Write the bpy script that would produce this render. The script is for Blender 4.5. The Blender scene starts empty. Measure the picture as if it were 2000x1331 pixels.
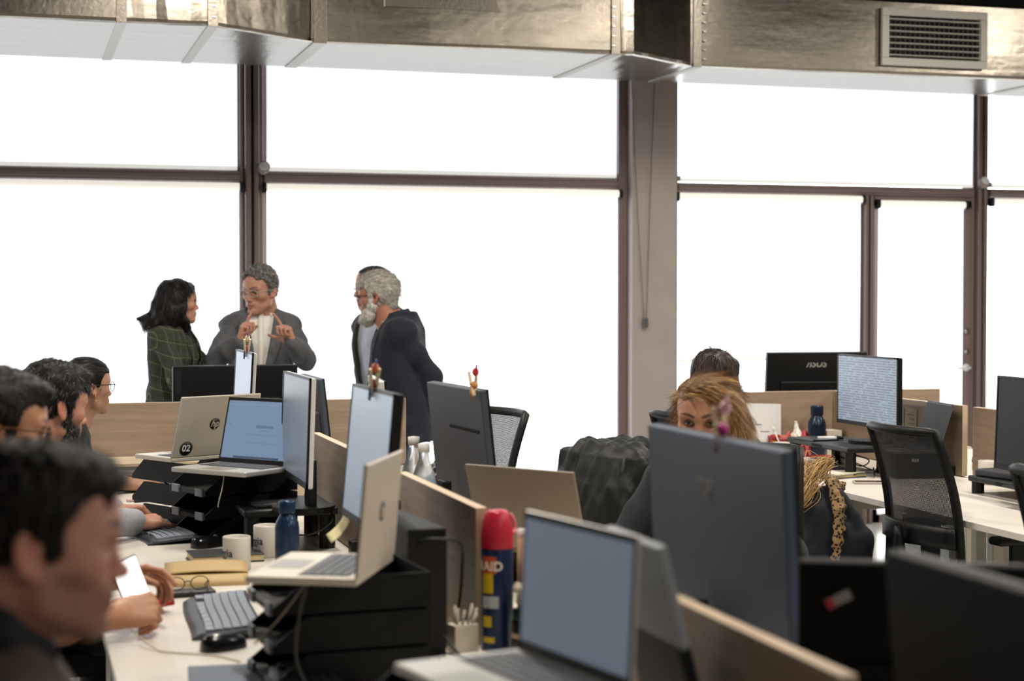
import bpy, bmesh, math, random
import numpy as np
from mathutils import Matrix, Vector, Euler

scene = bpy.context.scene
C = scene.collection
PI = math.pi
R = math.radians

# ------------------------------------------------------------------ camera
cam = bpy.data.cameras.new('camera')
cam.sensor_width = 36.0
cam.lens = 59.4
cam.dof.use_dof = True
cam.dof.focus_distance = 6.4
cam.dof.aperture_fstop = 3.0
cam.clip_end = 200
camo = bpy.data.objects.new('camera', cam)
camo.location = (0, 0, 1.55)
camo.rotation_euler = (R(90 - 1.537), 0, R(-16.38))
C.objects.link(camo)
scene.camera = camo

# ------------------------------------------------------------------ sky outside, exposure
w = bpy.data.worlds.new('overcast_sky')
scene.world = w
w.use_nodes = True
bg = w.node_tree.nodes['Background']
bg.inputs[0].default_value = (0.93, 0.96, 1.0, 1)
bg.inputs[1].default_value = 7.0
BLIND_GLOW = 2.0         # daylight shining through the white blind cloth
scene.view_settings.view_transform = 'Standard'
scene.view_settings.look = 'None'
scene.view_settings.exposure = 0.0
scene.view_settings.gamma = 1.0
scene.view_settings.use_curve_mapping = False
scene.cycles.use_denoising = True
scene.cycles.use_adaptive_sampling = True
scene.cycles.adaptive_threshold = 0.03
scene.cycles.max_bounces = 6
scene.cycles.diffuse_bounces = 3
scene.cycles.glossy_bounces = 3
scene.cycles.transmission_bounces = 5
scene.cycles.caustics_reflective = False
scene.cycles.caustics_refractive = False
scene.cycles.sample_clamp_indirect = 6.0
LAMP_W = 72.0            # each unseen ceiling luminaire

# ------------------------------------------------------------------ materials
MATS = {}
def srgb(h):
    h = h.lstrip('#')
    v = [int(h[i:i + 2], 16) / 255 for i in (0, 2, 4)]
    return tuple((c / 12.92 if c <= 0.04045 else ((c + 0.055) / 1.055) ** 2.4) for c in v)

def mat(name, col='#808080', rough=0.5, metal=0.0, bump=0.0, bscale=200.0, var=0.0, vscale=8.0,
        emit=None, estr=0.0, trans=0.0, ior=1.45, sheen=0.0, stretch=None, coat=0.0, sss=0.0, alpha=1.0, spec=0.5):
    if name in MATS:
        return MATS[name]
    m = bpy.data.materials.new(name)
    m.use_nodes = True
    nt = m.node_tree
    b = nt.nodes['Principled BSDF']
    c = srgb(col) if isinstance(col, str) else col
    b.inputs['Base Color'].default_value = (*c, 1)
    b.inputs['Roughness'].default_value = rough
    b.inputs['Metallic'].default_value = metal
    b.inputs['Transmission Weight'].default_value = trans
    b.inputs['IOR'].default_value = ior
    b.inputs['Alpha'].default_value = alpha
    b.inputs['Specular IOR Level'].default_value = spec
    if sheen:
        b.inputs['Sheen Weight'].default_value = sheen
    if coat:
        b.inputs['Coat Weight'].default_value = coat
        b.inputs['Coat Roughness'].default_value = 0.1
    if sss:
        b.inputs['Subsurface Weight'].default_value = sss
        b.inputs['Subsurface Radius'].default_value = (0.012, 0.004, 0.002)
        b.inputs['Subsurface Scale'].default_value = 0.5
    if emit is not None:
        e = srgb(emit) if isinstance(emit, str) else emit
        b.inputs['Emission Color'].default_value = (*e, 1)
        b.inputs['Emission Strength'].default_value = estr
    if bump or var:
        tc = nt.nodes.new('ShaderNodeTexCoord')
        mp = nt.nodes.new('ShaderNodeMapping')
        nt.links.new(tc.outputs['Object'], mp.inputs[0])
        if stretch:
            mp.inputs['Scale'].default_value = stretch
    if bump:
        n = nt.nodes.new('ShaderNodeTexNoise')
        n.inputs['Scale'].default_value = bscale
        n.inputs['Detail'].default_value = 3
        nt.links.new(mp.outputs[0], n.inputs['Vector'])
        bp = nt.nodes.new('ShaderNodeBump')
        bp.inputs['Strength'].default_value = bump
        bp.inputs['Distance'].default_value = 0.002
        nt.links.new(n.outputs[0], bp.inputs['Height'])
        nt.links.new(bp.outputs[0], b.inputs['Normal'])
    if var:
        n2 = nt.nodes.new('ShaderNodeTexNoise')
        n2.inputs['Scale'].default_value = vscale
        n2.inputs['Detail'].default_value = 5
        nt.links.new(mp.outputs[0], n2.inputs['Vector'])
        rp = nt.nodes.new('ShaderNodeValToRGB')
        rp.color_ramp.elements[0].position = 0.3
        rp.color_ramp.elements[1].position = 0.7
        rp.color_ramp.elements[0].color = (*[max(0, x * (1 - var)) for x in c], 1)
        rp.color_ramp.elements[1].color = (*[min(1, x * (1 + var)) for x in c], 1)
        nt.links.new(n2.outputs[0], rp.inputs[0])
        nt.links.new(rp.outputs[0], b.inputs['Base Color'])
    MATS[name] = m
    return m

# ------------------------------------------------------------------ object helpers
def tag(o, label=None, cat=None, group=None, kind=None):
    if label: o['label'] = label
    if cat: o['category'] = cat
    if group: o['group'] = group
    if kind: o['kind'] = kind
    return o

def thing(name, label, cat, loc=(0, 0, 0), rz=0.0, group=None, kind=None):
    o = bpy.data.objects.new(name, None)
    o.empty_display_size = 0.05
    C.objects.link(o)
    o.location = loc
    o.rotation_euler = (0, 0, rz)
    return tag(o, label, cat, group, kind)

def link(name, me, mats, parent=None, loc=(0, 0, 0), rot=(0, 0, 0), smooth=False):
    if not isinstance(mats, (list, tuple)):
        mats = [mats]
    for m in mats:
        me.materials.append(m)
    if smooth:
        me.polygons.foreach_set('use_smooth', [True] * len(me.polygons))
    o = bpy.data.objects.new(name, me)
    C.objects.link(o)
    o.location = loc
    o.rotation_euler = rot
    if parent is not None:
        o.parent = parent
    return o

class MB:
    """collects shapes for one mesh"""
    def __init__(s):
        s.v = []; s.f = []; s.m = []; s.sm = []
    def add(s, vs, fs, m=0, T=None, smooth=False):
        n = len(s.v)
        if T is not None:
            vs = [tuple(T @ Vector(p)) for p in vs]
        s.v += [tuple(p) for p in vs]
        s.f += [tuple(i + n for i in q) for q in fs]
        s.m += [m] * len(fs)
        s.sm += [smooth] * len(fs)
        return s
    def box(s, lo, hi, m=0, T=None, bev=0.0):
        x0, y0, z0 = lo; x1, y1, z1 = hi
        if bev <= 0:
            vs = [(x, y, z) for x in (x0, x1) for y in (y0, y1) for z in (z0, z1)]
            fs = [(0, 1, 3, 2), (4, 6, 7, 5), (0, 4, 5, 1), (2, 3, 7, 6), (0, 2, 6, 4), (1, 5, 7, 3)]
            return s.add(vs, fs, m, T)
        b = min(bev, (x1 - x0) * .49, (y1 - y0) * .49, (z1 - z0) * .49)
        bm = bmesh.new()
        bmesh.ops.create_cube(bm, size=1)
        for v in bm.verts:
            v.co = Vector(((x0 + x1) / 2 + v.co.x * (x1 - x0), (y0 + y1) / 2 + v.co.y * (y1 - y0), (z0 + z1) / 2 + v.co.z * (z1 - z0)))
        bmesh.ops.bevel(bm, geom=bm.edges[:], offset=b, segments=2, profile=0.5, affect='EDGES')
        bm.verts.index_update()
        s.add([v.co[:] for v in bm.verts], [[v.index for v in f.verts] for f in bm.faces], m, T)
        bm.free()
        return s
    def prism(s, poly, z0, z1, m=0, T=None, smooth=False):
        """closed polygon in xy, extruded z0..z1"""
        n = len(poly)
        vs = [(x, y, z0) for x, y in poly] + [(x, y, z1) for x, y in poly]
        fs = [tuple(range(n))[::-1], tuple(range(n, 2 * n))] + [(i, (i + 1) % n, n + (i + 1) % n, n + i) for i in range(n)]
        return s.add(vs, fs, m, T, smooth)
    def lathe(s, prof, n=24, m=0, T=None, smooth=True, mats=None):
        """profile [(r,z)...] turned round z"""
        vs = []; fs = []; ms = []
        for r, z in prof:
            for i in range(n):
                a = 2 * PI * i / n
                vs.append((r * math.cos(a), r * math.sin(a), z))
        for j in range(len(prof) - 1):
            for i in range(n):
                fs.append((j * n + i, j * n + (i + 1) % n, (j + 1) * n + (i + 1) % n, (j + 1) * n + i))
        k0 = len(s.f)
        s.add(vs, fs, m, T, smooth)
        if mats:
            for j in range(len(prof) - 1):
                for i in range(n):
                    s.m[k0 + j * n + i] = mats[j]
        if prof[0][0] > 1e-5: s.add([(prof[0][0] * math.cos(2 * PI * i / n), prof[0][0] * math.sin(2 * PI * i / n), prof[0][1]) for i in range(n)], [tuple(range(n))[::-1]], m if not mats else mats[0], T)
        if prof[-1][0] > 1e-5: s.add([(prof[-1][0] * math.cos(2 * PI * i / n), prof[-1][0] * math.sin(2 * PI * i / n), prof[-1][1]) for i in range(n)], [tuple(range(n))], m if not mats else mats[-1], T)
        return s
    def tube(s, pts, r, n=8, m=0, T=None, closed=False):
        pts = [Vector(p) for p in pts]
        N = len(pts)
        rs = r if isinstance(r, (list, tuple)) else [r] * N
        vs = []; fs = []
        up = Vector((0, 0, 1)); prev = None
        for i, p in enumerate(pts):
            if closed: d = pts[(i + 1) % N] - pts[i - 1]
            else: d = pts[min(i + 1, N - 1)] - pts[max(i - 1, 0)]
            if d.length < 1e-9: d = Vector((0, 0, 1))
            d.normalize()
            if prev is None:
                a = d.cross(up)
                if a.length < 1e-3: a = d.cross(Vector((1, 0, 0)))
            else:
                a = prev - d * prev.dot(d)
                if a.length < 1e-6: a = d.cross(up)
            a.normalize(); prev = a
            b = d.cross(a)
            for k in range(n):
                t = 2 * PI * k / n
                vs.append(p + (a * math.cos(t) + b * math.sin(t)) * rs[i])
        for i in range(N if closed else N - 1):
            j = (i + 1) % N
            for k in range(n):
                fs.append((i * n + k, i * n + (k + 1) % n, j * n + (k + 1) % n, j * n + k))
        if not closed:
            fs.append(tuple(range(n))[::-1]); fs.append(tuple(range((N - 1) * n, N * n)))
        return s.add(vs, fs, m, T, True)
    def grid(s, fn, nu, nv, m=0, T=None, thick=0.0):
        """surface fn(u,v)->(x,y,z), u,v in 0..1; thick gives it a back"""
        P = [[Vector(fn(i / nu, j / nv)) for j in range(nv + 1)] for i in range(nu + 1)]
        vs = [p for row in P for p in row]
        W = nv + 1
        fs = [(i * W + j, (i + 1) * W + j, (i + 1) * W + j + 1, i * W + j + 1) for i in range(nu) for j in range(nv)]
        if thick:
            nn = []
            for i in range(nu + 1):
                for j in range(nv + 1):
                    du = P[min(i + 1, nu)][j] - P[max(i - 1, 0)][j]
                    dv = P[i][min(j + 1, nv)] - P[i][max(j - 1, 0)]
                    q = du.cross(dv)
                    nn.append(q.normalized() if q.length > 1e-12 else Vector((0, 0, 1)))
            o = len(vs)
            vs = vs + [p - q * thick for p, q in zip(vs, nn)]
            fs = fs + [tuple(o + i for i in f[::-1]) for f in fs]
            bd = [(i, 0) for i in range(nu + 1)] + [(nu, j) for j in range(1, nv + 1)] + [(i, nv) for i in range(nu - 1, -1, -1)] + [(0, j) for j in range(nv - 1, 0, -1)]
            bi = [i * W + j for i, j in bd]
            fs += [(bi[k], o + bi[k], o + bi[(k + 1) % len(bi)], bi[(k + 1) % len(bi)]) for k in range(len(bi))]
        return s.add(vs, fs, m, T, True)
    def mesh(s, name):
        me = bpy.data.meshes.new(name)
        me.from_pydata(s.v, [], s.f)
        me.polygons.foreach_set('material_index', s.m)
        me.polygons.foreach_set('use_smooth', s.sm)
        me.update()
        return me
    def build(s, name, mats, parent=None, loc=(0, 0, 0), rot=(0, 0, 0)):
        return link(name, s.mesh(name), mats, parent, loc, rot)

def TR(loc=(0, 0, 0), rot=(0, 0, 0), sc=(1, 1, 1)):
    return Matrix.LocRotScale(Vector(loc), Euler(rot), Vector(sc))

def bez(pts, n=16):
    """smooth Catmull-Rom run through points"""
    P = [Vector(p) for p in pts]
    P = [P[0] * 2 - P[1]] + P + [P[-1] * 2 - P[-2]]
    out = []
    for i in range(1, len(P) - 2):
        for k in range(n):
            t = k / n
            a, b, c, d = P[i - 1], P[i], P[i + 1], P[i + 2]
            out.append(0.5 * ((2 * b) + (c - a) * t + (2 * a - 5 * b + 4 * c - d) * t * t + (3 * b - a - 3 * c + d) * t ** 3))
    out.append(P[-2])
    return out

def lettering(name, txt, size, m, parent, loc, rot, depth=0.0004, shear=0.0, bold=0.0, space=1.0, curve_r=None, align='CENTER'):
    cu = bpy.data.curves.new(name, 'FONT')
    cu.body = txt
    cu.size = size
    cu.align_x = align
    cu.align_y = 'CENTER'
    cu.extrude = depth
    cu.shear = shear
    cu.offset = bold
    cu.space_character = space
    cu.resolution_u = 3
    t = bpy.data.objects.new('tmp_text', cu)
    C.objects.link(t)
    bpy.context.view_layer.update()
    me = bpy.data.meshes.new_from_object(t.evaluated_get(bpy.context.evaluated_depsgraph_get()))
    bpy.data.objects.remove(t)
    bpy.data.curves.remove(cu)
    if curve_r:     # wrap the letters round a vertical cylinder, local x -> angle, local y -> z
        for v in me.vertices:
            a = v.co.x / curve_r
            r = curve_r + v.co.z
            v.co = Vector((r * math.sin(a), -r * math.cos(a), v.co.y))
    me.materials.clear()
    me.name = name
    return link(name, me, m, parent, loc, rot)

def copy_tree(o, parent=None):
    c = o.copy()
    C.objects.link(c)
    c.parent = parent
    for ch in list(o.children):
        copy_tree(ch, c)
    return c
# ------------------------------------------------------------------ the room
YW = 10.30            # inner face of the window wall
XL, XR, YB, ZC = -4.6, 9.4, -4.0, 3.95
def struct(name, mb, m, parent=None):
    o = mb.build(name, m, parent)
    if parent is None: o['kind'] = 'structure'
    return o
FLOOR = mat('pale_resin_floor', '#cfcdc9', 0.16, var=0.05, vscale=1.5, bump=0.05, bscale=60)
struct('floor', MB().box((XL, YB, -0.1), (XR, YW + 0.4, 0.0)), FLOOR)
struct('ceiling', MB().box((XL, YB, ZC), (XR, YW + 0.4, ZC + 0.1)), mat('dark_ceiling_paint', '#2b2a29', 0.9, var=0.1, vscale=3))
PLASTER = mat('warm_grey_plaster', '#857c70', 0.85, bump=0.1, bscale=80, var=0.04, vscale=2)
struct('wall_back', MB().box((XL, YB - 0.15, 0), (XR, YB, ZC)), PLASTER)
struct('wall_left', MB().box((XL - 0.15, YB, 0), (XL, YW + 0.4, ZC)), PLASTER)
struct('wall_right', MB().box((XR, YB, 0), (XR + 0.15, YW + 0.4, ZC)), PLASTER)
struct('wall_window', MB().box((XL, YW, 3.25), (XR, YW + 0.2, ZC)), mat('dark_ceiling_paint'))

BRONZE = mat('taupe_aluminium', '#7b6c69', 0.42, 0.25, bump=0.04, bscale=300)
BRONZE2 = mat('taupe_steel', '#aaa09c', 0.55, 0.1, bump=0.15, bscale=120, var=0.06, vscale=5)
DKBRONZE = mat('dark_bronze_gasket', '#352c2b', 0.5, 0.2)
def mullion(name, x0, x1, z0=0.0, z1=3.25):
    """extruded post: two ribs with a groove between and slim flanges"""
    t = thing(name, None, None, (0, 0, 0), kind='structure')
    w_ = x1 - x0
    mb = MB()
    mb.box((x0, YW + 0.02, z0), (x1, YW + 0.14, z1))
    mb.build('post', DKBRONZE, t)
    for a, b in ((0.0, 0.16), (0.84, 1.0)):
        MB().box((x0 + w_ * a, YW + 0.005, z0), (x0 + w_ * b, YW + 0.05, z1), 0, None, 0.004).build('flange', BRONZE, t)
    for a, b in ((0.20, 0.46), (0.56, 0.80)):
        MB().box((x0 + w_ * a, YW - 0.035, z0), (x0 + w_ * b, YW + 0.05, z1), 0, None, 0.008).build('rib', BRONZE, t)
    return t
mullion('trim_1', -1.05, -0.907)
mullion('trim_2', 1.310, 1.453)
mullion('trim_3', 5.479, 5.587, 0.0, 2.226)
mullion('trim_4', 6.338, 6.462)
mullion('trim_5', 8.72, 8.86)
# steel column between the two window runs, with its jambs
t = thing('trim_6', None, None, kind='structure')
MB().box((3.800, YW - 0.10, 0), (4.112, YW + 0.18, 3.25), 0, None, 0.006).build('column_face', BRONZE2, t)
MB().box((3.738, YW - 0.02, 0), (3.800, YW + 0.14, 3.25), 0, None, 0.004).build('jamb', BRONZE, t)
MB().box((4.112, YW - 0.02, 0), (4.150, YW + 0.14, 3.25), 0, None, 0.004).build('jamb', BRONZE, t)
def transom(name, x0, x1, z0, z1):
    t = thing(name, None, None, kind='structure')
    MB().box((x0, YW - 0.015, z0), (x1, YW + 0.12, z1), 0, None, 0.003).build('rail', BRONZE, t)
    MB().box((x0, YW - 0.028, z0 + (z1 - z0) * 0.25), (x1, YW - 0.010, z0 + (z1 - z0) * 0.72), 0, None, 0.005).build('bead', BRONZE, t)
    return t
transom('trim_7', -0.907, 1.310, 2.235, 2.302)
transom('trim_8', 1.453, 3.738, 2.235, 2.302)
transom('trim_9', 4.150, 6.338, 2.226, 2.286)
transom('trim_10', 6.462, 8.72, 2.226, 2.286)
transom('trim_11', XL, -1.05, 2.235, 2.302)
# glass
GLASS = mat('window_glass', '#f4f8fa', 0.0, trans=1.0, ior=1.45)
def window(n, x0, x1, z0, z1):
    w_ = thing('window_%d' % n, None, None, kind='structure')
    MB().box((x0, YW + 0.075, z0), (x1, YW + 0.081, z1)).build('pane', GLASS, w_)
    f = MB()
    for a, b in (((x0, z0), (x1, z0 + 0.035)), ((x0, z1 - 0.035), (x1, z1)), ((x0, z0), (x0 + 0.03, z1)), ((x1 - 0.03, z0), (x1, z1))):
        f.box((a[0], YW + 0.06, a[1]), (b[0], YW + 0.10, b[1]))
    f.build('sash', BRONZE, w_)
for i, (x0, x1) in enumerate(((XL, -1.05), (-0.907, 1.310), (1.453, 3.738), (4.150, 6.338), (6.462, 8.72))):
    window(2 * i + 1, x0, x1, 2.30, 3.25)
    if i != 3:
        window(2 * i + 2, x0, x1, 0.0, 2.235)
window(8, 4.150, 5.479, 0.0, 2.226)
# glazed door at the right of the third bay
d = thing('door_1', None, None, kind='structure')
f = MB()
for a, b in (((5.590, 0.0), (6.338, 0.09)), ((5.590, 2.150), (6.338, 2.226)), ((5.590, 0.0), (5.640, 2.2)), ((6.262, 0.0), (6.335, 2.2))):
    f.box((a[0], YW + 0.01, a[1]), (b[0], YW + 0.07, b[1]))
f.build('door_frame', BRONZE, d)
MB().box((5.64, YW + 0.04, 0.09), (6.262, YW + 0.046, 2.15)).build('pane', GLASS, d)
h_ = MB()
h_.tube([(6.300, YW + 0.01, 1.05), (6.300, YW - 0.045, 1.05), (6.200, YW - 0.048, 1.048)], [0.009, 0.010, 0.008], 10)
h_.lathe([(0.0, 0), (0.026, 0), (0.026, 0.012), (0.0, 0.012)], 16, 0, TR((6.300, YW + 0.012, 1.05), (R(90), 0, 0)))
h_.build('handle', mat('white_plastic', '#d9d8d5', 0.4), d)
for zz in (1.16, 1.30):
    MB().lathe([(0.0, 0), (0.018, 0), (0.018, 0.014), (0.0, 0.014)], 14, 0, TR((6.300, YW + 0.012, zz), (R(90), 0, 0))).build('lock', mat('steel_satin', '#9a9894', 0.3, 0.9), d)
# ---- roller blinds
CLOTH = mat('backlit_blind_cloth', '#e9edf2', 0.9, emit=(0.88, 0.94, 1.0), estr=BLIND_GLOW, bump=0.05, bscale=900)
CLOTH_U = mat('backlit_blind_cloth_upper', '#e9edf2', 0.9, emit=(0.90, 0.95, 1.0), estr=BLIND_GLOW * 0.56, bump=0.05, bscale=900)
CLOTH_W = mat('backlit_blind_cloth_sunny', '#f2f2f0', 0.9, emit=(0.92, 0.965, 1.0), estr=BLIND_GLOW * 1.06, bump=0.05, bscale=900)
TUBE = mat('backlit_cream_roll', '#d8d4c9', 0.7, emit=(1.0, 0.955, 0.86), estr=BLIND_GLOW * 0.34)  # glow put in for daylight behind the cream roll
RAIL = mat('backlit_pale_rail', '#c9c8c4', 0.6, emit=(1.0, 0.98, 0.95), estr=BLIND_GLOW * 0.28)  # slight glow put in for window light around the rail
BLKPL = mat('black_plastic', '#0b0b0c', 0.42, spec=0.35)
def blind(label, x0, x1, z0, z1, m, roll=True, y=YW - 0.02):
    t = thing('roller_blind', label, 'blind', ((x0 + x1) / 2, y, z0), group=None)
    c, H = (x0 + x1) / 2, z1 - z0
    hw = (x1 - x0) / 2
    mb = MB()
    mb.grid(lambda u, v: (-hw + 0.012 + (2 * hw - 0.024) * u, 0.004 * math.sin(u * 9 + v * 3), 0.02 + (H - (0.03 if roll else 0.0) - 0.02) * v), 12, 6)
    mb.build('cloth', m, t)
    MB().box((-hw + 0.012, -0.008, 0.0), (hw - 0.012, 0.008, 0.024), 0, None, 0.004).build('bottom_rail', RAIL, t)
    if roll:
        MB().lathe([(0.024, -hw + 0.01), (0.024, hw - 0.01)], 18, 0, TR((0, -0.016, H - 0.028), (0, R(90), 0))).build('roll', TUBE, t)
        for s in (-1, 1):
            b = MB()
            b.box((s * hw - 0.006, -0.045, H - 0.062), (s * hw + 0.006, 0.02, H), 0, None, 0.004)
            b.lathe([(0.0, -0.012), (0.031, -0.012), (0.031, 0.008), (0.0, 0.008)], 18, 0, TR((s * (hw + 0.004), -0.016, H - 0.03), (0, R(90), 0)))
            b.build('bracket', BLKPL, t)
    return t
blind('upper roller blind above the standing woman, left edge of view', -0.90, 1.305, 2.305, 3.24, CLOTH_U, False)
blind('lower roller blind behind the standing woman, left edge of view', -0.90, 1.312, 0.03, 2.232, CLOTH)
blind('wide upper roller blind left of the steel column', 1.460, 3.735, 2.305, 3.24, CLOTH_U, False)
blind('tall lower roller blind behind the white-bearded man', 1.458, 3.740, 0.03, 2.232, CLOTH_W)
blind('upper roller blind right of the steel column, over the door', 4.155, 6.335, 2.29, 3.24, CLOTH_U, False)
blind('lower roller blind right of the column, stopping short of the sill', 4.140, 5.478, 1.112, 2.222, CLOTH_W)
blind('narrow roller blind on the glazed door', 5.595, 6.262, 0.06, 2.196, CLOTH_W)
blind('upper roller blind at the far right edge of view', 6.465, 8.72, 2.29, 3.24, CLOTH_U, False)
blind('lower roller blind at the far right edge of view', 6.465, 8.72, 0.03, 2.222, CLOTH_W)
blind('upper roller blind outside the view on the left', XL + 0.02, -1.06, 2.305, 3.24, CLOTH_U, False)
blind('lower roller blind outside the view on the left', XL + 0.02, -1.06, 0.03, 2.232, CLOTH)
# pull cord with weight in front of the column
t = thing('blind_cord', 'thin looped blind cord with small weight hanging on the column', 'cord', (3.885, YW - 0.125, 1.36))
mb = MB()
mb.tube(bez([(-0.100, 0.0, 1.60), (-0.060, 0, 0.80), (-0.010, 0, 0.03)], 6), 0.0022, 6)
mb.tube(bez([(0.060, 0.0, 1.60), (0.030, 0, 0.80), (0.006, 0, 0.03)], 6), 0.0022, 6)
mb.build('cord', mat('grey_cord', '#4a4442', 0.8), t)
MB().box((-0.016, -0.012, -0.02), (0.016, 0.012, 0.04), 0, None, 0.004).build('weight', mat('grey_weight', '#56514f', 0.5), t)
# small round detectors on the transoms
for x, lab, tilt in ((1.445, 'small round white sensor on mullion above the grey-blazer man', 20), (6.385, 'small round white sensor on mullion above the glazed door', 30)):
    t = thing('motion_sensor', lab, 'sensor', (x, YW - 0.04, 2.29), group='sensors on the window frame')
    mb = MB().lathe([(0.0, 0), (0.034, 0), (0.036, 0.006), (0.036, 0.05), (0.0, 0.05)], 20, 0, TR((0, 0, 0.02), (R(90 - tilt), 0, 0)) @ TR((0, 0, 0)))
    mb.build('housing', mat('warm_grey_plastic', '#8d8481', 0.5), t)
    MB().lathe([(0.0, 0.05), (0.030, 0.05), (0.028, 0.056), (0.0, 0.058)], 20, 0, TR((0, 0, 0.02), (R(90 - tilt), 0, 0))).build('lens', mat('white_plastic'), t)
    MB().lathe([(0.0, 0.0575), (0.006, 0.0575), (0.0, 0.060)], 10, 0, TR((0.008, 0, 0.014), (R(90 - tilt), 0, 0))).build('indicator', BLKPL, t)

# ---- foil-wrapped ventilation duct
FOIL = bpy.data.materials.new('aluminium_foil_lagging'); FOIL.use_nodes = True
nt = FOIL.node_tree; b = nt.nodes['Principled BSDF']
b.inputs['Base Color'].default_value = (*srgb('#8e887e'), 1); b.inputs['Metallic'].default_value = 1.0; b.inputs['Roughness'].default_value = 0.24
tc = nt.nodes.new('ShaderNodeTexCoord')
bp_prev = None
for sc_, dist, st, strh in ((2.2, 0.03, (0.6, 3, 3), 0.15), (24.0, 0.006, (1, 1, 1), 0.18), (700.0, 0.0006, (1, 1, 1), 0.25)):
    mp = nt.nodes.new('ShaderNodeMapping'); mp.inputs['Scale'].default_value = st
    nt.links.new(tc.outputs['Object'], mp.inputs[0])
    n = nt.nodes.new('ShaderNodeTexNoise'); n.inputs['Scale'].default_value = sc_; n.inputs['Detail'].default_value = 3
    nt.links.new(mp.outputs[0], n.inputs['Vector'])
    bp = nt.nodes.new('ShaderNodeBump'); bp.inputs['Distance'].default_value = dist; bp.inputs['Strength'].default_value = strh
    nt.links.new(n.outputs[0], bp.inputs['Height'])
    if bp_prev: nt.links.new(bp_prev.outputs[0], bp.inputs['Normal'])
    bp_prev = bp
nt.links.new(bp_prev.outputs[0], b.inputs['Normal'])
TAPE = mat('foil_tape', '#857f76', 0.36, 1.0, bump=0.5, bscale=60)
duct = thing('ventilation_duct', 'large rectangular foil-wrapped air duct along the top of windows', 'duct', (0, 0, 2.85))
secs = [(-4.5, 8.27, -1.8, 8.27), (-1.8, 8.27, 0.495, 8.27), (0.495, 8.27, 0.93, 8.27), (0.93, 8.27, 1.47, 8.66), (1.47, 8.66, 3.13, 8.62), (3.13, 8.62, 3.22, 8.62), (3.22, 8.62, 3.69, 8.96), (3.69, 8.96, 6.05, 8.97), (6.05, 8.97, 9.3, 8.97)]
def yb(x): return 9.60 + 0.018 * x
for x0, y0, x1, y1 in secs:
    mb = MB()
    n = 8
    # front, bottom, back, top with slightly soft, hand-wrapped lower edge
    def prof(y):
        e = 0.022
        return [(y + e, 0.45), (y, 0.45 - e), (y, e), (y + e * 0.3, e * 0.3), (y + e, 0.0)]
    rows = []
    for i in range(n + 1):
        u = i / n; x = x0 + (x1 - x0) * u; y = y0 + (y1 - y0) * u
        wob = 0.0025 * math.sin(x * 23.0) + 0.002 * math.sin(x * 61.0)
        rows.append([(x, yy + wob * (zz < 0.3), zz + wob * 0.6 * (zz < 0.1)) for yy, zz in prof(y)] + [(x, yb(x) - 0.02, 0.0), (x, yb(x), 0.02), (x, yb(x), 0.45)])
    m_ = len(rows[0])
    vs = [p for r_ in rows for p in r_]
    fs = [(i * m_ + j, (i + 1) * m_ + j, (i + 1) * m_ + (j + 1) % m_, i * m_ + (j + 1) % m_) for i in range(n) for j in range(m_)]
    fs += [tuple(range(m_)), tuple(range(n * m_, n * m_ + m_))[::-1]]
    mb.add(vs, fs)
    mb.build('duct_section', FOIL, duct)
def seam(x, y, w_=0.05, slope=0.0):
    mb = MB()
    t_ = 0.004
    for a, b in (((x, y - t_, 0.0), (x + w_, y + 0.004, 0.45)), ((x, y - t_, -t_), (x + w_, yb(x), 0.004))):
        mb.box(a, b, 0, None, 0.0015)
    mb.build('tape_seam', TAPE, duct)
for x, y, w_ in ((-1.83, 8.265, 0.06), (0.47, 8.265, 0.05), (0.90, 8.262, 0.05), (1.48, 8.65, 0.07), (3.09, 8.615, 0.05), (3.705, 8.955, 0.05), (6.02, 8.965, 0.06)):
    seam(x, y, w_)
for x, y in ((0.93, 8.263), (3.10, 8.612), (3.77, 8.955)):       # rows of staples
    mb = MB()
    for k in range(8):
        mb.box((x - 0.009, y - 0.012, 0.04 + k * 0.052), (x + 0.009, y, 0.046 + k * 0.052))
    o = mb.build('staples', mat('bright_staple', '#e0dcd4', 0.25, 1.0), duct); o['kind'] = 'stuff'
MB().box((1.85, 8.638, 0.20), (2.62, 8.655, 0.37), 0, None, 0.002).build('foil_patch', TAPE, duct)
# air grille in the duct face
gx0, gx1, gz0, gz1 = 4.888, 5.588, 0.052, 0.388
gm = mat('pale_grey_grille', '#b9b8b1', 0.5)
g = MB(); y0 = 8.927
for a, b in (((gx0, gz0), (gx1, gz0 + 0.045)), ((gx0, gz1 - 0.045), (gx1, gz1)), ((gx0, gz0 + 0.045), (gx0 + 0.045, gz1 - 0.045)), ((gx1 - 0.045, gz0 + 0.045), (gx1, gz1 - 0.045))):
    g.box((a[0], y0, a[1]), (b[0], y0 + 0.03, b[1]), 0, None, 0.004)
gr = g.build('grille', gm, duct)
gr['label'] = 'pale grey rectangular air grille'
MB().box((gx0 + 0.04, y0 + 0.026, gz0 + 0.04), (gx1 - 0.04, y0 + 0.029, gz1 - 0.04)).build('grille_shade_plate', mat('painted_recess', '#060606', 0.9), gr)  # flat black plate stands in for the shade inside the duct
sl = MB().box((gx0 + 0.045, -0.003, -0.002), (gx1 - 0.045, 0.012, 0.002)).mesh('slat'); sl.materials.append(gm)
for k in range(7):
    o = bpy.data.objects.new('slat', sl); C.objects.link(o); o.parent = gr; o.location = (0, y0 + 0.008, gz0 + 0.045 + (gz1 - gz0 - 0.09) * (k + 0.5) / 7); o.rotation_euler = (R(-18), 0, 0)
sv = MB().box((-0.0015, 0.0, gz0 + 0.045), (0.0015, 0.010, gz1 - 0.045)).mesh('slat'); sv.materials.append(mat('grille_inner_slat', '#4a4a46', 0.6))
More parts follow.
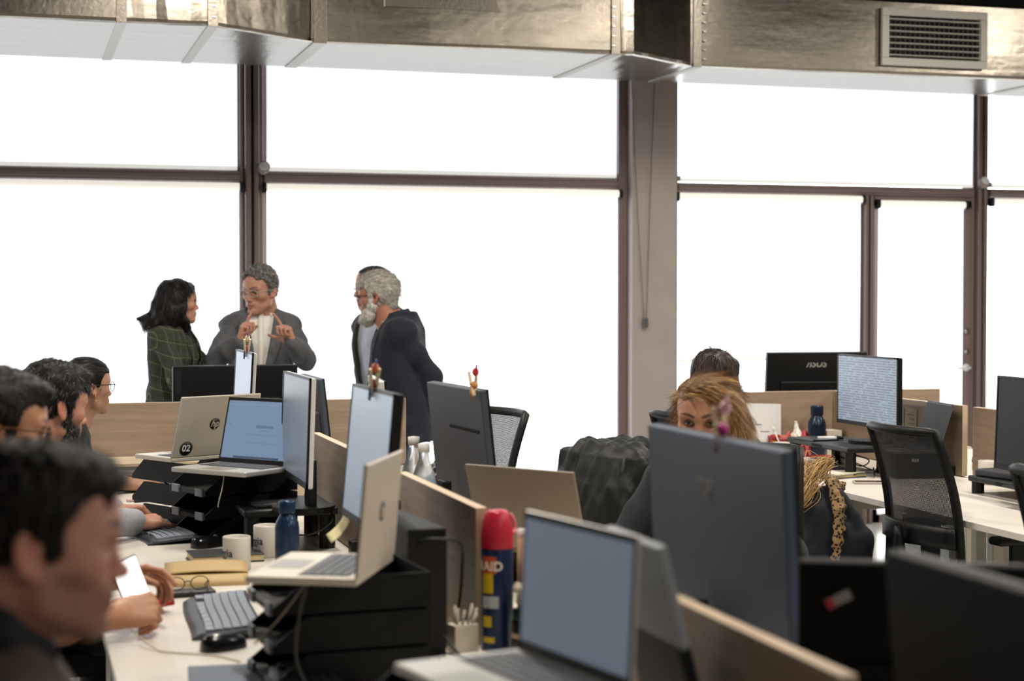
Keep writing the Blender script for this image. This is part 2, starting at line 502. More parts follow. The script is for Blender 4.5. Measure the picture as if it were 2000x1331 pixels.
for k in range(19):
    o = bpy.data.objects.new('slat', sv); C.objects.link(o); o.parent = gr; o.location = (gx0 + 0.045 + (gx1 - gx0 - 0.09) * (k + 0.5) / 19, y0 + 0.014, 0)

# ---- unseen ceiling luminaires above the frame, some added as fill for faces
for i, (x, y) in enumerate(((1.03, 3.7), (1.03, 6.7), (4.05, 1.0), (4.05, 4.2), (4.05, 7.0), (7.1, 3.0), (7.1, 6.4), (-2.0, 6.7), (2.4, -2.2))):
    t = thing('ceiling_fill_light', 'long white pendant luminaire number %d of the added ceiling row, out of view' % (i + 1), 'lamp', (x, y, 3.62), group='unseen ceiling luminaires')
    t['label'] = 'long white pendant luminaire above the view, added for overhead and fill light'
    mb = MB().box((-0.09, -0.62, 0.0), (0.09, 0.62, 0.07), 0, None, 0.01)
    mb.build('housing', mat('white_plastic'), t)
    mb = MB()
    for sy in (-0.5, 0.5):
        mb.tube([(0, sy, 0.07), (0, sy, 0.33)], 0.003, 6)
    mb.build('suspension_wire', mat('steel_satin'), t)
    la = bpy.data.lights.new('luminaire_light', 'AREA'); la.shape = 'RECTANGLE'; la.size = 0.16; la.size_y = 1.2
    la.energy = LAMP_W; la.color = (1.0, 0.92, 0.81)
    lo = bpy.data.objects.new('luminaire_light', la); C.objects.link(lo); lo.parent = t; lo.location = (0, 0, -0.006)
# ------------------------------------------------------------------ smooth-blended solid modelling for people and cloth
class Field:
    def __init__(s, lo, hi, h):
        s.h = h
        s.lo = np.array(lo, float)
        s.n = np.ceil((np.array(hi, float) - s.lo) / h).astype(int) + 1
        s.F = np.full(s.n, 9.0, np.float32)
        s.M = np.zeros(s.n, np.uint8)
        s.ax = [(s.lo[i] + h * np.arange(s.n[i])).astype(np.float32) for i in range(3)]
        s.frame()
    def frame(s, o=(0, 0, 0), rot=None, sc=1.0):
        s.o = np.array(o, float)
        s.R = np.array(rot if rot is not None else np.eye(3), float)
        s.sc = sc
        return s
    def w(s, p):
        return s.R @ (np.array(p, float) * s.sc) + s.o
    def put(s, fn, lo, hi, k, m, op):
        i0 = np.maximum(np.floor((np.array(lo) - s.lo) / s.h).astype(int), 0)
        i1 = np.minimum(np.ceil((np.array(hi) - s.lo) / s.h).astype(int) + 1, s.n)
        if np.any(i1 <= i0): return
        sl = tuple(slice(a, b) for a, b in zip(i0, i1))
        X = s.ax[0][sl[0]][:, None, None]; Y = s.ax[1][sl[1]][None, :, None]; Z = s.ax[2][sl[2]][None, None, :]
        d = fn(X, Y, Z).astype(np.float32)
        a = s.F[sl]
        if op == 'u':
            if m is not None:
                s.M[sl][d < a] = m
            hh = np.maximum(k - np.abs(a - d), 0) / k
            s.F[sl] = np.minimum(a, d) - hh * hh * k * 0.25
        elif op == 's':
            d = -d
            hh = np.maximum(k - np.abs(a - d), 0) / k
            s.F[sl] = np.maximum(a, d) + hh * hh * k * 0.25
        elif op == 'paint':
            s.M[sl][d < 0] = m
    def ell(s, c, r, k=0.01, m=0, rot=None, op='u'):
        c = s.w(c)
        r = np.array(r, float) * s.sc
        Rw = s.R if rot is None else s.R @ np.array(rot, float)
        def fn(X, Y, Z):
            x, y, z = X - c[0], Y - c[1], Z - c[2]
            a = [(Rw[0, i] * x + Rw[1, i] * y + Rw[2, i] * z) for i in range(3)]
            k0 = np.sqrt(sum((a[i] / r[i]) ** 2 for i in range(3)))
            k1 = np.sqrt(sum((a[i] / r[i] ** 2) ** 2 for i in range(3))) + 1e-9
            return k0 * (k0 - 1) / k1
        e = np.abs(Rw) @ r + k + 2 * s.h
        s.put(fn, c - e, c + e, k, m, op)
    def cone(s, a, b, ra, rb=None, k=0.01, m=0, flat=None, op='u'):
        rb = ra if rb is None else rb
        a = s.w(a); b = s.w(b); ra *= s.sc; rb *= s.sc
        ab = b - a
        L2 = float(ab @ ab) + 1e-12
        fd = None
        if flat is not None:
            fd = s.R @ np.array(flat[0], float); fd /= np.linalg.norm(fd); ff = flat[1] ** 2 - 1
        def fn(X, Y, Z):
            x, y, z = X - a[0], Y - a[1], Z - a[2]
            t = np.clip((x * ab[0] + y * ab[1] + z * ab[2]) / L2, 0, 1)
            vx, vy, vz = x - ab[0] * t, y - ab[1] * t, z - ab[2] * t
            q = vx * vx + vy * vy + vz * vz
            if fd is not None:
                q = q + ff * (vx * fd[0] + vy * fd[1] + vz * fd[2]) ** 2
            return np.sqrt(np.maximum(q, 0)) - (ra + (rb - ra) * t)
        e = max(ra, rb) + k + 2 * s.h
        s.put(fn, np.minimum(a, b) - e, np.maximum(a, b) + e, k, m, op)
    def chain(s, pts, rs, k=0.01, m=0, flat=None, op='u'):
        for i in range(len(pts) - 1):
            s.cone(pts[i], pts[i + 1], rs[i], rs[i + 1], k, m, flat, op)
    def box(s, c, half, rd=0.005, k=0.01, m=0, rot=None, op='u'):
        c = s.w(c); hf = np.array(half, float) * s.sc - rd
        Rw = s.R if rot is None else s.R @ np.array(rot, float)
        def fn(X, Y, Z):
            x, y, z = X - c[0], Y - c[1], Z - c[2]
            q = [np.abs(Rw[0, i] * x + Rw[1, i] * y + Rw[2, i] * z) - hf[i] for i in range(3)]
            o = np.sqrt(sum(np.maximum(v, 0) ** 2 for v in q))
            return o + np.minimum(np.maximum(np.maximum(q[0], q[1]), q[2]), 0) - rd
        e = np.abs(Rw) @ (np.array(half) * s.sc) + k + 2 * s.h
        s.put(fn, c - e, c + e, k, m, op)
    def loft(s, rows, k=0.02, m=0, n=2.4, op='u'):
        """rows (z, cx, cy, rx, ry) of super-ellipses stacked along local z"""
        rows = np.array(sorted(rows), float)
        z0, z1 = rows[0, 0], rows[-1, 0]
        cs = [s.w((r[1] + sx * r[3], r[2] + sy * r[4], r[0])) for r in rows for sx in (-1, 1) for sy in (-1, 1)]
        lo = np.min(cs, 0) - k - 3 * s.h; hi = np.max(cs, 0) + k + 3 * s.h
        def fn(X, Y, Z):
            x, y, z = X - s.o[0], Y - s.o[1], Z - s.o[2]
            a = [(s.R[0, i] * x + s.R[1, i] * y + s.R[2, i] * z) / s.sc for i in range(3)]
            cx, cy, rx, ry = [np.interp(a[2], rows[:, 0], rows[:, i]) for i in (1, 2, 3, 4)]
            q = (np.abs((a[0] - cx) / rx) ** n + np.abs((a[1] - cy) / ry) ** n) ** (1 / n)
            d = (q - 1) * np.minimum(rx, ry)
            dz = np.maximum(z0 - a[2], a[2] - z1)
            return np.where(dz > 0, np.sqrt(np.maximum(d, 0) ** 2 + dz ** 2), np.maximum(d, dz)) * s.sc
        s.put(fn, lo, hi, k, m, op)
    def ripple(s, amp, freq, seed=0, zlo=-9, zhi=9, dirs=None):
        rng = np.random.RandomState(seed)
        X = s.ax[0][:, None, None]; Y = s.ax[1][None, :, None]; Z = s.ax[2][None, None, :]
        N = np.zeros(s.n, np.float32)
        for i in range(5):
            d = rng.normal(size=3) * (dirs if dirs is not None else (1, 1, 1)); d /= np.linalg.norm(d)
            fq = freq * rng.uniform(0.6, 1.7)
            ph = rng.uniform(0, 6.28)
            N += np.sin(fq * (X * d[0] + Y * d[1] + Z * d[2]) + ph + 0.9 * np.sin(fq * 0.37 * (Y * d[0] - X * d[1] + Z * d[0]) + ph))
        near = np.abs(s.F) < 0.05
        mask = near & (Z > zlo) & (Z < zhi)
        s.F[mask] += (amp * N / 2.5)[mask]
    def extract(s):
        F = s.F; h = s.h
        ins = F < 0
        c8 = [(i, j, k) for i in (0, 1) for j in (0, 1) for k in (0, 1)]
        n = s.n
        def sub(A, o): return A[o[0]:n[0] - 1 + o[0], o[1]:n[1] - 1 + o[1], o[2]:n[2] - 1 + o[2]]
        cnt = np.zeros(n - 1, np.uint8)
        for o in c8: cnt += sub(ins, o)
        act = (cnt > 0) & (cnt < 8)
        ijk = np.argwhere(act)
        vals = np.stack([F[ijk[:, 0] + o[0], ijk[:, 1] + o[1], ijk[:, 2] + o[2]] for o in c8], 1)
        pos = np.zeros((len(ijk), 3)); num = np.zeros(len(ijk))
        for a in range(8):
            for b in range(a + 1, 8):
                da = np.array(c8[b]) - np.array(c8[a])
                if np.abs(da).sum() != 1: continue
                va, vb = vals[:, a], vals[:, b]
                cr = (va < 0) != (vb < 0)
                t = np.where(cr, va / np.where(cr, va - vb, 1), 0)
                pos += np.where(cr[:, None], np.array(c8[a]) + t[:, None] * da, 0)
                num += cr
        pos = pos / np.maximum(num, 1)[:, None]
        V = s.lo + (ijk + pos) * h
        g = np.minimum(np.round(ijk + pos).astype(int), n - 1)
        vm = s.M[g[:, 0], g[:, 1], g[:, 2]]
        vid = np.full(n - 1, -1, np.int32)
        vid[act] = np.arange(len(ijk))
        Q = []
        for axx in range(3):
            u, v = (axx + 1) % 3, (axx + 2) % 3
            A = [slice(None)] * 3; B = [slice(None)] * 3
            A[axx] = slice(0, n[axx] - 1); B[axx] = slice(1, n[axx])
            ia, ib = ins[tuple(A)], ins[tuple(B)]
            e = np.argwhere(ia != ib)
            ok = (e[:, u] > 0) & (e[:, v] > 0) & (e[:, u] < n[u] - 1) & (e[:, v] < n[v] - 1)
            e = e[ok]
            fl = ia[e[:, 0], e[:, 1], e[:, 2]]
            def cell(du, dv):
                q = e.copy(); q[:, u] += du; q[:, v] += dv
                return vid[q[:, 0], q[:, 1], q[:, 2]]
            q = np.stack([cell(-1, -1), cell(0, -1), cell(0, 0), cell(-1, 0)], 1)
            q[~fl] = q[~fl][:, ::-1]
            Q.append(q)
        Q = np.concatenate(Q)
        Q = Q[(Q >= 0).all(1)]
        return V, Q, vm[Q[:, 0]] if len(Q) else np.zeros(0, np.uint8)

def solid(name, fields, mats, parent=None, extra=None, loc=(0, 0, 0), rot=(0, 0, 0), paint=None):
    """one mesh object out of one or several fields (+ extra (V, faces, mat[, colour]) sets); paint(V) -> point colours"""
    Vs, Qs, Ms = [], [], []
    n = 0
    for f in fields:
        V, Q, M = f.extract()
        Vs.append(V); Qs.append(Q + n); Ms.append(M); n += len(V)
    V = np.concatenate(Vs); Q = np.concatenate(Qs); M = np.concatenate(Ms)
    col = paint(V) if paint else None
    nq = len(Q)
    loops = [Q.astype(np.int32).ravel()]; starts = [np.arange(0, nq * 4, 4, dtype=np.int32)]; mm = [M.astype(np.int32)]
    nl = nq * 4; V = [V.astype(np.float32)]; nv = len(V[0])
    for ex in (extra or []):
        ev, ef, em = ex[:3]
        if not len(ev): continue
        V.append(np.array(ev, np.float32))
        sz = np.array([len(q) for q in ef], np.int32)
        loops.append(np.array([i + nv for q in ef for i in q], np.int32))
        starts.append(nl + np.concatenate([[0], np.cumsum(sz)[:-1]]).astype(np.int32))
        nl += int(sz.sum())
        mm.append(np.full(len(ef), em, np.int32) if isinstance(em, int) else np.array(em, np.int32))
        if col is not None:
            col = np.concatenate([col, np.tile(np.array((*ex[3], 1.0) if len(ex) > 3 else (0.5, 0.5, 0.5, 1)), (len(ev), 1))])
        nv += len(ev)
    V = np.concatenate(V); loops = np.concatenate(loops); starts = np.concatenate(starts); mm = np.concatenate(mm)
    me = bpy.data.meshes.new(name)
    me.vertices.add(len(V)); me.vertices.foreach_set('co', V.ravel())
    me.loops.add(len(loops)); me.loops.foreach_set('vertex_index', loops)
    me.polygons.add(len(starts)); me.polygons.foreach_set('loop_start', starts)
    me.polygons.foreach_set('material_index', mm)
    if col is not None:
        at = me.attributes.new('tint', 'FLOAT_COLOR', 'POINT')
        at.data.foreach_set('color', col.astype(np.float32).ravel())
    me.update(calc_edges=True)
    me.validate()
    return link(name, me, mats, parent, loc, rot, smooth=True)

def blades(field, count, comb, length, width, mats_n=1, lift=0.15, seed=0, keep=None, jitter=0.25, base=0, P=None, weights=None):
    """tapering hair blades lying on the surface of a field; comb(q) gives the lie of the hair at head point q"""
    V, Q, M = field.extract()
    rng = np.random.RandomState(seed)
    a, b, c, d = V[Q[:, 0]], V[Q[:, 1]], V[Q[:, 2]], V[Q[:, 3]]
    N = np.cross(c - a, d - b)
    ar = np.linalg.norm(N, axis=1) + 1e-12
    N = N / ar[:, None]
    pick = rng.choice(len(Q), count, p=ar / ar.sum())
    p = (a + b + c + d)[pick] / 4 + rng.normal(size=(count, 3)) * field.h * 0.3
    N = N[pick]
    q = ((p - P.ho) @ P.hr) / P.hsc
    if keep is not None:
        ok = np.array([keep(x) for x in q]); p, N, q = p[ok], N[ok], q[ok]
    n = len(p)
    t = np.array([comb(x) for x in q], float) @ P.hr.T
    t += rng.normal(size=(n, 3)) * jitter * np.linalg.norm(t, axis=1)[:, None]
    t -= N * (t * N).sum(1)[:, None]
    t /= np.linalg.norm(t, axis=1)[:, None] + 1e-9
    sd = np.cross(N, t)
    ln = (length * rng.uniform(0.6, 1.25, n))[:, None]
    wd = (width * rng.uniform(0.7, 1.3, n))[:, None]
    lf = (lift * rng.uniform(0.2, 1.5, n))[:, None]
    r0 = p - N * 0.002
    p1 = p + t * ln * 0.35 + N * ln * lf * 0.5
    p2 = p + t * ln * 0.7 + N * ln * lf * 0.75
    p3 = p + t * ln + N * ln * lf * 0.55
    vs = np.stack([r0 - sd * wd, r0 + sd * wd, p1 + sd * wd, p1 - sd * wd, p2 + sd * wd * 0.7, p2 - sd * wd * 0.7, p3], 1).reshape(-1, 3)
    o = np.arange(n) * 7
    fs = []
    for k in o.tolist():
        fs += [(k, k + 1, k + 2, k + 3), (k + 3, k + 2, k + 4, k + 5), (k + 5, k + 4, k + 6)]
    m = base + (rng.choice(mats_n, n, p=weights) if weights else rng.randint(mats_n, size=n))
    return (vs, fs, np.repeat(m, 3))

def rotm(rx=0, ry=0, rz=0):
    return np.array(Euler((R(rx), R(ry), R(rz))).to_matrix())
# ------------------------------------------------------------------ people
SKINS = {k: [np.array(srgb(c)) for c in v] for k, v in {
    # skin, lips, brows, stubble
    'warm': ('#b3836d', '#93604f', '#55504c', '#8a6a58'), 'ruddy': ('#a9745f', '#93594c', '#b9b4ac', '#c9c5bd'),
    'fair': ('#bb8a73', '#a5675c', '#2a211d', '#a87c68'), 'olive': ('#a47c65', '#80503f', '#2a211d', '#8a6652'),
    'tan': ('#b07f69', '#82534a', '#241c18', '#6e5547'), 'tan2': ('#b98465', '#8f5848', '#2a201b', '#7c553f'),
    'fore': ('#b08070', '#8d5a4b', '#1e1612', '#5f463a'), 'blonde': ('#ab7c62', '#9a5d50', '#33251c', '#8a6652')}.items()}
def skin_set():
    m = mat('skin', '#a87861', 0.5, bump=0.10, bscale=380)
    nt = m.node_tree
    a = nt.nodes.new('ShaderNodeAttribute'); a.attribute_name = 'tint'
    n = nt.nodes.new('ShaderNodeTexNoise'); n.inputs['Scale'].default_value = 45; n.inputs['Detail'].default_value = 4
    mr = nt.nodes.new('ShaderNodeMapRange'); mr.inputs['To Min'].default_value = 0.82; mr.inputs['To Max'].default_value = 1.18
    nt.links.new(n.outputs[0], mr.inputs[0])
    vm = nt.nodes.new('ShaderNodeVectorMath'); vm.operation = 'SCALE'
    nt.links.new(a.outputs['Color'], vm.inputs[0]); nt.links.new(mr.outputs[0], vm.inputs['Scale'])
    nt.links.new(vm.outputs[0], nt.nodes['Principled BSDF'].inputs['Base Color'])
    return [m, mat('eye_white', '#b9b3ad', 0.2), mat('iris_brown', '#20150f', 0.12), mat('lash_dark', '#120d0b', 0.8)]
SKIN_SET = skin_set()

def sstep(a, b, x):
    t = np.clip((x - a) / (b - a), 0, 1)
    return t * t * (3 - 2 * t)

def face_paint(P, key, stub=0.0, brow=1.0, browth=1.0):
    sk, lp, br, st = SKINS[key]
    def fn(V):
        q = ((V - P.ho) @ P.hr) / P.hsc
        x, y, z = q.T
        n = np.linalg.norm(q, axis=1)
        head = n < 0.19
        c = np.tile(sk, (len(V), 1))
        def mixin(mask, col):
            mask = (mask * head)[:, None]
            c[:] = c * (1 - mask) + np.array(col) * mask
        # flush on cheeks, nose, ears
        red = sk * np.array((1.06, 0.80, 0.74))
        mixin(0.6 * np.exp(-(((np.abs(y) - 0.045) / 0.02) ** 2 + ((z + 0.035) / 0.02) ** 2)) * (x > 0.03), red)
        mixin(0.6 * np.exp(-((y / 0.014) ** 2 + ((z + 0.038) / 0.014) ** 2)) * (x > 0.09), red)
        mixin(0.6 * sstep(0.072, 0.080, np.abs(y)) * (np.abs(x) < 0.03) * (z < 0.03) * (z > -0.06), red)
        if stub:
            ckl = -0.028 - 0.30 * np.clip(x - 0.02, 0, 1)       # cheek line falls toward the mouth
            m = sstep(0.014, -0.014, z - ckl) * sstep(-0.006, 0.034, x) * sstep(-0.150, -0.125, z)
            m2 = sstep(-0.048, -0.053, z) * (x > 0.085) * (np.abs(y) < 0.034)
            mixin(stub * np.maximum(m * (x < 0.088) + m * (z < -0.082) * (x >= 0.088), m2), st)
        mixin(0.85 * sstep(1.15, 0.75, (y / 0.025) ** 2 + ((z + 0.0715 + 0.0016 * np.cos(y * 160)) / 0.0098) ** 2) * (x > 0.085), lp)
        bz = 0.0185 + 0.0065 * np.sin(np.clip((np.abs(y) - 0.012) / 0.042, 0, 1) * 2.2)
        bw = np.interp(np.abs(y), [0.010, 0.018, 0.040, 0.055], [0.003, 0.0055, 0.0042, 0.001]) * browth
        mixin(brow * sstep(1.3, 0.6, np.abs(z - bz) / bw) * (x > 0.055) * (np.abs(y) > 0.009) * (np.abs(y) < 0.056), br)
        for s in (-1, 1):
            mixin(0.9 * np.exp(-(((x - 0.108) / 0.005) ** 2 + ((y - s * 0.007) / 0.004) ** 2 + ((z + 0.050) / 0.003) ** 2)), sk * 0.08)  # nostril shade painted into the skin colour
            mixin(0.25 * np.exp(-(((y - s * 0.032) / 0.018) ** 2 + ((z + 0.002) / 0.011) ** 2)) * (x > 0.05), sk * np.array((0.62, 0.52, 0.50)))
        return np.concatenate([c, np.ones((len(V), 1))], 1)
    return fn

def head_field(o, rot, sc=1.0, jaw=1.0, nose=1.0, neck_r=0.056, ears=True, h=0.0034, mouth_open=0.0, chin=1.0, full=1.0):
    F = Field(np.array(o) - 0.19 * sc, np.array(o) + 0.17 * sc, h)
    F.frame(o, rot, sc)
    F.ell((-0.006, 0, 0.026), (0.094, 0.076, 0.083), 0.01)                     # skull
    F.ell((0.026, 0, 0.032), (0.070, 0.064, 0.064), 0.03)                      # forehead
    F.ell((0.036, 0, -0.030), (0.054, 0.060 * full, 0.070), 0.03)              # mid face
    for y in (-1, 1):
        F.cone((0.006, y * 0.055 * jaw, -0.035), (0.016, y * 0.048 * jaw, -0.076), 0.014, 0.013, 0.03)
        F.cone((0.016, y * 0.046 * jaw, -0.078), (0.074, y * 0.014, -0.103), 0.0135, 0.0135, 0.03)   # jaw line
        F.ell((0.056, y * 0.045, -0.026), (0.024, 0.020, 0.018), 0.025)          # cheekbone
    F.ell((0.046, 0, -0.076), (0.044, 0.040 * jaw, 0.032), 0.025)
    F.ell((0.082, 0, -0.1045), (0.0165 * chin, 0.020, 0.0145), 0.022)           # chin
    for y in (-1, 1):
        F.cone((0.0865, y * 0.009, 0.0165), (0.074, y * 0.044, 0.0150), 0.0095, 0.0080, 0.022)     # brow ridge
    F.ell((0.081, 0, -0.063), (0.0200, 0.030, 0.021), 0.018)                   # muzzle
    nl = 0.013 * nose
    F.cone((0.0865, 0, 0.004), (0.092 + nl, 0, -0.034), 0.0075, 0.0085, 0.014)  # nose bridge
    F.ell((0.0965 + nl, 0, -0.0380), (0.0105, 0.0105, 0.0090), 0.010)
    for y in (-1, 1):
        F.ell((0.0950 + nl * 0.3, y * 0.0115, -0.0420), (0.0100, 0.0066, 0.0070), 0.006)
        F.ell((0.103 + nl * 0.4, y * 0.0065, -0.0510), (0.005, 0.0030, 0.004), 0.003, op='s')
        F.ell((0.0890, y * 0.0315, -0.002), (0.0165, 0.0185, 0.0125), 0.010, op='s')    # eye hollow
    F.cone((0.0990, -0.009, -0.0665), (0.0990, 0.009, -0.0665), 0.0046, 0.0046, 0.008)
    for y in (-1, 1):
        F.cone((0.0980, y * 0.009, -0.0668), (0.0865, y * 0.0225, -0.0710), 0.0044, 0.003, 0.008)
        F.cone((0.0955, y * 0.008, -0.0772 - mouth_open), (0.0850, y * 0.0200, -0.0735 - mouth_open), 0.0050, 0.003, 0.008)
    F.cone((0.0965, -0.008, -0.0775 - mouth_open), (0.0965, 0.008, -0.0775 - mouth_open), 0.0054, None, 0.008)
    F.cone((0.1060, -0.020, -0.0716 - mouth_open / 2), (0.1060, 0.020, -0.0716 - mouth_open / 2), 0.0026 + mouth_open / 2, None, 0.003, op='s')
    for y in (-1, 1):                                                          # ears
        if not ears: continue
        q = rotm(y * 8, -14, y * -24)
        F.ell((-0.010, y * 0.0770, -0.016), (0.0180, 0.0062, 0.0300), 0.008, rot=q)
        F.ell((-0.006, y * 0.0835, -0.013), (0.0105, 0.0058, 0.0190), 0.004, rot=q, op='s')
        F.ell((0.000, y * 0.0765, -0.040), (0.0080, 0.0058, 0.0085), 0.006)
    F.cone((-0.022, 0, -0.050), (-0.045, 0, -0.175), neck_r, neck_r * 1.04, 0.02)
    F.cone((0.025, 0, -0.080), (-0.012, 0, -0.165), 0.028, 0.034, 0.03)
    return F

def eyes(P, skin, lids=0.45, look=(0, 0)):
    """eyeballs, irises, upper and lower lids, lashes. lids: 0 shut .. 1 wide; look = (left, up) in degrees"""
    T = head_matrix(P.ho, P.hr, P.hsc)
    out = []
    def patch(c, r, e0, e1, a0, a1, ne, na, m, col, sq=1.0):
        vs = []; fs = []
        for i in range(ne + 1):
            e = R(e0 + (e1 - e0) * i / ne)
            for j in range(na + 1):
                a = R(a0 + (a1 - a0) * j / na)
                vs.append(tuple(T @ Vector((c[0] + r * math.cos(e) * math.cos(a), c[1] + r * sq * math.cos(e) * math.sin(a), c[2] + r * math.sin(e)))))
        for i in range(ne):
            for j in range(na):
                k = i * (na + 1) + j
                fs.append((k, k + 1, k + na + 2, k + na + 1))
        out.append((vs, fs, m, col))
    up = -18 + 46 * lids; lo = -18 - 10 * lids
    for y in (-1, 1):
        c = (0.0715, y * 0.0315, -0.002)
        patch(c, 0.0120, -50, 60, -80 , 80, 8, 12, 1, (0.6, 0.6, 0.6), 1.15)
        la, le = look
        patch((c[0] + 0.0004, c[1], c[2]), 0.0121, le - 26, le + 26, la - 24, la + 24, 4, 6, 2, (0.05, 0.03, 0.02), 1.15)
        def lid(edge, top, r):
            vs = []; fs = []; na = 12; ne = 5
            for i in range(ne + 1):
                for j in range(na + 1):
                    a = R(-88 + 176 * j / na)
                    ed = -18 + (edge + 18) * max(0.0, math.cos(a)) ** 0.8
                    e = R(ed + (top - ed) * i / ne)
                    vs.append(tuple(T @ Vector((c[0] + r * math.cos(e) * math.cos(a), c[1] + r * 1.22 * math.cos(e) * math.sin(a), c[2] + r * math.sin(e)))))
            for i in range(ne):
                for j in range(na):
                    k = i * (na + 1) + j
                    fs.append((k, k + 1, k + na + 2, k + na + 1) if top > 0 else (k, k + na + 1, k + na + 2, k + 1))
            out.append((vs, fs, 0, tuple(skin * 0.80)))
            return vs[:na + 1]
        edge = lid(up, 75, 0.0136)
        lid(lo, -75, 0.0133)
        mb = MB(); mb.tube(edge[1:-1], 0.0009, 5)
        out.append((mb.v, mb.f, 3, (0.01, 0.01, 0.01)))
    return out

FIST = (80, 95, 60)
def hand_field(o, rot, side, curls, spread=4, thumb=(35, 20, 15), sc=1.0, fore=None, h=0.003, fr=0.040, k=0.003):
    """wrist at o, fingers along local +x, palm facing local -z; side +1 left, -1 right"""
    t = -side
    pts = [np.array(o) + np.array(rot) @ np.array(p) * sc for p in ((-0.03, 0, 0), (0.2, 0.07, 0.02), (0.2, -0.07, -0.08), (0.05, 0.1, 0.09), (0.05, -0.1, -0.1))]
    if fore is not None: pts.append(np.array(fore))
    lo = np.min(pts, 0) - 0.05; hi = np.max(pts, 0) + 0.05
    F = Field(lo, hi, h)
    if fore is not None:
        F.frame()
        fo = np.array(fore, float); oo = np.array(o, float)
        mid = fo * 0.6 + oo * 0.4
        F.chain([fo, mid, oo], [fr * sc, fr * 0.92 * sc, 0.028 * sc], 0.02)
    F.frame(o, rot, sc)
    F.cone((-0.02, 0, 0), (0.012, 0, 0), 0.027, 0.026, 0.012, flat=((0, 0, 1), 1.25))
    ys = [0.030, 0.010, -0.011, -0.029]; xs = [0.092, 0.096, 0.090, 0.080]
    for y, x in zip(ys, xs):
        F.cone((0.008, t * y * 0.5, 0), (x, t * y, 0), 0.0155, 0.0112, 0.014)
    F.ell((0.050, 0, -0.006), (0.046, 0.036, 0.013), 0.012)
    F.ell((0.032, t * 0.026, -0.012), (0.030, 0.015, 0.014), 0.012)               # thumb ball
    ln = [(0.043, 0.026, 0.021), (0.047, 0.029, 0.022), (0.043, 0.027, 0.021), (0.034, 0.021, 0.019)]
    rd = [0.0090, 0.0092, 0.0088, 0.0078]
    for i in range(4):
        p = np.array((xs[i], t * ys[i], 0.0)); a = 0
        sa = R((1.5 - i) * spread) * t
        for j in range(3):
            a += R(curls[i][j])
            d = np.array((math.cos(a) * math.cos(sa), math.cos(a) * math.sin(sa), -math.sin(a)))
            q = p + d * ln[i][j]
            F.cone(p, q, rd[i] * (1 - 0.09 * j), rd[i] * (1 - 0.09 * (j + 1)), k if j or True else k)
            p = q
    ab, fx, dx = [R(v) for v in thumb]
    p = np.array((0.022, t * 0.030, -0.010))
    d = np.array((math.cos(ab), t * math.sin(ab), -0.25)); d /= np.linalg.norm(d)
    q = p + d * 0.042
    F.cone(p, q, 0.0145, 0.0115, 0.010)
    for j, (L, r0, r1, an) in enumerate(((0.032, 0.0110, 0.0095, fx), (0.027, 0.0095, 0.0075, dx))):
        ca, sb = math.cos(an), math.sin(an)
        d = np.array((d[0] * ca - d[1] * t * 0 + 0, d[1] * ca, d[2] - sb * 0.6)) + np.array((sb * 0.6, -t * sb * 0.7, 0))
        d /= np.linalg.norm(d)
        p = q; q = p + d * L
        F.cone(p, q, r0, r1, k)
    return F

def frame_from(x, up):
    """rotation whose local x points along x and local z near up"""
    x = np.array(x, float); x /= np.linalg.norm(x)
    z = np.array(up, float); z = z - x * (z @ x); z /= np.linalg.norm(z)
    y = np.cross(z, x)
    return np.stack([x, y, z], 1)

def head_matrix(o, rot, sc=1.0):
    T = Matrix(np.array(rot).tolist()).to_4x4() @ Matrix.Scale(sc, 4)
    T.translation = Vector(o)
    return T

def glasses(parent, o, rot, sc, col, lens_w=0.024, lens_h=0.019, power=3.0, thick=0.0012, tilt=0.0, x=0.109):
    T = head_matrix(o, rot, sc)
    t = thing_child('glasses', parent)
    fm = mat('glasses_frame_' + col, col, 0.45, 0.4 if thick < 0.0013 else 0.0, spec=0.3)
    mb = MB()
    def rim(y, n=24):
        pts = []
        for i in range(n):
            a = 2 * PI * i / n
            c, s_ = math.cos(a), math.sin(a)
            pts.append((x - abs(y + math.copysign(abs(c) ** (2 / power), c) * lens_w) * 0.14, y + math.copysign(abs(c) ** (2 / power), c) * lens_w, -0.006 + math.copysign(abs(s_) ** (2 / power), s_) * lens_h))
        return pts
    for y in (-0.033, 0.033):
        mb.tube(rim(y), thick, 6, 0, T, closed=True)
    mb.tube([(x, -0.010, -0.001), (x + 0.003, 0, 0.002), (x, 0.010, -0.001)], thick, 6, 0, T)
    for s in (-1, 1):
        mb.tube(bez([(x - 0.006, s * 0.057, 0.002), (x - 0.014, s * 0.068, 0.003), (0.05, s * 0.074, 0.001), (0.002, s * 0.081, -0.002), (-0.012, s * 0.083, -0.022)], 5), thick * 1.1, 6, 0, T)
    fr = mb.build('frame', fm, t)
    lm = mat('spectacle_lens', '#ffffff', 0.02, trans=1.0, ior=1.05, spec=0.6, alpha=0.35)
    for y in (-0.033, 0.033):
        mb = MB()
        p = rim(y)
        mb.add(p, [tuple(range(len(p)))], 0, T)
        mb.build('lens', lm, t)
    return t

def thing_child(name, parent):
    o = bpy.data.objects.new(name, None)
    o.empty_display_size = 0.02
    C.objects.link(o)
    o.parent = parent
    return o

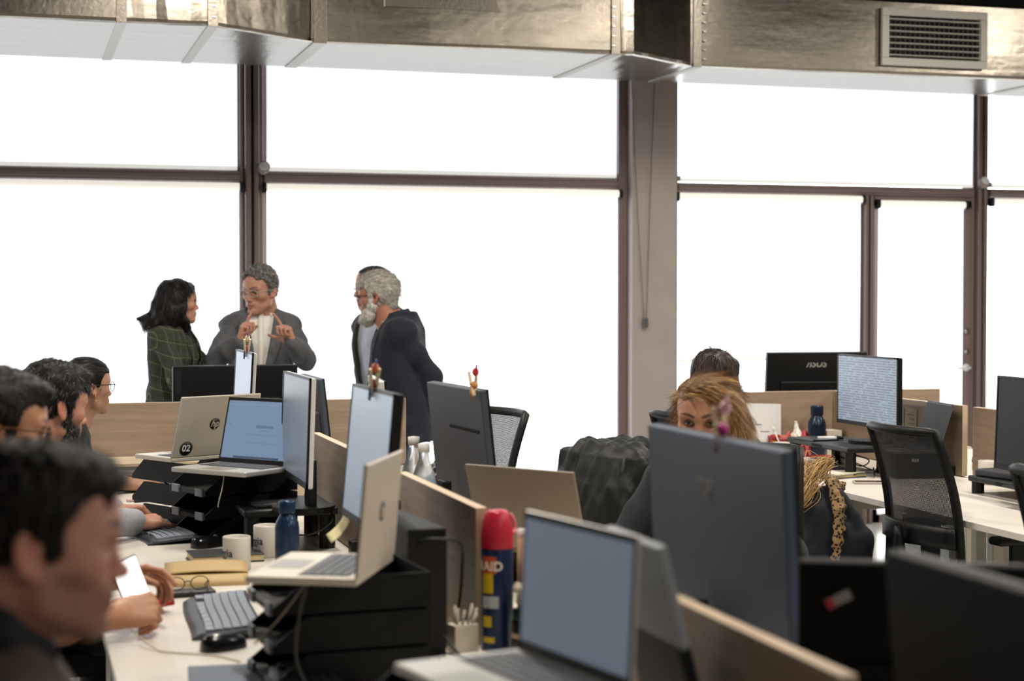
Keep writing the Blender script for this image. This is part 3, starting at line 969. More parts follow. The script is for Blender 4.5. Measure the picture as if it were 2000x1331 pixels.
def torso_rows(female, g, hem, flare):
    if female:
        return [(hem, 0, 0, 0.120 + g + flare, 0.170 + g + flare), (0.0, 0, 0, 0.112 + g, 0.165 + g), (0.16, 0.005, 0, 0.094 + g, 0.132 + g),
                (0.30, 0.015, 0, 0.112 + g, 0.145 + g), (0.39, 0.0, 0, 0.095 + g, 0.150 + g), (0.445, -0.012, 0, 0.066 + g, 0.118 + g), (0.50, -0.02, 0, 0.046 + g, 0.050 + g)]
    return [(hem, 0, 0, 0.125 + g + flare, 0.165 + g + flare), (0.0, 0.005, 0, 0.122 + g, 0.160 + g), (0.16, 0.012, 0, 0.118 + g, 0.155 + g),
            (0.33, 0.012, 0, 0.118 + g, 0.166 + g), (0.425, -0.004, 0, 0.102 + g, 0.172 + g), (0.475, -0.015, 0, 0.076 + g, 0.140 + g), (0.53, -0.022, 0, 0.052 + g, 0.058 + g)]

def torso(F, o, rot, sc=1.0, m=0, grow=0.0, female=False, hem=-0.13, k=0.02, flare=0.0):
    F.frame(o, rot, sc)
    F.loft(torso_rows(female, grow, hem, flare), k, m)
    sh = (0.138, 0.402, 0.046) if female else (0.158, 0.428, 0.050)
    for y in (-1, 1):
        F.ell((-0.008, y * sh[0], sh[1]), (sh[2] + grow, sh[2] + grow * 0.6, sh[2] * 0.86 + grow * 0.5), 0.06, m)
    return sh

def front_x(rows, y, z, n=2.4):
    """x of the chest front at (y, z) in the torso frame"""
    rows = np.array(sorted(rows))
    cx, rx, ry = [np.interp(z, rows[:, 0], rows[:, i]) for i in (1, 3, 4)]
    t = min(0.98, abs(y) / ry)
    return cx + rx * (1 - t ** n) ** (1 / n)

def sleeve(F, sh, el, wr, r, k=0.016, m=0, cuff=0.0):
    F.frame()
    sh, el, wr = [np.array(p, float) for p in (sh, el, wr)]
    F.chain([sh, sh * 0.5 + el * 0.5, el], [r[0], (r[0] + r[1]) * 0.5, r[1]], k, m)
    F.chain([el, el * 0.45 + wr * 0.55, wr], [r[1], (r[1] + r[2]) * 0.53, r[2]], max(k, 0.02), m)

def wool(name, col, var=0.12, bump=0.35, bscale=500, rough=0.9, sheen=0.04):
    return mat(name, col, rough, bump=bump, bscale=bscale, var=var, vscale=60, sheen=sheen)

class Person:
    """an Empty on the floor under the hips; everything in the person's own frame, facing local +x. head_at = world point between the ears at eye level"""
    def __init__(s, label, head_at, yaw, lean=0, twist=0, side=0, tsc=1.0, head_sc=1.0, female=False,
                 head_yaw=0, head_pitch=0, head_roll=0, head_off=(0.045, 0, 0.655)):
        s.tr = rotm(0, 0, twist) @ rotm(side, lean, 0)
        d = s.tr @ (np.array(head_off) * tsc)
        loc = np.array(head_at) - rotm(0, 0, yaw) @ d
        s.e = thing('person', label, 'person', (float(loc[0]), float(loc[1]), 0), R(yaw))
        s.loc = loc; s.yaw = yaw
        s.hip = np.array((0, 0, loc[2]))
        s.tsc = tsc; s.hsc = head_sc; s.female = female
        s.ho = s.hip + d
        s.hr = rotm(0, 0, head_yaw) @ rotm(0, head_pitch, 0) @ rotm(head_roll, 0, 0)
        s.nx = (head_off[0] - 0.045) * 0.6
        s.fields = []; s.extra = []; s.lids = 0.45; s.look = (0, 0)
    def tw(s, p):
        return s.hip + s.tr @ (np.array(p, float) * s.tsc)
    def lw(s, p):
        """world point -> this person's frame"""
        return rotm(0, 0, -s.yaw) @ (np.array(p, float) - np.array((s.loc[0], s.loc[1], 0)))
    def head(s, lids=0.45, look=(0, 0), **kw):
        s.lids = lids; s.look = look
        s.fields.append(head_field(s.ho, s.hr, s.hsc, **kw))
    def core(s, arms, legs, h=0.014, nr=0.052):
        """body under the clothes: neck, trunk, limbs"""
        pts = [s.hip + (-.2, -.25, -.2), s.hip + (.2, .25, .2), s.ho] + [np.array(p) for a in arms for p in a] + [np.array(p) for a in legs for p in a]
        F = Field(np.min(pts, 0) - 0.12, np.max(pts, 0) + 0.12, h)
        torso(F, s.hip, s.tr, s.tsc, grow=-0.018, female=s.female, hem=-0.06)
        F.frame()
        F.cone(s.tw((s.nx * 0.5 - 0.02, 0, 0.47)), s.ho + s.hr @ (np.array((-0.035, 0, -0.10)) * s.hsc), nr * 1.08, nr, 0.03)
        for a in arms:
            F.chain(a, [0.044, 0.036, 0.025], 0.03)
        for l in legs:
            F.chain(l, [0.080, 0.052, 0.036], 0.03)
            F.cone(l[-1] + np.array((0, 0, -0.03)), l[-1] + np.array((0.16, 0, -0.055)), 0.034, 0.028, 0.02)
        s.fields.append(F)
    def finish(s, key, stub=0.0, brow=0.9, browth=1.0):
        s.extra += eyes(s, SKINS[key][0], s.lids, s.look)
        s.body = solid('body', s.fields, SKIN_SET, s.e, s.extra, paint=face_paint(s, key, stub, brow, browth))
        return s
    def local_head(s, p):
        return s.ho + s.hr @ (np.array(p, float) * s.hsc)

def hair_field(P, pad=0.05, h=0.005, lo=(-0.2, -0.16, -0.2), hi=(0.17, 0.16, 0.18)):
    cs = [P.local_head((x, y, z)) for x in (lo[0], hi[0]) for y in (lo[1], hi[1]) for z in (lo[2], hi[2])]
    F = Field(np.min(cs, 0), np.max(cs, 0), h)
    F.frame(P.ho, P.hr, P.hsc)
    return F

def cap_hair(F, thick=0.012, top=0.0, nape=-0.065, fringe=0.066, side=0.6, sb=0.012, temple=0.040):
    """short hair: a shell over the skull, cut away at the face, ears and nape. fringe = height of the hairline over the eyes"""
    F.ell((-0.008, 0, 0.028), (0.094 + thick, 0.076 + thick * side, 0.082 + thick * 0.8 + top), 0.01)
    F.ell((0.024, 0, 0.035 + top * 0.6), (0.070 + thick, 0.063 + thick * side, 0.064 + thick), 0.02)
    F.cone((-0.045, 0, -0.03), (-0.052, 0, nape), 0.050, 0.044, 0.02)
    F.ell((0.130, 0, -0.040), (0.092, 0.075, (fringe + 0.040) / 0.86), 0.008, op='s')
    F.ell((0.085, 0, -0.12), (0.075, 0.12, 0.105), 0.008, op='s')
    for y in (-1, 1):
        F.ell((0.080, y * 0.076, 0.006), (0.050, 0.040, temple), 0.010, op='s')
        F.ell((-0.008, y * 0.090, -0.026), (0.026, 0.026, 0.036), 0.005, op='s')
        if sb:
            F.cone((0.022, y * 0.0725, 0.03), (0.018, y * 0.0715, -0.022), sb * 0.7, sb * 0.45, 0.010)
    F.box((-0.02, 0, nape - 0.1), (0.2, 0.2, 0.1), 0.005, 0.010, op='s')

def comb_short(q):
    return (0.9, 0, 0.05) if q[2] > 0.085 else ((0.35, 0, -0.9) if q[0] > 0.03 else (-0.25, 0, -1.0))
def comb_back(q):
    return (-1, 0, 0.0) if q[2] > 0.03 else (-0.8, 0, -0.6)

def hair_mats(key, cols, rough=0.5):
    return [mat('hair_%s_%d' % (key, i), c, rough, bump=0.6, bscale=300, spec=0.25) for i, c in enumerate(cols)]

def ribbon(P, name, m, fn, nu, nv, thick):
    """thin cloth strip given in the torso frame"""
    mb = MB()
    mb.grid(lambda u, v: P.tw(fn(u, v)), nu, nv, thick=thick)
    return mb.build(name, m, P.e)

def lapels(P, m, rows, vbot=0.14, half=0.075, w=0.062, lift=0.006, ztop=0.50, notch=0.40):
    """turned-back jacket fronts either side of the opening, with collar round the neck"""
    for y in (-1, 1):
        def fn(u, v, y=y):
            z = vbot + (ztop - vbot) * u
            inner = 0.003 + half * u ** 0.85
            ww = w * math.sin(PI * min(1, u * 0.62 + 0.02)) ** 0.8
            yy = inner + ww * v
            return (front_x(rows, yy, z) + lift + 0.006 * math.sin(PI * v), y * yy, z - 0.012 * v)
        ribbon(P, 'lapel', m, fn, 16, 5, 0.005 * y)
    def col(u, v):
        a = R(-140 + 280 * u)                 # 0 = back of the neck
        c = abs(math.cos(a / 2))
        rx, ry = 0.072 + 0.022 * v, 0.078 + 0.022 * v
        return (P.nx - 0.018 - rx * math.cos(a), ry * math.sin(a), 0.500 + 0.048 * c - 0.050 * v)
    ribbon(P, 'collar', m, col, 20, 3, 0.006)

def shirt_collar(P, m, open_deg=34, r=0.064, zb=0.528, zf=0.485, tall=0.030, neckx=-0.018):
    def fn(u, v):
        a = R(-180 + open_deg + (360 - 2 * open_deg) * u)
        c = (1 + math.cos(a)) / 2
        rr = r + 0.004 + 0.020 * (v if v > 0.35 else 0.35 - v) * (0.8 + 0.9 * (1 - c))
        tip = (1 - c) ** 6
        return (P.nx + neckx - rr * math.cos(a) * 0.98 + 0.006 * (1 - c), rr * math.sin(a), zf + (zb - zf) * c + tall * (1 - v) - 0.016 * tip * v)
    ribbon(P, 'shirt_collar', m, fn, 26, 4, 0.004)

def v_cut(F, P, vbot=0.14, half=0.075, ztop=0.50, x0=0.02, below=0.0):
    """cuts the jacket open down the front so the shirt shows"""
    F.frame(P.hip, P.tr, P.tsc)
    o, Rm, sc = F.o, F.R, F.sc
    def fn(X, Y, Z):
        x, y, z = X - o[0], Y - o[1], Z - o[2]
        a = [(Rm[0, i] * x + Rm[1, i] * y + Rm[2, i] * z) / sc for i in range(3)]
        u = np.clip((a[2] - vbot) / (ztop - vbot), 0, 1.3)
        yw = 0.003 + half * u ** 0.85
        return np.maximum(np.maximum(np.abs(a[1]) - yw, x0 - a[0]), vbot - a[2])
    c = P.tw((0.05, 0, 0.3))
    F.put(fn, c - 0.45, c + 0.45, 0.006, 0, 's')
    # room for the neck
    F.cone((P.nx - 0.02, 0, 0.50), (P.nx + 0.03, 0, 0.66), 0.060, 0.075, 0.01, op='s')
# ------------------------------------------------------------------ desks, screens, chairs
DT = 0.74
def wood(name, c0, c1, axis=0):
    if name in MATS: return MATS[name]
    m = bpy.data.materials.new(name); m.use_nodes = True
    nt = m.node_tree; b = nt.nodes['Principled BSDF']; b.inputs['Roughness'].default_value = 0.5
    tc = nt.nodes.new('ShaderNodeTexCoord'); mp = nt.nodes.new('ShaderNodeMapping')
    sc = [14, 14, 14]; sc[axis] = 0.9
    mp.inputs['Scale'].default_value = sc
    nt.links.new(tc.outputs['Object'], mp.inputs[0])
    n = nt.nodes.new('ShaderNodeTexNoise'); n.inputs['Scale'].default_value = 2.2; n.inputs['Detail'].default_value = 8; n.inputs['Roughness'].default_value = 0.65; n.inputs['Distortion'].default_value = 0.6
    nt.links.new(mp.outputs[0], n.inputs['Vector'])
    rp = nt.nodes.new('ShaderNodeValToRGB')
    rp.color_ramp.elements[0].position = 0.32; rp.color_ramp.elements[0].color = (*srgb(c0), 1)
    rp.color_ramp.elements[1].position = 0.68; rp.color_ramp.elements[1].color = (*srgb(c1), 1)
    nt.links.new(n.outputs[0], rp.inputs[0]); nt.links.new(rp.outputs[0], b.inputs['Base Color'])
    bp = nt.nodes.new('ShaderNodeBump'); bp.inputs['Strength'].default_value = 0.12; bp.inputs['Distance'].default_value = 0.001
    nt.links.new(n.outputs[0], bp.inputs['Height']); nt.links.new(bp.outputs[0], b.inputs['Normal'])
    MATS[name] = m
    return m
OAK = wood('oak_laminate', '#857260', '#9f8a75')
OAKEDGE = mat('oak_edge_band', '#c9b399', 0.5)
DESK = mat('white_desk_laminate', '#d3cdc4', 0.38, var=0.03, vscale=3, bump=0.03, bscale=400)
DESKEDGE = mat('grey_desk_edge', '#a9a49c', 0.5)
LEGM = mat('cream_steel_leg', '#c9c4b4', 0.45)

def desk(label, x0, x1, y0, y1):
    t = thing('desk', label, 'desk', ((x0 + x1) / 2, (y0 + y1) / 2, 0), group='white bench desks')
    hx, hy = (x1 - x0) / 2 - 0.002, (y1 - y0) / 2 - 0.002
    top = MB().box((-hx, -hy, DT - 0.025), (hx, hy, DT), 0, None, 0.002)
    top.build('tabletop', [DESK], t)
    for sy in (-1, 1):
        for sx in (-1, 1):
            MB().box((sx * (hx - 0.06) - 0.025, sy * (hy - 0.06) - 0.025, 0.0), (sx * (hx - 0.06) + 0.025, sy * (hy - 0.06) + 0.025, DT - 0.025), 0, None, 0.004).build('leg', LEGM, t)
        MB().box((-hx + 0.06, sy * (hy - 0.06) - 0.02, DT - 0.075), (hx - 0.06, sy * (hy - 0.06) + 0.02, DT - 0.025)).build('rail', LEGM, t)
    return t
LB0, LBM, LB1 = 0.195, 1.03, 1.865      # left bench: near edge, screen line, far edge
RB0, RBM, RB1 = 3.265, 4.05, 4.84
slots = [(1.45, 3.05), (3.05, 4.65), (4.65, 6.25), (6.25, 7.85)]
names_l = ['nearest', 'of the man with the phone', 'of the bearded typist', 'of the woman with the bun']
names_r = ['nearest, behind the black monitor backs', 'with the taupe laptop, blonde woman side', 'beside the olive jacket on a chair', 'farthest, beside the empty mesh chair']
for (a, b), nl, nr in zip(slots, names_l, names_r):
    desk('white bench desk %s' % nl if nl[0] == 'o' else 'white bench desk %s the camera, left bench' % nl, LB0, LBM, a, b)
    desk('white bench desk across the divider, %s' % nr, LBM, LB1, a, b)
for (a, b), nm in zip([(4.75, 6.35), (6.35, 7.85)], ['with the grey riser and mug, right bench', 'with the red basket and upright screen, right bench']):
    desk('white bench desk %s' % nm, RB0, RBM, a, b)
    desk('white bench desk behind the divider %s' % nm.split(',')[0], RBM, RB1, a, b)
# desks past the two end panels, facing the windows
desk('white desk between left bench end panel and the windows', 0.30, 1.70, 7.95, 8.70)
desk('white desk between right bench end panel and the windows', 3.40, 4.90, 7.95, 8.70)

def panel(label, p0, p1, z1=1.057, z0=0.735, th=0.025):
    """upright wood screen from p0 to p1 along its length, standing on the desks in two clamps"""
    p0, p1 = Vector((*p0, 0)), Vector((*p1, 0))
    L = (p1 - p0).length
    a = math.atan2(p1.y - p0.y, p1.x - p0.x)
    t = thing('divider_panel', label, 'divider', (*((p0 + p1) / 2)[:2], DT), a, group='oak desk dividers')
    MB().box((-L / 2, -th / 2, 0.004), (L / 2, th / 2, z1 - DT), 0, None, 0.0015).build('board', OAK, t)
    e = MB()
    e.box((-L / 2 - 0.0006, -th / 2 - 0.0004, z1 - DT - 0.001), (L / 2 + 0.0006, th / 2 + 0.0004, z1 - DT + 0.0012))
    e.box((-L / 2 - 0.001, -th / 2 - 0.0004, 0.004), (-L / 2 + 0.0006, th / 2 + 0.0004, z1 - DT))
    e.box((L / 2 - 0.0006, -th / 2 - 0.0004, 0.004), (L / 2 + 0.001, th / 2 + 0.0004, z1 - DT))
    e.build('edge_band', OAKEDGE, t)
    for sx in (-1, 1):
        MB().box((sx * (L / 2 - 0.08) - 0.025, -0.035, 0.0), (sx * (L / 2 - 0.08) + 0.025, 0.035, 0.045), 0, None, 0.004).build('clamp', BLKPL, t)
    return t
panel('long oak divider on left bench, running from red-capped can to bottles', (LBM, 3.755), (LBM, 4.592))
panel('oak divider nearest the camera, in front of grey monitor back', (LBM, 1.962), (LBM, 2.74))
panel('oak divider behind the riser with the tilted monitor', (LBM, 5.10), (LBM, 6.00))
panel('oak divider at the far end of left bench, beside woman with bun', (LBM, 6.34), (LBM, 7.80))
panel('oak end panel of left bench behind the laptop numbered 02', (0.22, 7.89), (1.785, 7.89))
panel('oak divider on right bench behind the upright document screen', (RBM, 6.632), (RBM, 7.86))
panel('oak divider at right edge behind the switched-off monitor', (RBM, 4.9), (RBM, 6.545))
panel('oak end panel of right bench with white sheet leaning on it', (3.29, 7.89), (4.660, 7.89))

# ---- office chairs
MESH = bpy.data.materials.new('black_mesh_fabric'); MESH.use_nodes = True
nt = MESH.node_tree; b = nt.nodes['Principled BSDF']; b.inputs['Base Color'].default_value = (*srgb('#17171a'), 1); b.inputs['Roughness'].default_value = 0.7
tc = nt.nodes.new('ShaderNodeTexCoord')
wv = nt.nodes.new('ShaderNodeTexWave'); wv.wave_type = 'BANDS'; wv.bands_direction = 'Z'; wv.inputs['Scale'].default_value = 75.0
wv2 = nt.nodes.new('ShaderNodeTexWave'); wv2.wave_type = 'BANDS'; wv2.bands_direction = 'Y'; wv2.inputs['Scale'].default_value = 60.0
for q in (wv, wv2): nt.links.new(tc.outputs['Object'], q.inputs['Vector'])
mxn = nt.nodes.new('ShaderNodeMath'); mxn.operation = 'MULTIPLY'
nt.links.new(wv.outputs['Fac'], mxn.inputs[0]); nt.links.new(wv2.outputs['Fac'], mxn.inputs[1])
gtn = nt.nodes.new('ShaderNodeMath'); gtn.operation = 'LESS_THAN'; gtn.inputs[1].default_value = 0.70
nt.links.new(mxn.outputs[0], gtn.inputs[0]); nt.links.new(gtn.outputs[0], b.inputs['Alpha'])
CHPL = mat('black_chair_plastic', '#0a0a0b', 0.45, spec=0.35)
CHFAB = mat('black_seat_fabric', '#17181b', 0.9, bump=0.4, bscale=300)

def make_chair():
    """faces local +x, seat centre over the origin"""
    t = thing('office_chair', 'x', 'chair', (0, 0, 0))
    def back_pt(u, v):                       # u across, v up
        y = (u - 0.5) * (0.46 - 0.04 * v)
        x = -0.235 - 0.10 * v + 0.035 * math.sin(PI * v) - 0.05 * math.cos(PI * (u - 0.5)) + 0.05
        return (x, y, 0.52 + 0.54 * v)
    mb = MB(); mb.grid(back_pt, 14, 16); mb.build('mesh_back', MESH, t)
    loop = [back_pt(i / 14, 0) for i in range(15)] + [back_pt(1, j / 10) for j in range(1, 11)] + [back_pt(1 - i / 14, 1) for i in range(1, 15)] + [back_pt(0, 1 - j / 10) for j in range(1, 10)]
    mb = MB(); mb.tube(loop, 0.017, 8, closed=True); mb.build('back_frame', CHPL, t)
    mb = MB(); mb.grid(lambda u, v: Vector(back_pt(u, 0.22 + 0.14 * v)) + Vector((-0.012, 0, 0)), 10, 3, thick=0.02); mb.build('lumbar_support', CHPL, t)
    mb = MB(); mb.tube(bez([(-0.02, 0, 0.42), (-0.20, 0, 0.42), (-0.275, 0, 0.52), (-0.300, 0, 0.70)], 5), [0.030] * 11 + [0.028, 0.026, 0.022, 0.018, 0.014], 8); mb.build('back_bracket', CHPL, t)
    mb = MB()
    mb.grid(lambda u, v: (-0.22 + 0.46 * u, (v - 0.5) * 0.48 * (1 - 0.12 * u ** 4), 0.475 + 0.02 * math.sin(PI * u) * 0.3 - 0.05 * max(0, u - 0.8) + 0.012 * abs(v - 0.5) * 2), 12, 10, thick=0.065)
    mb.build('seat', CHFAB, t)
    for s in (-1, 1):
        arm = thing_child('armrest', t)
        MB().box((-0.08, s * 0.275 - 0.04, 0.655), (0.16, s * 0.275 + 0.04, 0.685), 0, None, 0.012).build('pad', CHPL, arm)
        mb = MB(); mb.box((-0.01, s * 0.275 - 0.012, 0.44), (0.07, s * 0.275 + 0.012, 0.66), 0, None, 0.006); mb.box((-0.01, min(0, s * 0.27), 0.42), (0.07, max(0, s * 0.27), 0.445)); mb.build('post', CHPL, arm)
    MB().lathe([(0.028, 0.10), (0.028, 0.28), (0.020, 0.28), (0.020, 0.43)], 14).build('gas_column', CHPL, t)
    for k in range(5):
        a = 2 * PI * k / 5 + 0.3
        mb = MB(); mb.tube([(0.02 * math.cos(a), 0.02 * math.sin(a), 0.115), (0.30 * math.cos(a), 0.30 * math.sin(a), 0.075)], [0.028, 0.016], 8)
        mb.tube([(0.29 * math.cos(a), 0.29 * math.sin(a), 0.08), (0.29 * math.cos(a), 0.29 * math.sin(a), 0.05)], 0.009, 6)
        mb.lathe([(0.0, -0.011), (0.027, -0.011), (0.028, 0.011), (0.0, 0.011)], 12, 0, TR((0.29 * math.cos(a), 0.29 * math.sin(a), 0.028), (R(90), 0, a)))
        mb.build('caster_leg', CHPL, t)
    return t
CHAIR = make_chair()
chair_first = [True]
def chair(label, x, y, deg, sc=1.0, zs=1.0):
    o = CHAIR if chair_first[0] else copy_tree(CHAIR)
    chair_first[0] = False
    o.location = (x, y, 0); o.rotation_euler = (0, 0, R(deg)); o.scale = (sc, sc, sc * zs)
    o['label'] = label; o['group'] = 'black mesh office chairs'
    return o
chair('black mesh-back office chair in the aisle by right bench', 3.405, 5.56, 4)
chair('black office chair cut off by right edge, in front of grey riser', 3.03, 4.02, 8)
chair('black mesh office chair seen past the monitor with red clip', 1.672, 6.74, 195)
chair('black office chair under the olive jacket', 1.685, 5.465, 195, 1.0, 0.94).scale = (0.92, 0.80, 0.93)
chair('black office chair of the blonde woman, hidden behind her monitor', 2.06, 4.76, -122)
chair('black office chair under the dark-haired woman', 2.88, 6.47, 22)
chair('black office chair under the woman with the bun', 0.06, 7.22, 8)
chair('black office chair under the bearded typist', -0.09, 5.26, 24)
chair('black office chair under the man with the phone', -0.23, 3.76, 12)
chair('black office chair under the man nearest the camera', -0.06, 2.11, 0)
# ------------------------------------------------------------------ screens, laptops and desk things
MONBLK = mat('monitor_black_plastic', '#0a0b0d', 0.45, spec=0.35, bump=0.08, bscale=900)
MONBACK = mat('monitor_back_slate', '#39404b', 0.50, bump=0.10, bscale=900)
SILVER = mat('laptop_silver', '#c6c4bf', 0.36, 0.4)
GOLD = mat('laptop_pale_gold', '#cfc8b9', 0.38, 0.35)
TAUPE = mat('laptop_taupe', '#94897c', 0.42, 0.4)
def screen_mat(name, kind, col='#9fb2c9', e=0.5):
    if name in MATS: return MATS[name]
    m = bpy.data.materials.new(name); m.use_nodes = True
    nt = m.node_tree; b = nt.nodes['Principled BSDF']
    b.inputs['Base Color'].default_value = (0.02, 0.022, 0.026, 1); b.inputs['Roughness'].default_value = 0.34; b.inputs['Specular IOR Level'].default_value = 0.6
    c = srgb(col)
    if kind == 'plain':
        b.inputs['Emission Color'].default_value = (*c, 1)
    elif kind == 'off':
        e = 0.0; b.inputs['Roughness'].default_value = 0.5; b.inputs['Specular IOR Level'].default_value = 0.25
    else:
        tc = nt.nodes.new('ShaderNodeTexCoord'); sp = nt.nodes.new('ShaderNodeSeparateXYZ'); nt.links.new(tc.outputs['Object'], sp.inputs[0])
        mp = nt.nodes.new('ShaderNodeMapping'); mp.inputs['Scale'].default_value = (1, 34, 87); nt.links.new(tc.outputs['Object'], mp.inputs[0])
        n = nt.nodes.new('ShaderNodeTexNoise'); n.inputs['Scale'].default_value = 1.0; n.inputs['Detail'].default_value = 2; nt.links.new(mp.outputs[0], n.inputs['Vector'])
        def M(op, a, b_):
            q = nt.nodes.new('ShaderNodeMath'); q.operation = op
            for i, v in enumerate((a, b_)):
                if isinstance(v, (int, float)): q.inputs[i].default_value = v
                else: nt.links.new(v, q.inputs[i])
            return q.outputs[0]
        rw = M('DIVIDE', sp.outputs[2], 0.0115)
        fr = M('FRACT', rw, 0.0)
        cb = nt.nodes.new('ShaderNodeCombineXYZ'); nt.links.new(M('MULTIPLY', sp.outputs[1], 30.0), cb.inputs[0]); nt.links.new(M('MULTIPLY', M('FLOOR', rw, 0.0), 5.7), cb.inputs[1]); nt.links.new(cb.outputs[0], n.inputs['Vector'])
        rows = M('MULTIPLY', M('LESS_THAN', fr, 0.45), M('GREATER_THAN', n.outputs[0], 0.42 if kind == 'doc' else 0.62))
        big = nt.nodes.new('ShaderNodeTexNoise'); big.inputs['Scale'].default_value = 11; nt.links.new(tc.outputs['Object'], big.inputs['Vector'])
        rows = M('MULTIPLY', rows, M('GREATER_THAN', big.outputs[0], 0.30 if kind == 'doc' else 0.60))
        mx = nt.nodes.new('ShaderNodeMix'); mx.data_type = 'RGBA'
        mx.inputs[6].default_value = (*c, 1); mx.inputs[7].default_value = (*[x * 0.35 for x in c], 1)
        nt.links.new(M('MULTIPLY', rows, 0.75), mx.inputs[0]); nt.links.new(mx.outputs[2], b.inputs['Emission Color'])
    b.inputs['Emission Strength'].default_value = e
    MATS[name] = m
    return m

def monitor(label, x, y, deg, w_, h_, ztop, screen, back=MONBLK, tilt=4, base_z=DT, stand='plate', logo=None, slot=False, chin=0.018, th=0.024, bump=True, neck=0.20):
    """screen faces local +x; origin on the surface that carries it"""
    t = thing('monitor', label, 'monitor', (x, y, base_z), R(deg))
    zt = ztop - base_z
    Tm = TR((0.0, 0, zt), (0, R(-tilt), 0))
    hs = thing_child('display', t)
    mb = MB().box((-th, -w_ / 2, -h_), (0.0, w_ / 2, 0.0), 0, Tm, 0.004)
    if bump: mb.box((-th - 0.012, -w_ * 0.36, -h_ * 0.96), (-th + 0.004, w_ * 0.36, -h_ * 0.45), 0, Tm, 0.011)
    mb.build('housing', back, hs)
    f = MB()
    bz = 0.007
    for a, b in (((-w_ / 2, -bz), (w_ / 2, 0)), ((-w_ / 2, -h_), (w_ / 2, -h_ + chin)), ((-w_ / 2, -h_), (-w_ / 2 + bz, 0)), ((w_ / 2 - bz, -h_), (w_ / 2, 0))):
        f.box((-0.004, a[0] - 0.0004, a[1] - 0.0004), (0.0035, b[0] + 0.0004, b[1] + 0.0004), 0, Tm)
    f.build('bezel', MONBLK, hs)
    MB().box((-0.002, -w_ / 2 + bz, -h_ + chin), (0.0015, w_ / 2 - bz, -bz), 0, None).build('screen', screen, hs).matrix_local = Tm
    if slot:
        MB().box((-th - 0.003, -w_ * 0.42, -h_ * 0.36), (-th + 0.001, w_ * 0.10, -h_ * 0.335), 0, Tm).build('vent_slot', mat('painted_recess'), hs)
    if stand:
        zc = zt - h_ * (1.0 - neck) - 0.05
        mb = MB(); mb.box((-th - 0.040, -0.035, 0.012), (-th - 0.010, 0.035, zc + 0.05), 0, None, 0.006); mb.build('neck', MONBLK, t)
        mb = MB()
        if stand == 'plate':
            mb.box((-0.13, -0.115, 0.0), (0.09, 0.115, 0.012), 0, None, 0.005)
        else:
            mb.prism([(0.10 * math.cos(a) - 0.02, 0.10 * math.sin(a)) for a in np.linspace(0, 2 * PI, 25)[:-1]], 0.0, 0.014)
        mb.build('foot', MONBLK, t)
    if logo:
        txt, size, mm, ly, lz, kw = logo
        if kw.get('vert'):
            MB().box((-th - 0.0012, ly - 0.014, lz - 0.055), (-th + 0.001, ly + 0.014, lz + 0.055), 0, Tm).build('badge', mat('badge_charcoal', '#1b1c1f', 0.35), hs)
        lettering('logo', txt, size, mm, hs, Tm @ Vector((-th - (0.0016 if kw.get('vert') else 0.0006), ly, lz)), (R(90), 0, R(-90)) if not kw.get('vert') else (R(90), R(-90), R(-90)), shear=kw.get('shear', 0), bold=kw.get('bold', 0))
    return t

def laptop(label, x, y, z, deg, w_=0.325, d_=0.225, open_deg=108, body=SILVER, screen=None, key=True, th=0.016, lid_th=0.007):
    """hinge along local y through the origin; keyboard extends to +x, screen faces +x"""
    t = thing('laptop', label, 'laptop', (x, y, z), R(deg))
    base = thing_child('base', t)
    MB().box((0.0, -w_ / 2, 0.0), (d_, w_ / 2, th), 0, None, 0.004).build('shell', body, base)
    if key:
        MB().box((0.022, -w_ * 0.43, th - 0.0006), (d_ * 0.56, w_ * 0.43, th + 0.0006)).build('keyboard_well', mat('laptop_key_well', '#3b3d42', 0.6), base)
        k = MB()
        for r_ in range(5):
            for c_ in range(14):
                kx = 0.026 + r_ * (d_ * 0.56 - 0.03) / 5; ky = -w_ * 0.42 + c_ * w_ * 0.84 / 14
                k.box((kx, ky + 0.0015, th), (kx + (d_ * 0.56 - 0.03) / 5 - 0.003, ky + w_ * 0.84 / 14 - 0.0015, th + 0.0022))
        o = k.build('keys', mat('laptop_key_cap', '#55585e', 0.5), base); o['kind'] = 'stuff'
        MB().box((d_ * 0.62, -0.055, th - 0.0003), (d_ * 0.95, 0.055, th + 0.0007), 0, None, 0.0003).build('trackpad', mat('trackpad_grey', '#a9a59c', 0.3, 0.4), base)
    Tl = TR((0.004, 0, th), (0, R(90 - open_deg), 0))
    lid = thing_child('lid', t)
    lh = d_ * 0.99
    MB().box((-lid_th, -w_ / 2, 0.0), (0.0, w_ / 2, lh), 0, Tl, 0.003).build('lid_shell', body, lid)
    bz = MB()
    for a, b in (((-w_ / 2, 0.0), (w_ / 2, 0.016)), ((-w_ / 2, lh - 0.012), (w_ / 2, lh)), ((-w_ / 2, 0.0), (-w_ / 2 + 0.007, lh)), ((w_ / 2 - 0.007, 0.0), (w_ / 2, lh))):
        bz.box((-0.0008, a[0] + 0.001, a[1]), (0.0012, b[0] - 0.001, b[1] - 0.001), 0, Tl)
    bz.build('bezel', mat('laptop_bezel_black', '#15161a', 0.4), lid)
    MB().box((-0.0004, -w_ / 2 + 0.007, 0.016), (0.0008, w_ / 2 - 0.007, lh - 0.012)).build('screen', screen or screen_mat('laptop_screen_off', 'off'), lid).matrix_local = Tl
    t['_T'] = 0
    del t['_T']
    return t, lid, Tl, lh

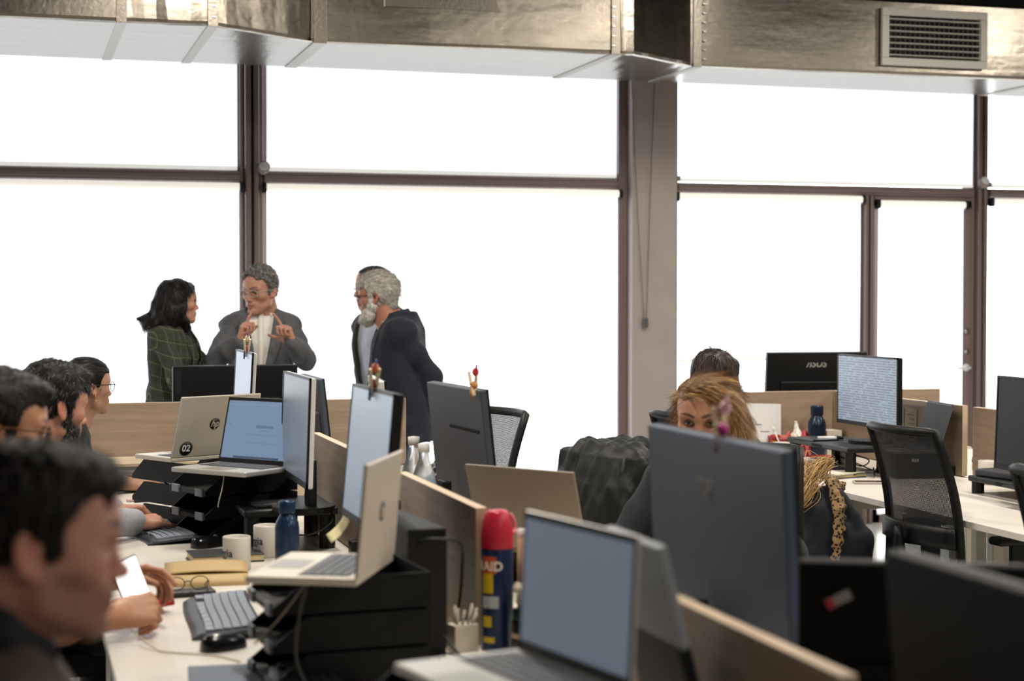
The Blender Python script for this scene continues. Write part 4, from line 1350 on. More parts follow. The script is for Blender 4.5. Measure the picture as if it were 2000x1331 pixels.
def lid_logo_round(lid, Tl, y, z, r, m_disc, txt=None, tm=None, size=0.03, shear=0.0):
    mb = MB().lathe([(0.0, -0.0006), (r, -0.0006), (r, 0.0004), (0.0, 0.0004)], 28, 0, Tl @ TR((-0.0076, y, z), (0, R(90), 0)))
    o = mb.build('badge', m_disc, lid)
    if txt:
        p = Tl @ Vector((-0.0084, y, z))
        e = (Tl.to_3x3() @ Matrix(((0, 0, -1), (-1, 0, 0), (0, 1, 0))).transposed().inverted()).to_euler()
        M3 = Tl.to_3x3() @ Matrix.Identity(3)
        rot = Matrix((M3 @ Vector((0, -1, 0)), M3 @ Vector((0, 0, 1)), M3 @ Vector((-1, 0, 0)))).transposed().to_euler()
        lettering('badge_text', txt, size, tm, o, p, rot, shear=shear, bold=0.0006)
    return o

# ---------- monitors of the left bench
SC_PALE = screen_mat('screen_pale_page', 'plain', '#b3c2d3', 0.42)
SC_BLUE = screen_mat('screen_soft_blue', 'plain', '#a9bdd4', 0.45)
SC_GREY = screen_mat('screen_dim_page', 'plain', '#8f99a8', 0.34)
monitor('slim monitor with llama-like peg clip, seen almost edge-on by the woman with bun', 0.865, 6.68, 180, 0.50, 0.345, 1.330, SC_BLUE, mat('monitor_back_white', '#c9c9c7', 0.45), 3, th=0.016, bump=False)
monitor('monitor on black riser with reflective pale screen, bearded typist', 0.850, 5.30, 180, 0.52, 0.335, 1.300, SC_GREY, mat('monitor_back_white'), 2, th=0.018, base_z=0.872, stand='oval')
monitor('large pale-screened monitor with peg clip and curling yellow note, seen obliquely', 0.852, 4.125, 180, 0.51, 0.345, 1.318, SC_PALE, MONBLK, 5)
monitor('dark thin monitor back beyond the riser, across the divider', 1.36, 7.35, 0, 0.54, 0.33, 1.205, SC_GREY, MONBACK, -3) if False else monitor('slate monitor standing past the riser, on far side of divider', 1.32, 7.74, 0, 0.54, 0.34, 1.176, SC_GREY, MONBACK, 6)
monitor('pale monitor edge peeking out left of the bearded man', 1.38, 6.56, -7, 0.54, 0.33, 1.222, SC_PALE, mat('monitor_back_white'), 3)
monitor('slate-backed monitor with vent slot and red-headed peg clip', 1.332, 5.12, 3, 0.56, 0.37, 1.268, SC_GREY, MONBACK, 6, slot=True, bump=False)
monitor('grey-blue monitor back in front of the blonde woman', 1.262, 2.915, 0, 0.635, 0.375, 1.288, SC_GREY, mat('monitor_back_greyblue', '#465264', 0.42, bump=0.08, bscale=900), 3, bump=False, logo=('TUF', 0.045, mat('logo_faint_bronze', '#6d675f', 0.4, 0.4), -0.02 if False else 0.03, -0.10, {'bold': 0.002}))
monitor('black monitor back with a small red sticker, near right foreground', 1.385, 2.265, 63, 0.50, 0.34, 1.142, SC_GREY, mat('monitor_black_matt', '#030304', 0.7, spec=0.2), 4)
monitor('dark navy monitor in the bottom right corner, nearest the camera', 1.155, 1.745, 0, 0.62, 0.37, 1.204, SC_GREY, mat('monitor_navy_black', '#0a0c12', 0.6, spec=0.25), 5)
# beyond the end panels
monitor('wide black monitor back standing behind left end panel', 1.02, 8.22, 90, 0.600, 0.345, 1.212, SC_GREY, MONBLK, 3, logo=('LENOVO', 0.020, mat('logo_dark_grey', '#2c2d31', 0.3), 0.275, -0.075, {'vert': True}))
monitor('black monitor back lettered in silver behind right end panel', 4.115, 8.22, 84, 0.56, 0.34, 1.246, SC_GREY, MONBLK, 7, logo=('/ISUS', 0.052, mat('logo_silver', '#b9b9b6', 0.3, 0.8), 0.005, -0.062, {'shear': 0.25, 'bold': 0.0015}))
# right bench
SC_DOC = screen_mat('screen_document', 'doc', '#a9bccf', 0.62)
monitor('monitor showing a long document on black riser, right bench', 3.74, 6.96, 180, 0.57, 0.325, 1.272, SC_DOC, MONBLK, 0, base_z=0.872, stand='oval')
monitor('switched-off black monitor cut by the right edge', 3.715, 5.56, 178, 0.60, 0.365, 1.232, screen_mat('screen_off_black', 'off'), MONBLK, 2, base_z=0.812)

# ---------- letter-tray stacks
TRAY = mat('black_tray_plastic', '#050505', 0.55, spec=0.3)
CLIP = mat('grey_tray_label', '#6f7782', 0.5)
def trays(label, x, y, deg, n=3, w_=0.26, d_=0.34, step=0.078):
    """stack of open letter trays; open front faces local +x"""
    t = thing('letter_tray_stack', label, 'letter trays', (x, y, DT), R(deg))
    for k in range(n):
        z = k * step
        tr = thing_child('tray', t)
        mb = MB()
        mb.box((-d_ / 2, -w_ / 2, z + 0.002), (d_ / 2 - 0.03, w_ / 2, z + 0.006))
        for s in (-1, 1):
            y0, y1 = (s * w_ / 2 - 0.003, s * w_ / 2 + 0.003)
            poly = [(-d_ / 2, 0.0), (d_ / 2, 0.0), (d_ / 2, 0.014), (d_ / 2 - 0.075, step - 0.006), (-d_ / 2, step - 0.006)]
            Tq = TR((0, y1, z), (R(90), 0, 0))
            mb.prism(poly, 0.0, 0.006, 0, Tq)
        mb.box((-d_ / 2 - 0.003, -w_ / 2, z), (-d_ / 2 + 0.003, w_ / 2, z + step - 0.006))
        mb.box((d_ / 2 - 0.034, -w_ / 2, z), (d_ / 2 - 0.002, w_ / 2, z + 0.012))
        mb.build('tray_shell', TRAY, tr)
        for s in (-1, 1):
            MB().box((d_ / 2 - 0.006, s * w_ * 0.34 - 0.026, z - 0.004), (d_ / 2 + 0.003, s * w_ * 0.34 + 0.026, z + 0.022), 0, None, 0.002).build('label_clip', CLIP, tr)
    return t
trays('black letter trays with grey clips carrying the laptop showing a search page', 0.700, 5.71, 200)
trays('black letter trays half hidden behind the search-page laptop', 0.595, 6.085, 119)
trays('large black letter trays carrying the open silver laptop, phone man side', 0.655, 3.56, 184, 3, 0.25, 0.335)
trays('black letter trays under the foreground laptop', 0.66, 2.45, 182, 3, 0.25, 0.33)
# tower of black box things behind the silver laptop
t = thing('desktop_computer', 'small black desktop computer standing behind the silver laptop', 'computer', (0.865, 3.82, DT), R(4))
MB().box((-0.045, -0.17, 0.0), (0.045, 0.17, 0.29), 0, None, 0.004).build('case', mat('black_computer_case', '#080807', 0.55, spec=0.3), t)
MB().box((-0.0455, -0.171, 0.02), (0.0455, -0.168, 0.27), 0, None, 0.001).build('front_panel', mat('computer_front_brown', '#14110f', 0.5, spec=0.3), t)
for k in range(3):
    MB().box((-0.048, -0.10, 0.06 + k * 0.07), (-0.044, 0.06, 0.068 + k * 0.07)).build('vent', mat('painted_recess'), t)

# ---------- laptops
SC_SEARCH = screen_mat('screen_search_page', 'page', '#93b0d2', 0.55)
_, lid, Tl, lh = laptop('silver laptop showing a blue search page on letter trays', 0.760, 5.605, 0.974, 220, 0.325, 0.225, 104, SILVER, SC_SEARCH)
for (a, b, y, z, mm) in ((0.075, 0.009, 0.02, 0.125, '#5f7896'), (0.035, 0.006, 0.02, 0.112, '#7088a4'), (0.13, 0.004, 0.012, 0.098, '#7088a4'), (0.13, 0.004, 0.012, 0.070, '#7088a4'), (0.20, 0.007, 0.0, 0.020, '#43566e'), (0.30, 0.003, 0.0, 0.198, '#7f97b4')):
    MB().box((0.0008, y - a / 2, z - b / 2), (0.0012, y + a / 2, z + b / 2)).build('page_line', mat('page_line_' + mm, mm, 0.4, emit=mm, estr=0.4), lid).matrix_local = Tl
_, lid, Tl, lh = laptop('pale gold laptop lid with round logo and number 02 sticker', 0.656, 5.97, 0.974, 119, 0.335, 0.225, 107, GOLD)
DARKD = mat('badge_dark', '#2f2b28', 0.4, 0.3)
lid_logo_round(lid, Tl, 0.012, 0.120, 0.021, DARKD, 'hp', mat('badge_pale', '#d8d0be', 0.4, 0.4), 0.034, 0.3)
lid_logo_round(lid, Tl, 0.115, 0.034, 0.026, mat('sticker_black', '#16181c', 0.5), '02', mat('sticker_white', '#e6e6e2', 0.5), 0.034)
_, lid, Tl, lh = laptop('open pale silver laptop with lid back to camera, phone man side', 0.712, 3.42, 0.974, 155, 0.325, 0.230, 95, mat('laptop_champagne', '#d3cabb', 0.38, 0.3), screen_mat('screen_lap', 'plain', '#9fb2c9', 0.5))
lid_logo_round(lid, Tl, 0.0, 0.115, 0.021, DARKD, 'hp', mat('badge_pale'), 0.034, 0.3)
_, lid, Tl, lh = laptop('taupe laptop lid seen from behind the long divider', 1.368, 4.45, 0.83, 36, 0.375, 0.245, 106, TAUPE, screen_mat('screen_lap2', 'plain', '#9fb2c9', 0.4))
laptop('foreground silver laptop with dim grey-blue screen', 0.800, 2.395, 0.974, 192, 0.330, 0.222, 93, SILVER, screen_mat('screen_lap_dim', 'plain', '#8d9bad', 0.36))
laptop('dark-screened laptop propped on black block, right bench', 3.935, 6.76, 0.85, 170, 0.31, 0.215, 108, mat('laptop_dark_silver', '#77797c', 0.35, 0.7), screen_mat('screen_dark_landscape', 'off'))
t = thing('laptop_stand', 'black block with white clip under the dark-screened laptop', 'stand', (3.86, 6.76, DT), R(170))
MB().box((-0.10, -0.14, 0), (0.12, 0.14, 0.10), 0, None, 0.006).build('block', TRAY, t)
MB().box((0.02, 0.139, 0.075), (0.05, 0.143, 0.088), 0, None, 0.001).build('clip', mat('white_plastic'), t)
t = thing('laptop_stand', 'low black folding stand under the taupe laptop', 'stand', (1.43, 4.50, DT), R(36))
MB().box((-0.09, -0.16, 0), (0.12, 0.16, 0.012), 0, None, 0.004).build('foot', TRAY, t)
MB().box((-0.09, -0.16, 0.076), (0.12, 0.16, 0.088), 0, None, 0.004).build('deck', TRAY, t)
for s in (-1, 1):
    MB().box((-0.06, s * 0.13 - 0.01, 0.01), (0.09, s * 0.13 + 0.01, 0.08)).build('arm', TRAY, t)
# folder leaning behind the foreground laptop
t = thing('document_folder', 'grey and black folder leaning beside foreground laptop', 'folder', (1.000, 2.36, DT), R(0))
Tf = TR((0, 0, 0.0), (0, R(-14), 0))
MB().box((-0.008, -0.10, 0.30), (0.008, 0.13, 0.462), 0, Tf, 0.003).build('grey_cover', mat('folder_grey', '#8b9097', 0.45), t)
MB().box((-0.010, -0.10, 0.0), (0.010, 0.13, 0.31), 0, Tf, 0.003).build('black_spine', TRAY, t)

# ---------- monitor risers
def riser(label, x, y, deg, w_=0.36, d_=0.24, h_=0.132, legs=(0.05, 0.05)):
    t = thing('monitor_riser', label, 'riser', (x, y, DT), R(deg))
    m = mat('riser_black_plastic', '#0e0f11', 0.42, spec=0.4)
    MB().box((-d_ / 2, -w_ / 2, h_ - 0.024), (d_ / 2, w_ / 2, h_), 0, None, 0.006).build('deck', m, t)
    for sx in (-1, 1):
        for sy in (-1, 1):
            x0, y0 = sx * (d_ / 2 - 0.03), sy * (w_ / 2 - 0.03)
            MB().prism([(x0 + 0.026 * math.cos(a), y0 + 0.026 * math.sin(a)) for a in np.linspace(0, 2 * PI, 9)[:-1]], 0.0, h_ - 0.02).build('leg', m, t)
    v = MB()
    for k in range(9):
        v.box((-d_ / 2 - 0.0006, -0.06 + k * 0.012, h_ - 0.018), (-d_ / 2 + 0.001, -0.053 + k * 0.012, h_ - 0.006))
    v.build('grip_ribs', mat('painted_recess'), t)
    return t
riser('black riser carrying the tilted monitor, bearded typist desk', 0.835, 5.50, 0, 0.36, 0.30)
riser('black riser under the document monitor, right bench', 3.675, 7.06, 0, 0.62, 0.28)
riser('low grey riser with ribbed edge at right edge of view', 3.905, 5.86, 0, 0.50, 0.32, 0.072)

# ---------- keyboards and mice
KEYC = mat('keyboard_keycap', '#878f9c', 0.42)
def keyboard(label, x, y, deg, w_=0.44, d_=0.19, body='#3b3f47', key='#8b93a0', wave=0.012):
    """long side along local y, user side at -x"""
    t = thing('keyboard', label, 'keyboard', (x, y, DT), R(deg))
    def wy(v): return wave * math.sin(PI * v * 2 + 0.5)
    mb = MB()
    def top(u, v):
        xx = -d_ / 2 + d_ * u + wy(v) * (1 - u * 0.4)
        return (xx, (v - 0.5) * w_ * (1 - 0.03 * (1 - u)), 0.012 + 0.014 * u - 0.010 * (1 if u == 0 else 0))
    mb.grid(top, 8, 24, thick=0.011)
    mb.build('body', mat('keyboard_body_' + body, body, 0.42), t)
    k = MB()
    rows = 6
    for r_ in range(rows):
        n = 19 if r_ else 9
        for c_ in range(n):
            u0 = 0.20 + 0.76 * r_ / rows
            v0 = 0.03 + 0.94 * c_ / n; v1 = 0.03 + 0.94 * (c_ + 1) / n
            if 0.66 < (v0 + v1) / 2 < 0.69 or 0.80 < (v0 + v1) / 2 < 0.825: continue
            g = 0.0018 / w_
            a = top(u0, v0 + g); b = top(u0 + 0.76 / rows - 0.014, v1 - g)
            k.box((a[0], a[1], a[2] - 0.001), (b[0], b[1], b[2] + 0.0055), 0, None, 0)
    o = k.build('keys', mat('keyboard_key_' + key, key, 0.45), t); o['kind'] = 'stuff'
    return t
keyboard('grey wave-shaped keyboard on the desk of the phone man', 0.485, 4.235, -3, 0.52, 0.165, wave=0.003)
keyboard('grey curved keyboard under the hands of the bearded typist', 0.452, 5.76, 8, 0.42, 0.165)
keyboard('black keyboard on a grey mat at the bottom edge', 0.56, 3.40, -5, 0.40, 0.15, '#101114', '#24262b', 0.004)
keyboard('dark keyboard half hidden beyond hand at right bench', 3.52, 7.05, 4, 0.42, 0.14, '#1b1c20', '#2c2e33', 0.004)
t = thing('desk_mat', 'blue-grey desk mat under the black keyboard at the bottom edge', 'mat', (0.52, 3.42, DT), R(-5))
MB().box((-0.19, -0.28, 0.0), (0.16, 0.27, 0.003), 0, None, 0.001).build('sheet', mat('blue_grey_mat', '#5e6878', 0.6), t)
for o in C.objects:
    if o.get('label', '').startswith('black keyboard on a grey mat'): o.location.z = DT + 0.003
def mouse(label, x, y, deg, m, s=1.0, z=DT):
    t = thing('computer_mouse', label, 'mouse', (x, y, z), R(deg))
    mb = MB()
    mb.grid(lambda u, v: (0.056 * s * math.cos(PI * (1 - u)) * (1.0), 0.032 * s * math.sin(PI * u) ** 0.6 * math.cos(PI * v) * (1 + 0.1 * math.cos(PI * u)), 0.002 + (0.036 - 0.006 * math.cos(PI * (1 - u))) * s * math.sin(PI * v) ** 0.7 * math.sin(PI * min(1, u * 0.9 + 0.05)) ** 0.5), 16, 14)
    mb.add([(0.054 * s * math.cos(a), 0.031 * s * math.sin(a), 0.001) for a in np.linspace(0, 2 * PI, 17)[:-1]], [tuple(range(16))])
    mb.build('shell', m, t)
    MB().lathe([(0.0, -0.004), (0.009 * s, -0.004), (0.009 * s, 0.004), (0.0, 0.004)], 12, 0, TR((0.028 * s, 0, 0.029 * s), (R(90), 0, 0))).build('scroll_wheel', mat('wheel_grey', '#3a3b3e', 0.6), t)
    return t
GLOSSBLK = mat('glossy_black_plastic', '#121214', 0.22)
mouse('black mouse in front of the grey wave-shaped keyboard', 0.452, 3.875, 25, GLOSSBLK)
mouse('black mouse beside the mug, bearded typist desk', 0.588, 5.47, 25, GLOSSBLK)
mouse('white mouse beside black riser leg on right bench', 3.63, 7.20, -30, mat('white_gloss_plastic', '#d5d6d8', 0.25), 1.1)
mouse('small black mouse behind the mesh chair, right bench', 3.80, 6.92, 40, GLOSSBLK, 0.8)

# ---------- mugs, bottles, jars
def mug(label, x, y, deg, txt=True, r=0.041, h_=0.098, col='#cfc9c0', z=DT):
    t = thing('mug', label, 'mug', (x, y, z), R(deg), group=None)
    m = mat('mug_glaze_' + col, col, 0.35)
    MB().lathe([(0.0, 0.004), (r * 0.93, 0.0), (r, 0.004), (r, h_ - 0.002), (r - 0.0015, h_), (r - 0.004, h_ - 0.002), (r - 0.004, 0.008), (0.0, 0.008)], 32).build('cup', m, t)
    mb = MB(); mb.tube(bez([(r - 0.001, 0, h_ * 0.80), (r + 0.022, 0, h_ * 0.74), (r + 0.026, 0, h_ * 0.45), (r + 0.012, 0, h_ * 0.25), (r - 0.001, 0, h_ * 0.22)], 5), 0.0055, 8); mb.build('handle', m, t)
    if txt:
        ink = mat('mug_ink_navy', '#2c2f45', 0.5)
        lettering('lettering', 'deloggia', 0.033, ink, t, (0, 0, 0.052), (0, 0, R(-98 - deg)), 0.0002, curve_r=r + 0.0004, bold=0.0004)
        lettering('lettering', 'deloggia', 0.033, ink, t, (0, 0, 0.052), (0, 0, R(148 - deg)), 0.0002, curve_r=r + 0.0004, bold=0.0004)
    return t
mug('white mug lettered in navy, beside black notebook', 0.622, 5.00, 80)
mug('white mug half hidden behind the blue bottle', 0.742, 5.22, 100)
mug('white mug lettered in navy on right bench, by grey riser', 4.00, 6.36, 0, True, 0.044, 0.10)
mug('plain white mug with spoon, right bench', 3.62, 7.60, 60, False, 0.042, 0.085)
def flask(label, x, y, z=DT, s=1.0, col='#1d3350'):
    t = thing('drinking_bottle', label, 'bottle', (x, y, z))
    m = mat('bottle_enamel_' + col, col, 0.28, 0.3)
    MB().lathe([(a * s, b * s) for a, b in ((0.0, 0.0), (0.034, 0.0), (0.036, 0.004), (0.036, 0.118), (0.034, 0.135), (0.025, 0.152), (0.0215, 0.158), (0.0215, 0.166), (0.0, 0.166))], 32).build('body', m, t)
    MB().lathe([(a * s, b * s) for a, b in ((0.0, 0.163), (0.0245, 0.163), (0.0250, 0.168), (0.0250, 0.196), (0.0235, 0.200), (0.0, 0.200))], 28).build('cap', m, t)
    return t
flask('navy blue metal bottle with screw cap by the white mugs', 0.770, 4.99)
flask('dark blue metal bottle against the divider, right bench', 3.86, 7.70, DT, 1.28, '#16243a')
# clear water bottles
PET = mat('clear_bottle_plastic', '#eef4f8', 0.08, trans=0.92, ior=1.2, alpha=0.75)
def pet(label, x, y, s=1.0):
    t = thing('water_bottle', label, 'bottle', (x, y, DT))
    MB().lathe([(a * s, b * s) for a, b in ((0.0, 0.002), (0.033, 0.002), (0.037, 0.012), (0.037, 0.10), (0.034, 0.115), (0.037, 0.13), (0.037, 0.20), (0.030, 0.235), (0.015, 0.275), (0.0135, 0.29), (0.0135, 0.305))], 24).build('body', PET, t)
    MB().lathe([(a * s, b * s) for a, b in ((0.0375, 0.135), (0.0378, 0.136), (0.0378, 0.185), (0.0375, 0.186))], 24).build('label', mat('bottle_label_blue', '#7fa6c9', 0.5), t)
    MB().lathe([(a * s, b * s) for a, b in ((0.0, 0.295), (0.0160, 0.295), (0.0160, 0.318), (0.0, 0.320))], 20).build('cap', mat('white_plastic'), t)
    return t
pet('clear plastic water bottle nearest, behind the long divider', 1.195, 5.02, 1.12)
pet('clear plastic water bottle farther back, behind the divider', 1.205, 5.20, 1.14)

# ---------- spray can and neighbours
t = thing('spray_can', 'blue aerosol can with red cap and yellow lettering', 'spray can', (1.052, 3.700, DT))
t.scale = (1.14, 1.14, 1.13)
r = 0.0325
MB().lathe([(0.0, 0.0), (r - 0.002, 0.0), (r, 0.004), (r, 0.205), (r - 0.004, 0.214), (0.0, 0.214)], 32).build('body', mat('can_blue', '#162a4f', 0.3, 0.3), t)
MB().lathe([(r + 0.0005, 0.207), (r + 0.001, 0.212), (r + 0.0005, 0.235), (r - 0.004, 0.262), (r - 0.010, 0.278), (r - 0.013, 0.282), (0.0, 0.283)], 32).build('cap', mat('cap_red', '#b51f38', 0.35), t)
mb = MB(); mb.tube(bez([(0.026, -0.004, 0.275), (0.0335, -0.006, 0.262), (0.0350, -0.007, 0.245), (0.030, -0.016, 0.236)], 5), 0.0035, 8); mb.build('spout', mat('cap_red_light', '#d8707c', 0.35), t)
def patch_on(name, a0, a1, z0, z1, m, rr=r + 0.0006):
    mb = MB(); mb.grid(lambda u, v: (rr * math.sin(R(a0 + (a1 - a0) * u)), -rr * math.cos(R(a0 + (a1 - a0) * u)), z0 + (z1 - z0) * v), 10, 2); return mb.build(name, m, t)
patch_on('label_red', -75, -18, 0.158, 0.192, mat('label_orange_red', '#c4532b', 0.4))
patch_on('label_yellow', -75, -30, 0.118, 0.158, mat('label_yellow', '#d8b92a', 0.4))
patch_on('label_white', -75, -10, 0.088, 0.112, mat('label_white', '#b9bcc4', 0.4))
patch_on('label_yellow_ring', -70, -35, 0.050, 0.072, mat('label_yellow'))
patch_on('label_yellow_ring', -70, -25, 0.018, 0.030, mat('label_yellow'))
lettering('lettering', 'RAID', 0.026, mat('label_lettering_cream', '#e8e0cc', 0.4), t, (0, 0, 0.172), (0, 0, R(-46)), 0.0003, curve_r=r + 0.0012, bold=0.0006)
t = thing('cardboard_tube', 'slim beige tube with white top next to the red-capped can', 'tube', (1.125, 3.735, DT))
MB().lathe([(0.0, 0.0), (0.014, 0.0), (0.014, 0.262), (0.0, 0.262)], 18).build('tube', mat('beige_card', '#b08d74', 0.7), t)
MB().lathe([(0.0145, 0.252), (0.0145, 0.268), (0.0, 0.269)], 18).build('end_cap', mat('white_plastic'), t)
t = thing('jar', 'dark glass jar with teal lid in front of the can', 'jar', (1.098, 3.625, DT))
MB().lathe([(0.0, 0.0), (0.030, 0.0), (0.032, 0.006), (0.032, 0.075), (0.028, 0.085), (0.0, 0.085)], 26).build('glass', mat('dark_jar_glass', '#1e1b14', 0.15), t)
MB().lathe([(0.0295, 0.082), (0.030, 0.084), (0.030, 0.103), (0.0, 0.104)], 26).build('lid', mat('teal_lid', '#1d3a3a', 0.4), t)
MB().lathe([(0.0322, 0.040), (0.0326, 0.041), (0.0326, 0.050), (0.0322, 0.051)], 26).build('band', mat('cream_band', '#b9a78c', 0.5), t)
# crumpled tissue and a twist of clear film on top
rng = np.random.RandomState(5)
t = thing('crumpled_tissue', 'crumpled grey-white tissue stuffed on the dark jar', 'tissue', (1.098, 3.625, DT + 0.103))
F = Field((-0.06, -0.06, -0.01), (0.06, 0.06, 0.09), 0.004)
for k in range(14):
    a = rng.uniform(0, 6.28); rr = rng.uniform(0.0, 0.028)
    F.ell((rr * math.cos(a), rr * math.sin(a), rng.uniform(0.012, 0.05)), rng.uniform(0.008, 0.02, 3), 0.004)
F.ripple(0.003, 240, 3)
solid('tissue', [F], mat('grey_tissue', '#b5ab9c', 0.9), t)
t = thing('small_carton', 'small white carton at the foot of the long divider', 'carton', (0.972, 3.705, DT), R(12))
MB().box((-0.03, -0.022, 0), (0.03, 0.022, 0.062), 0, None, 0.001).build('box', mat('white_carton', '#c9bfae', 0.7), t)
mb = MB()
for k in range(9):
    a = k * 0.7
    mb.tube([(0.018 * math.cos(a), 0.012 * math.sin(a), 0.05), (0.028 * math.cos(a) + 0.01, 0.02 * math.sin(a), 0.095 + 0.01 * math.sin(k * 2.1))], 0.0035, 6)
mb.build('crumpled_paper', mat('grey_tissue'), t)

# ---------- desk clutter of the bearded typist
t = thing('notebook', 'black notebook with cream pages beside the mug', 'notebook', (0.610, 5.19, DT), R(3))
MB().box((-0.105, -0.068, 0.004), (0.105, 0.068, 0.021)).build('pages', mat('cream_pages', '#d2bd92', 0.8), t)
for z in (0.0, 0.021):
    MB().box((-0.108, -0.071, z), (0.108, 0.071, z + 0.004), 0, None, 0.0015).build('cover', mat('black_cover', '#1d1f23', 0.5), t)
t = thing('cardboard_folder', 'open kraft-yellow cardboard folder lying on the desk', 'folder', (0.512, 4.80, DT), R(-4))
kraft = mat('kraft_yellow', '#b29766', 0.6, var=0.05, vscale=10)
mb = MB()
mb.grid(lambda u, v: (-0.115 + 0.23 * u, -0.075 + 0.15 * v, 0.004 + 0.022 * math.sin(PI * min(1, v * 1.25)) ** 0.7), 8, 10, thick=0.003); mb.build('lower_leaf', kraft, t)
mb = MB()
mb.grid(lambda u, v: (-0.115 + 0.23 * u, -0.02 + 0.115 * v, 0.030 + 0.014 * v + 0.005 * math.sin(PI * u)), 8, 6, thick=0.003); mb.build('upper_leaf', kraft, t)
MB().box((-0.115, 0.070, 0.0), (0.115, 0.076, 0.042)).build('spine', kraft, t)
MB().box((-0.115, -0.076, 0.0), (0.115, 0.076, 0.004)).build('bottom_leaf', kraft, t)
t = thing('glasses_case', 'flat black glasses case near the hand holding phone', 'case', (0.437, 4.60, DT), R(5))
MB().box((-0.075, -0.035, 0.0), (0.075, 0.035, 0.016), 0, None, 0.007).build('shell', mat('dark_brown_case', '#1e1712', 0.5), t)
t = thing('spectacles', 'thin-rimmed spectacles resting on the black case', 'glasses', (0.437, 4.60, DT + 0.016), R(5))
mb = MB()
for s in (-1, 1):
    mb.tube([(s * 0.032 + 0.024 * math.cos(a), -0.02, 0.020 + 0.018 * math.sin(a)) for a in np.linspace(0, 2 * PI, 21)[:-1]], 0.0015, 6, closed=True)
    mb.tube([(s * 0.057, -0.02, 0.024), (s * 0.060, 0.02, 0.016), (s * 0.055, 0.03, 0.002)], 0.0016, 6)
mb.tube([(-0.009, -0.02, 0.024), (0.0, -0.021, 0.027), (0.009, -0.02, 0.024)], 0.0015, 6)
mb.build('frame', mat('black_wire', '#171412', 0.4), t)
# earphones
def tangle(label, x, y, z, m, n, rad, hgt, seed, r_=0.0015):
    rng = np.random.RandomState(seed)
    t = thing('earphones', label, 'earphones', (x, y, z))
    pts = []
    for k in range(n):
        a = k * 1.35 + rng.uniform(-0.4, 0.4); rr = rad * rng.uniform(0.4, 1.0)
        pts.append((rr * math.cos(a) * 1.4, rr * math.sin(a), 0.002 + abs(rng.normal()) * hgt))
    mb = MB(); mb.tube(bez(pts, 7), r_, 6); mb.build('cord', m, t)
    for k in range(2):
        F = Field((-0.012, -0.012, -0.004), (0.012, 0.012, 0.014), 0.0025)
        F.ell((0, 0, 0.006), (0.007, 0.006, 0.006), 0.003); F.cone((0.004, 0, 0.006), (0.009, 0, 0.002), 0.003, 0.002, 0.003)
        o = solid('earbud', [F], mat('white_plastic'), t); o.location = (-0.012 + k * 0.022, -0.018, 0)
    return t
tangle('tangled white earphones beside letter trays', 0.690, 5.885, DT, mat('white_cord', '#cfc9bd', 0.5), 22, 0.040, 0.018, 3)
t = thing('hard_drive', 'flat black drive lying on the monitor riser', 'drive', (0.775, 5.40, 0.872), R(8))
MB().box((-0.05, -0.04, 0.0), (0.05, 0.04, 0.014), 0, None, 0.005).build('shell', mat('black_rubber', '#1b1c20', 0.5), t)
# sticky note hanging off the big monitor
t = thing('sticky_note', 'curling pale yellow note stuck to the monitor edge', 'note', (0.848, 4.385, 0.965), R(0))
mb = MB(); mb.grid(lambda u, v: (-0.012 - 0.05 * v ** 1.6 - 0.0 * u, -0.038 + 0.076 * u, 0.0 - 0.072 * v + 0.010 * v * v + 0.012 * u), 6, 8, thick=0.0006); mb.build('paper', mat('pale_yellow_paper', '#d9d1a0', 0.8), t)
# paper stack at the far end
def paper_stack(label, x, y, deg, w_, d_, h_, n, z=DT, cols=('#8a8884', '#c9c3b6', '#5f5f62', '#a9a39a')):
    t = thing('document_stack', label, 'paper stack', (x, y, z), R(deg))
    rng = np.random.RandomState(n)
    for k in range(n):
        a, b = rng.normal(0, 0.003, 2)
        c = cols[rng.randint(len(cols))] if k < n - 1 else '#b9a88c'
        MB().box((-w_ / 2 + a, -d_ / 2 + b, h_ * k / n), (w_ / 2 + a, d_ / 2 + b, h_ * (k + 1) / n - 0.0006)).build('folder', mat('stack_' + c, c, 0.7), t)
    return t
paper_stack('tall stack of grey document folders before the left end panel', 0.565, 7.28, 2, 0.46, 0.32, 0.115, 9)
t = thing('loose_papers', 'white loose papers lying on the folder stack', 'papers', (0.66, 7.24, DT + 0.115), R(14))
for k in range(3):
    MB().box((-0.12 + 0.006 * k, -0.09, 0.002 * k), (0.12 + 0.006 * k, 0.09, 0.002 * k + 0.0016), 0, TR((0, 0, 0), (0, 0, R(4 * k)))).build('sheet', mat('white_paper', '#d6d6d4', 0.8), t)
t = thing('cream_note_block', 'small cream block of notes leaning near the 02 laptop', 'notes', (0.735, 7.33, DT + 0.121), R(20))
MB().box((-0.035, -0.02, 0), (0.035, 0.02, 0.045), 0, TR((0, 0, 0), (R(8), 0, 0))).build('block', mat('cream_pages'), t)
# highlighters
def pen(label, x, y, deg, c1, c2, L=0.12, r_=0.0065, z=DT, cat='highlighter', name='highlighter_pen'):
    t = thing(name, label, cat, (x, y, z + r_), R(deg))
    MB().lathe([(0.0, -L / 2), (r_ * 0.8, -L / 2), (r_, -L / 2 + 0.004), (r_, L * 0.15)], 14, 0, TR((0, 0, 0), (0, R(90), 0))).build('barrel', mat('pen_' + c1, c1, 0.4), t)
    MB().lathe([(r_ * 1.05, L * 0.15), (r_ * 1.05, L / 2 - 0.006), (r_ * 0.7, L / 2), (0.0, L / 2)], 14, 0, TR((0, 0, 0), (0, R(90), 0))).build('cap', mat('pen_' + c2, c2, 0.4), t)
    return t
pen('pink and red highlighter at the front of the pens', 0.470, 6.765, 15, '#c9b0ac', '#c9283f' if False else '#b3202f')
pen('yellow highlighter pen lying between pink and green ones', 0.498, 6.735, 12, '#16181c', '#c8c92b')
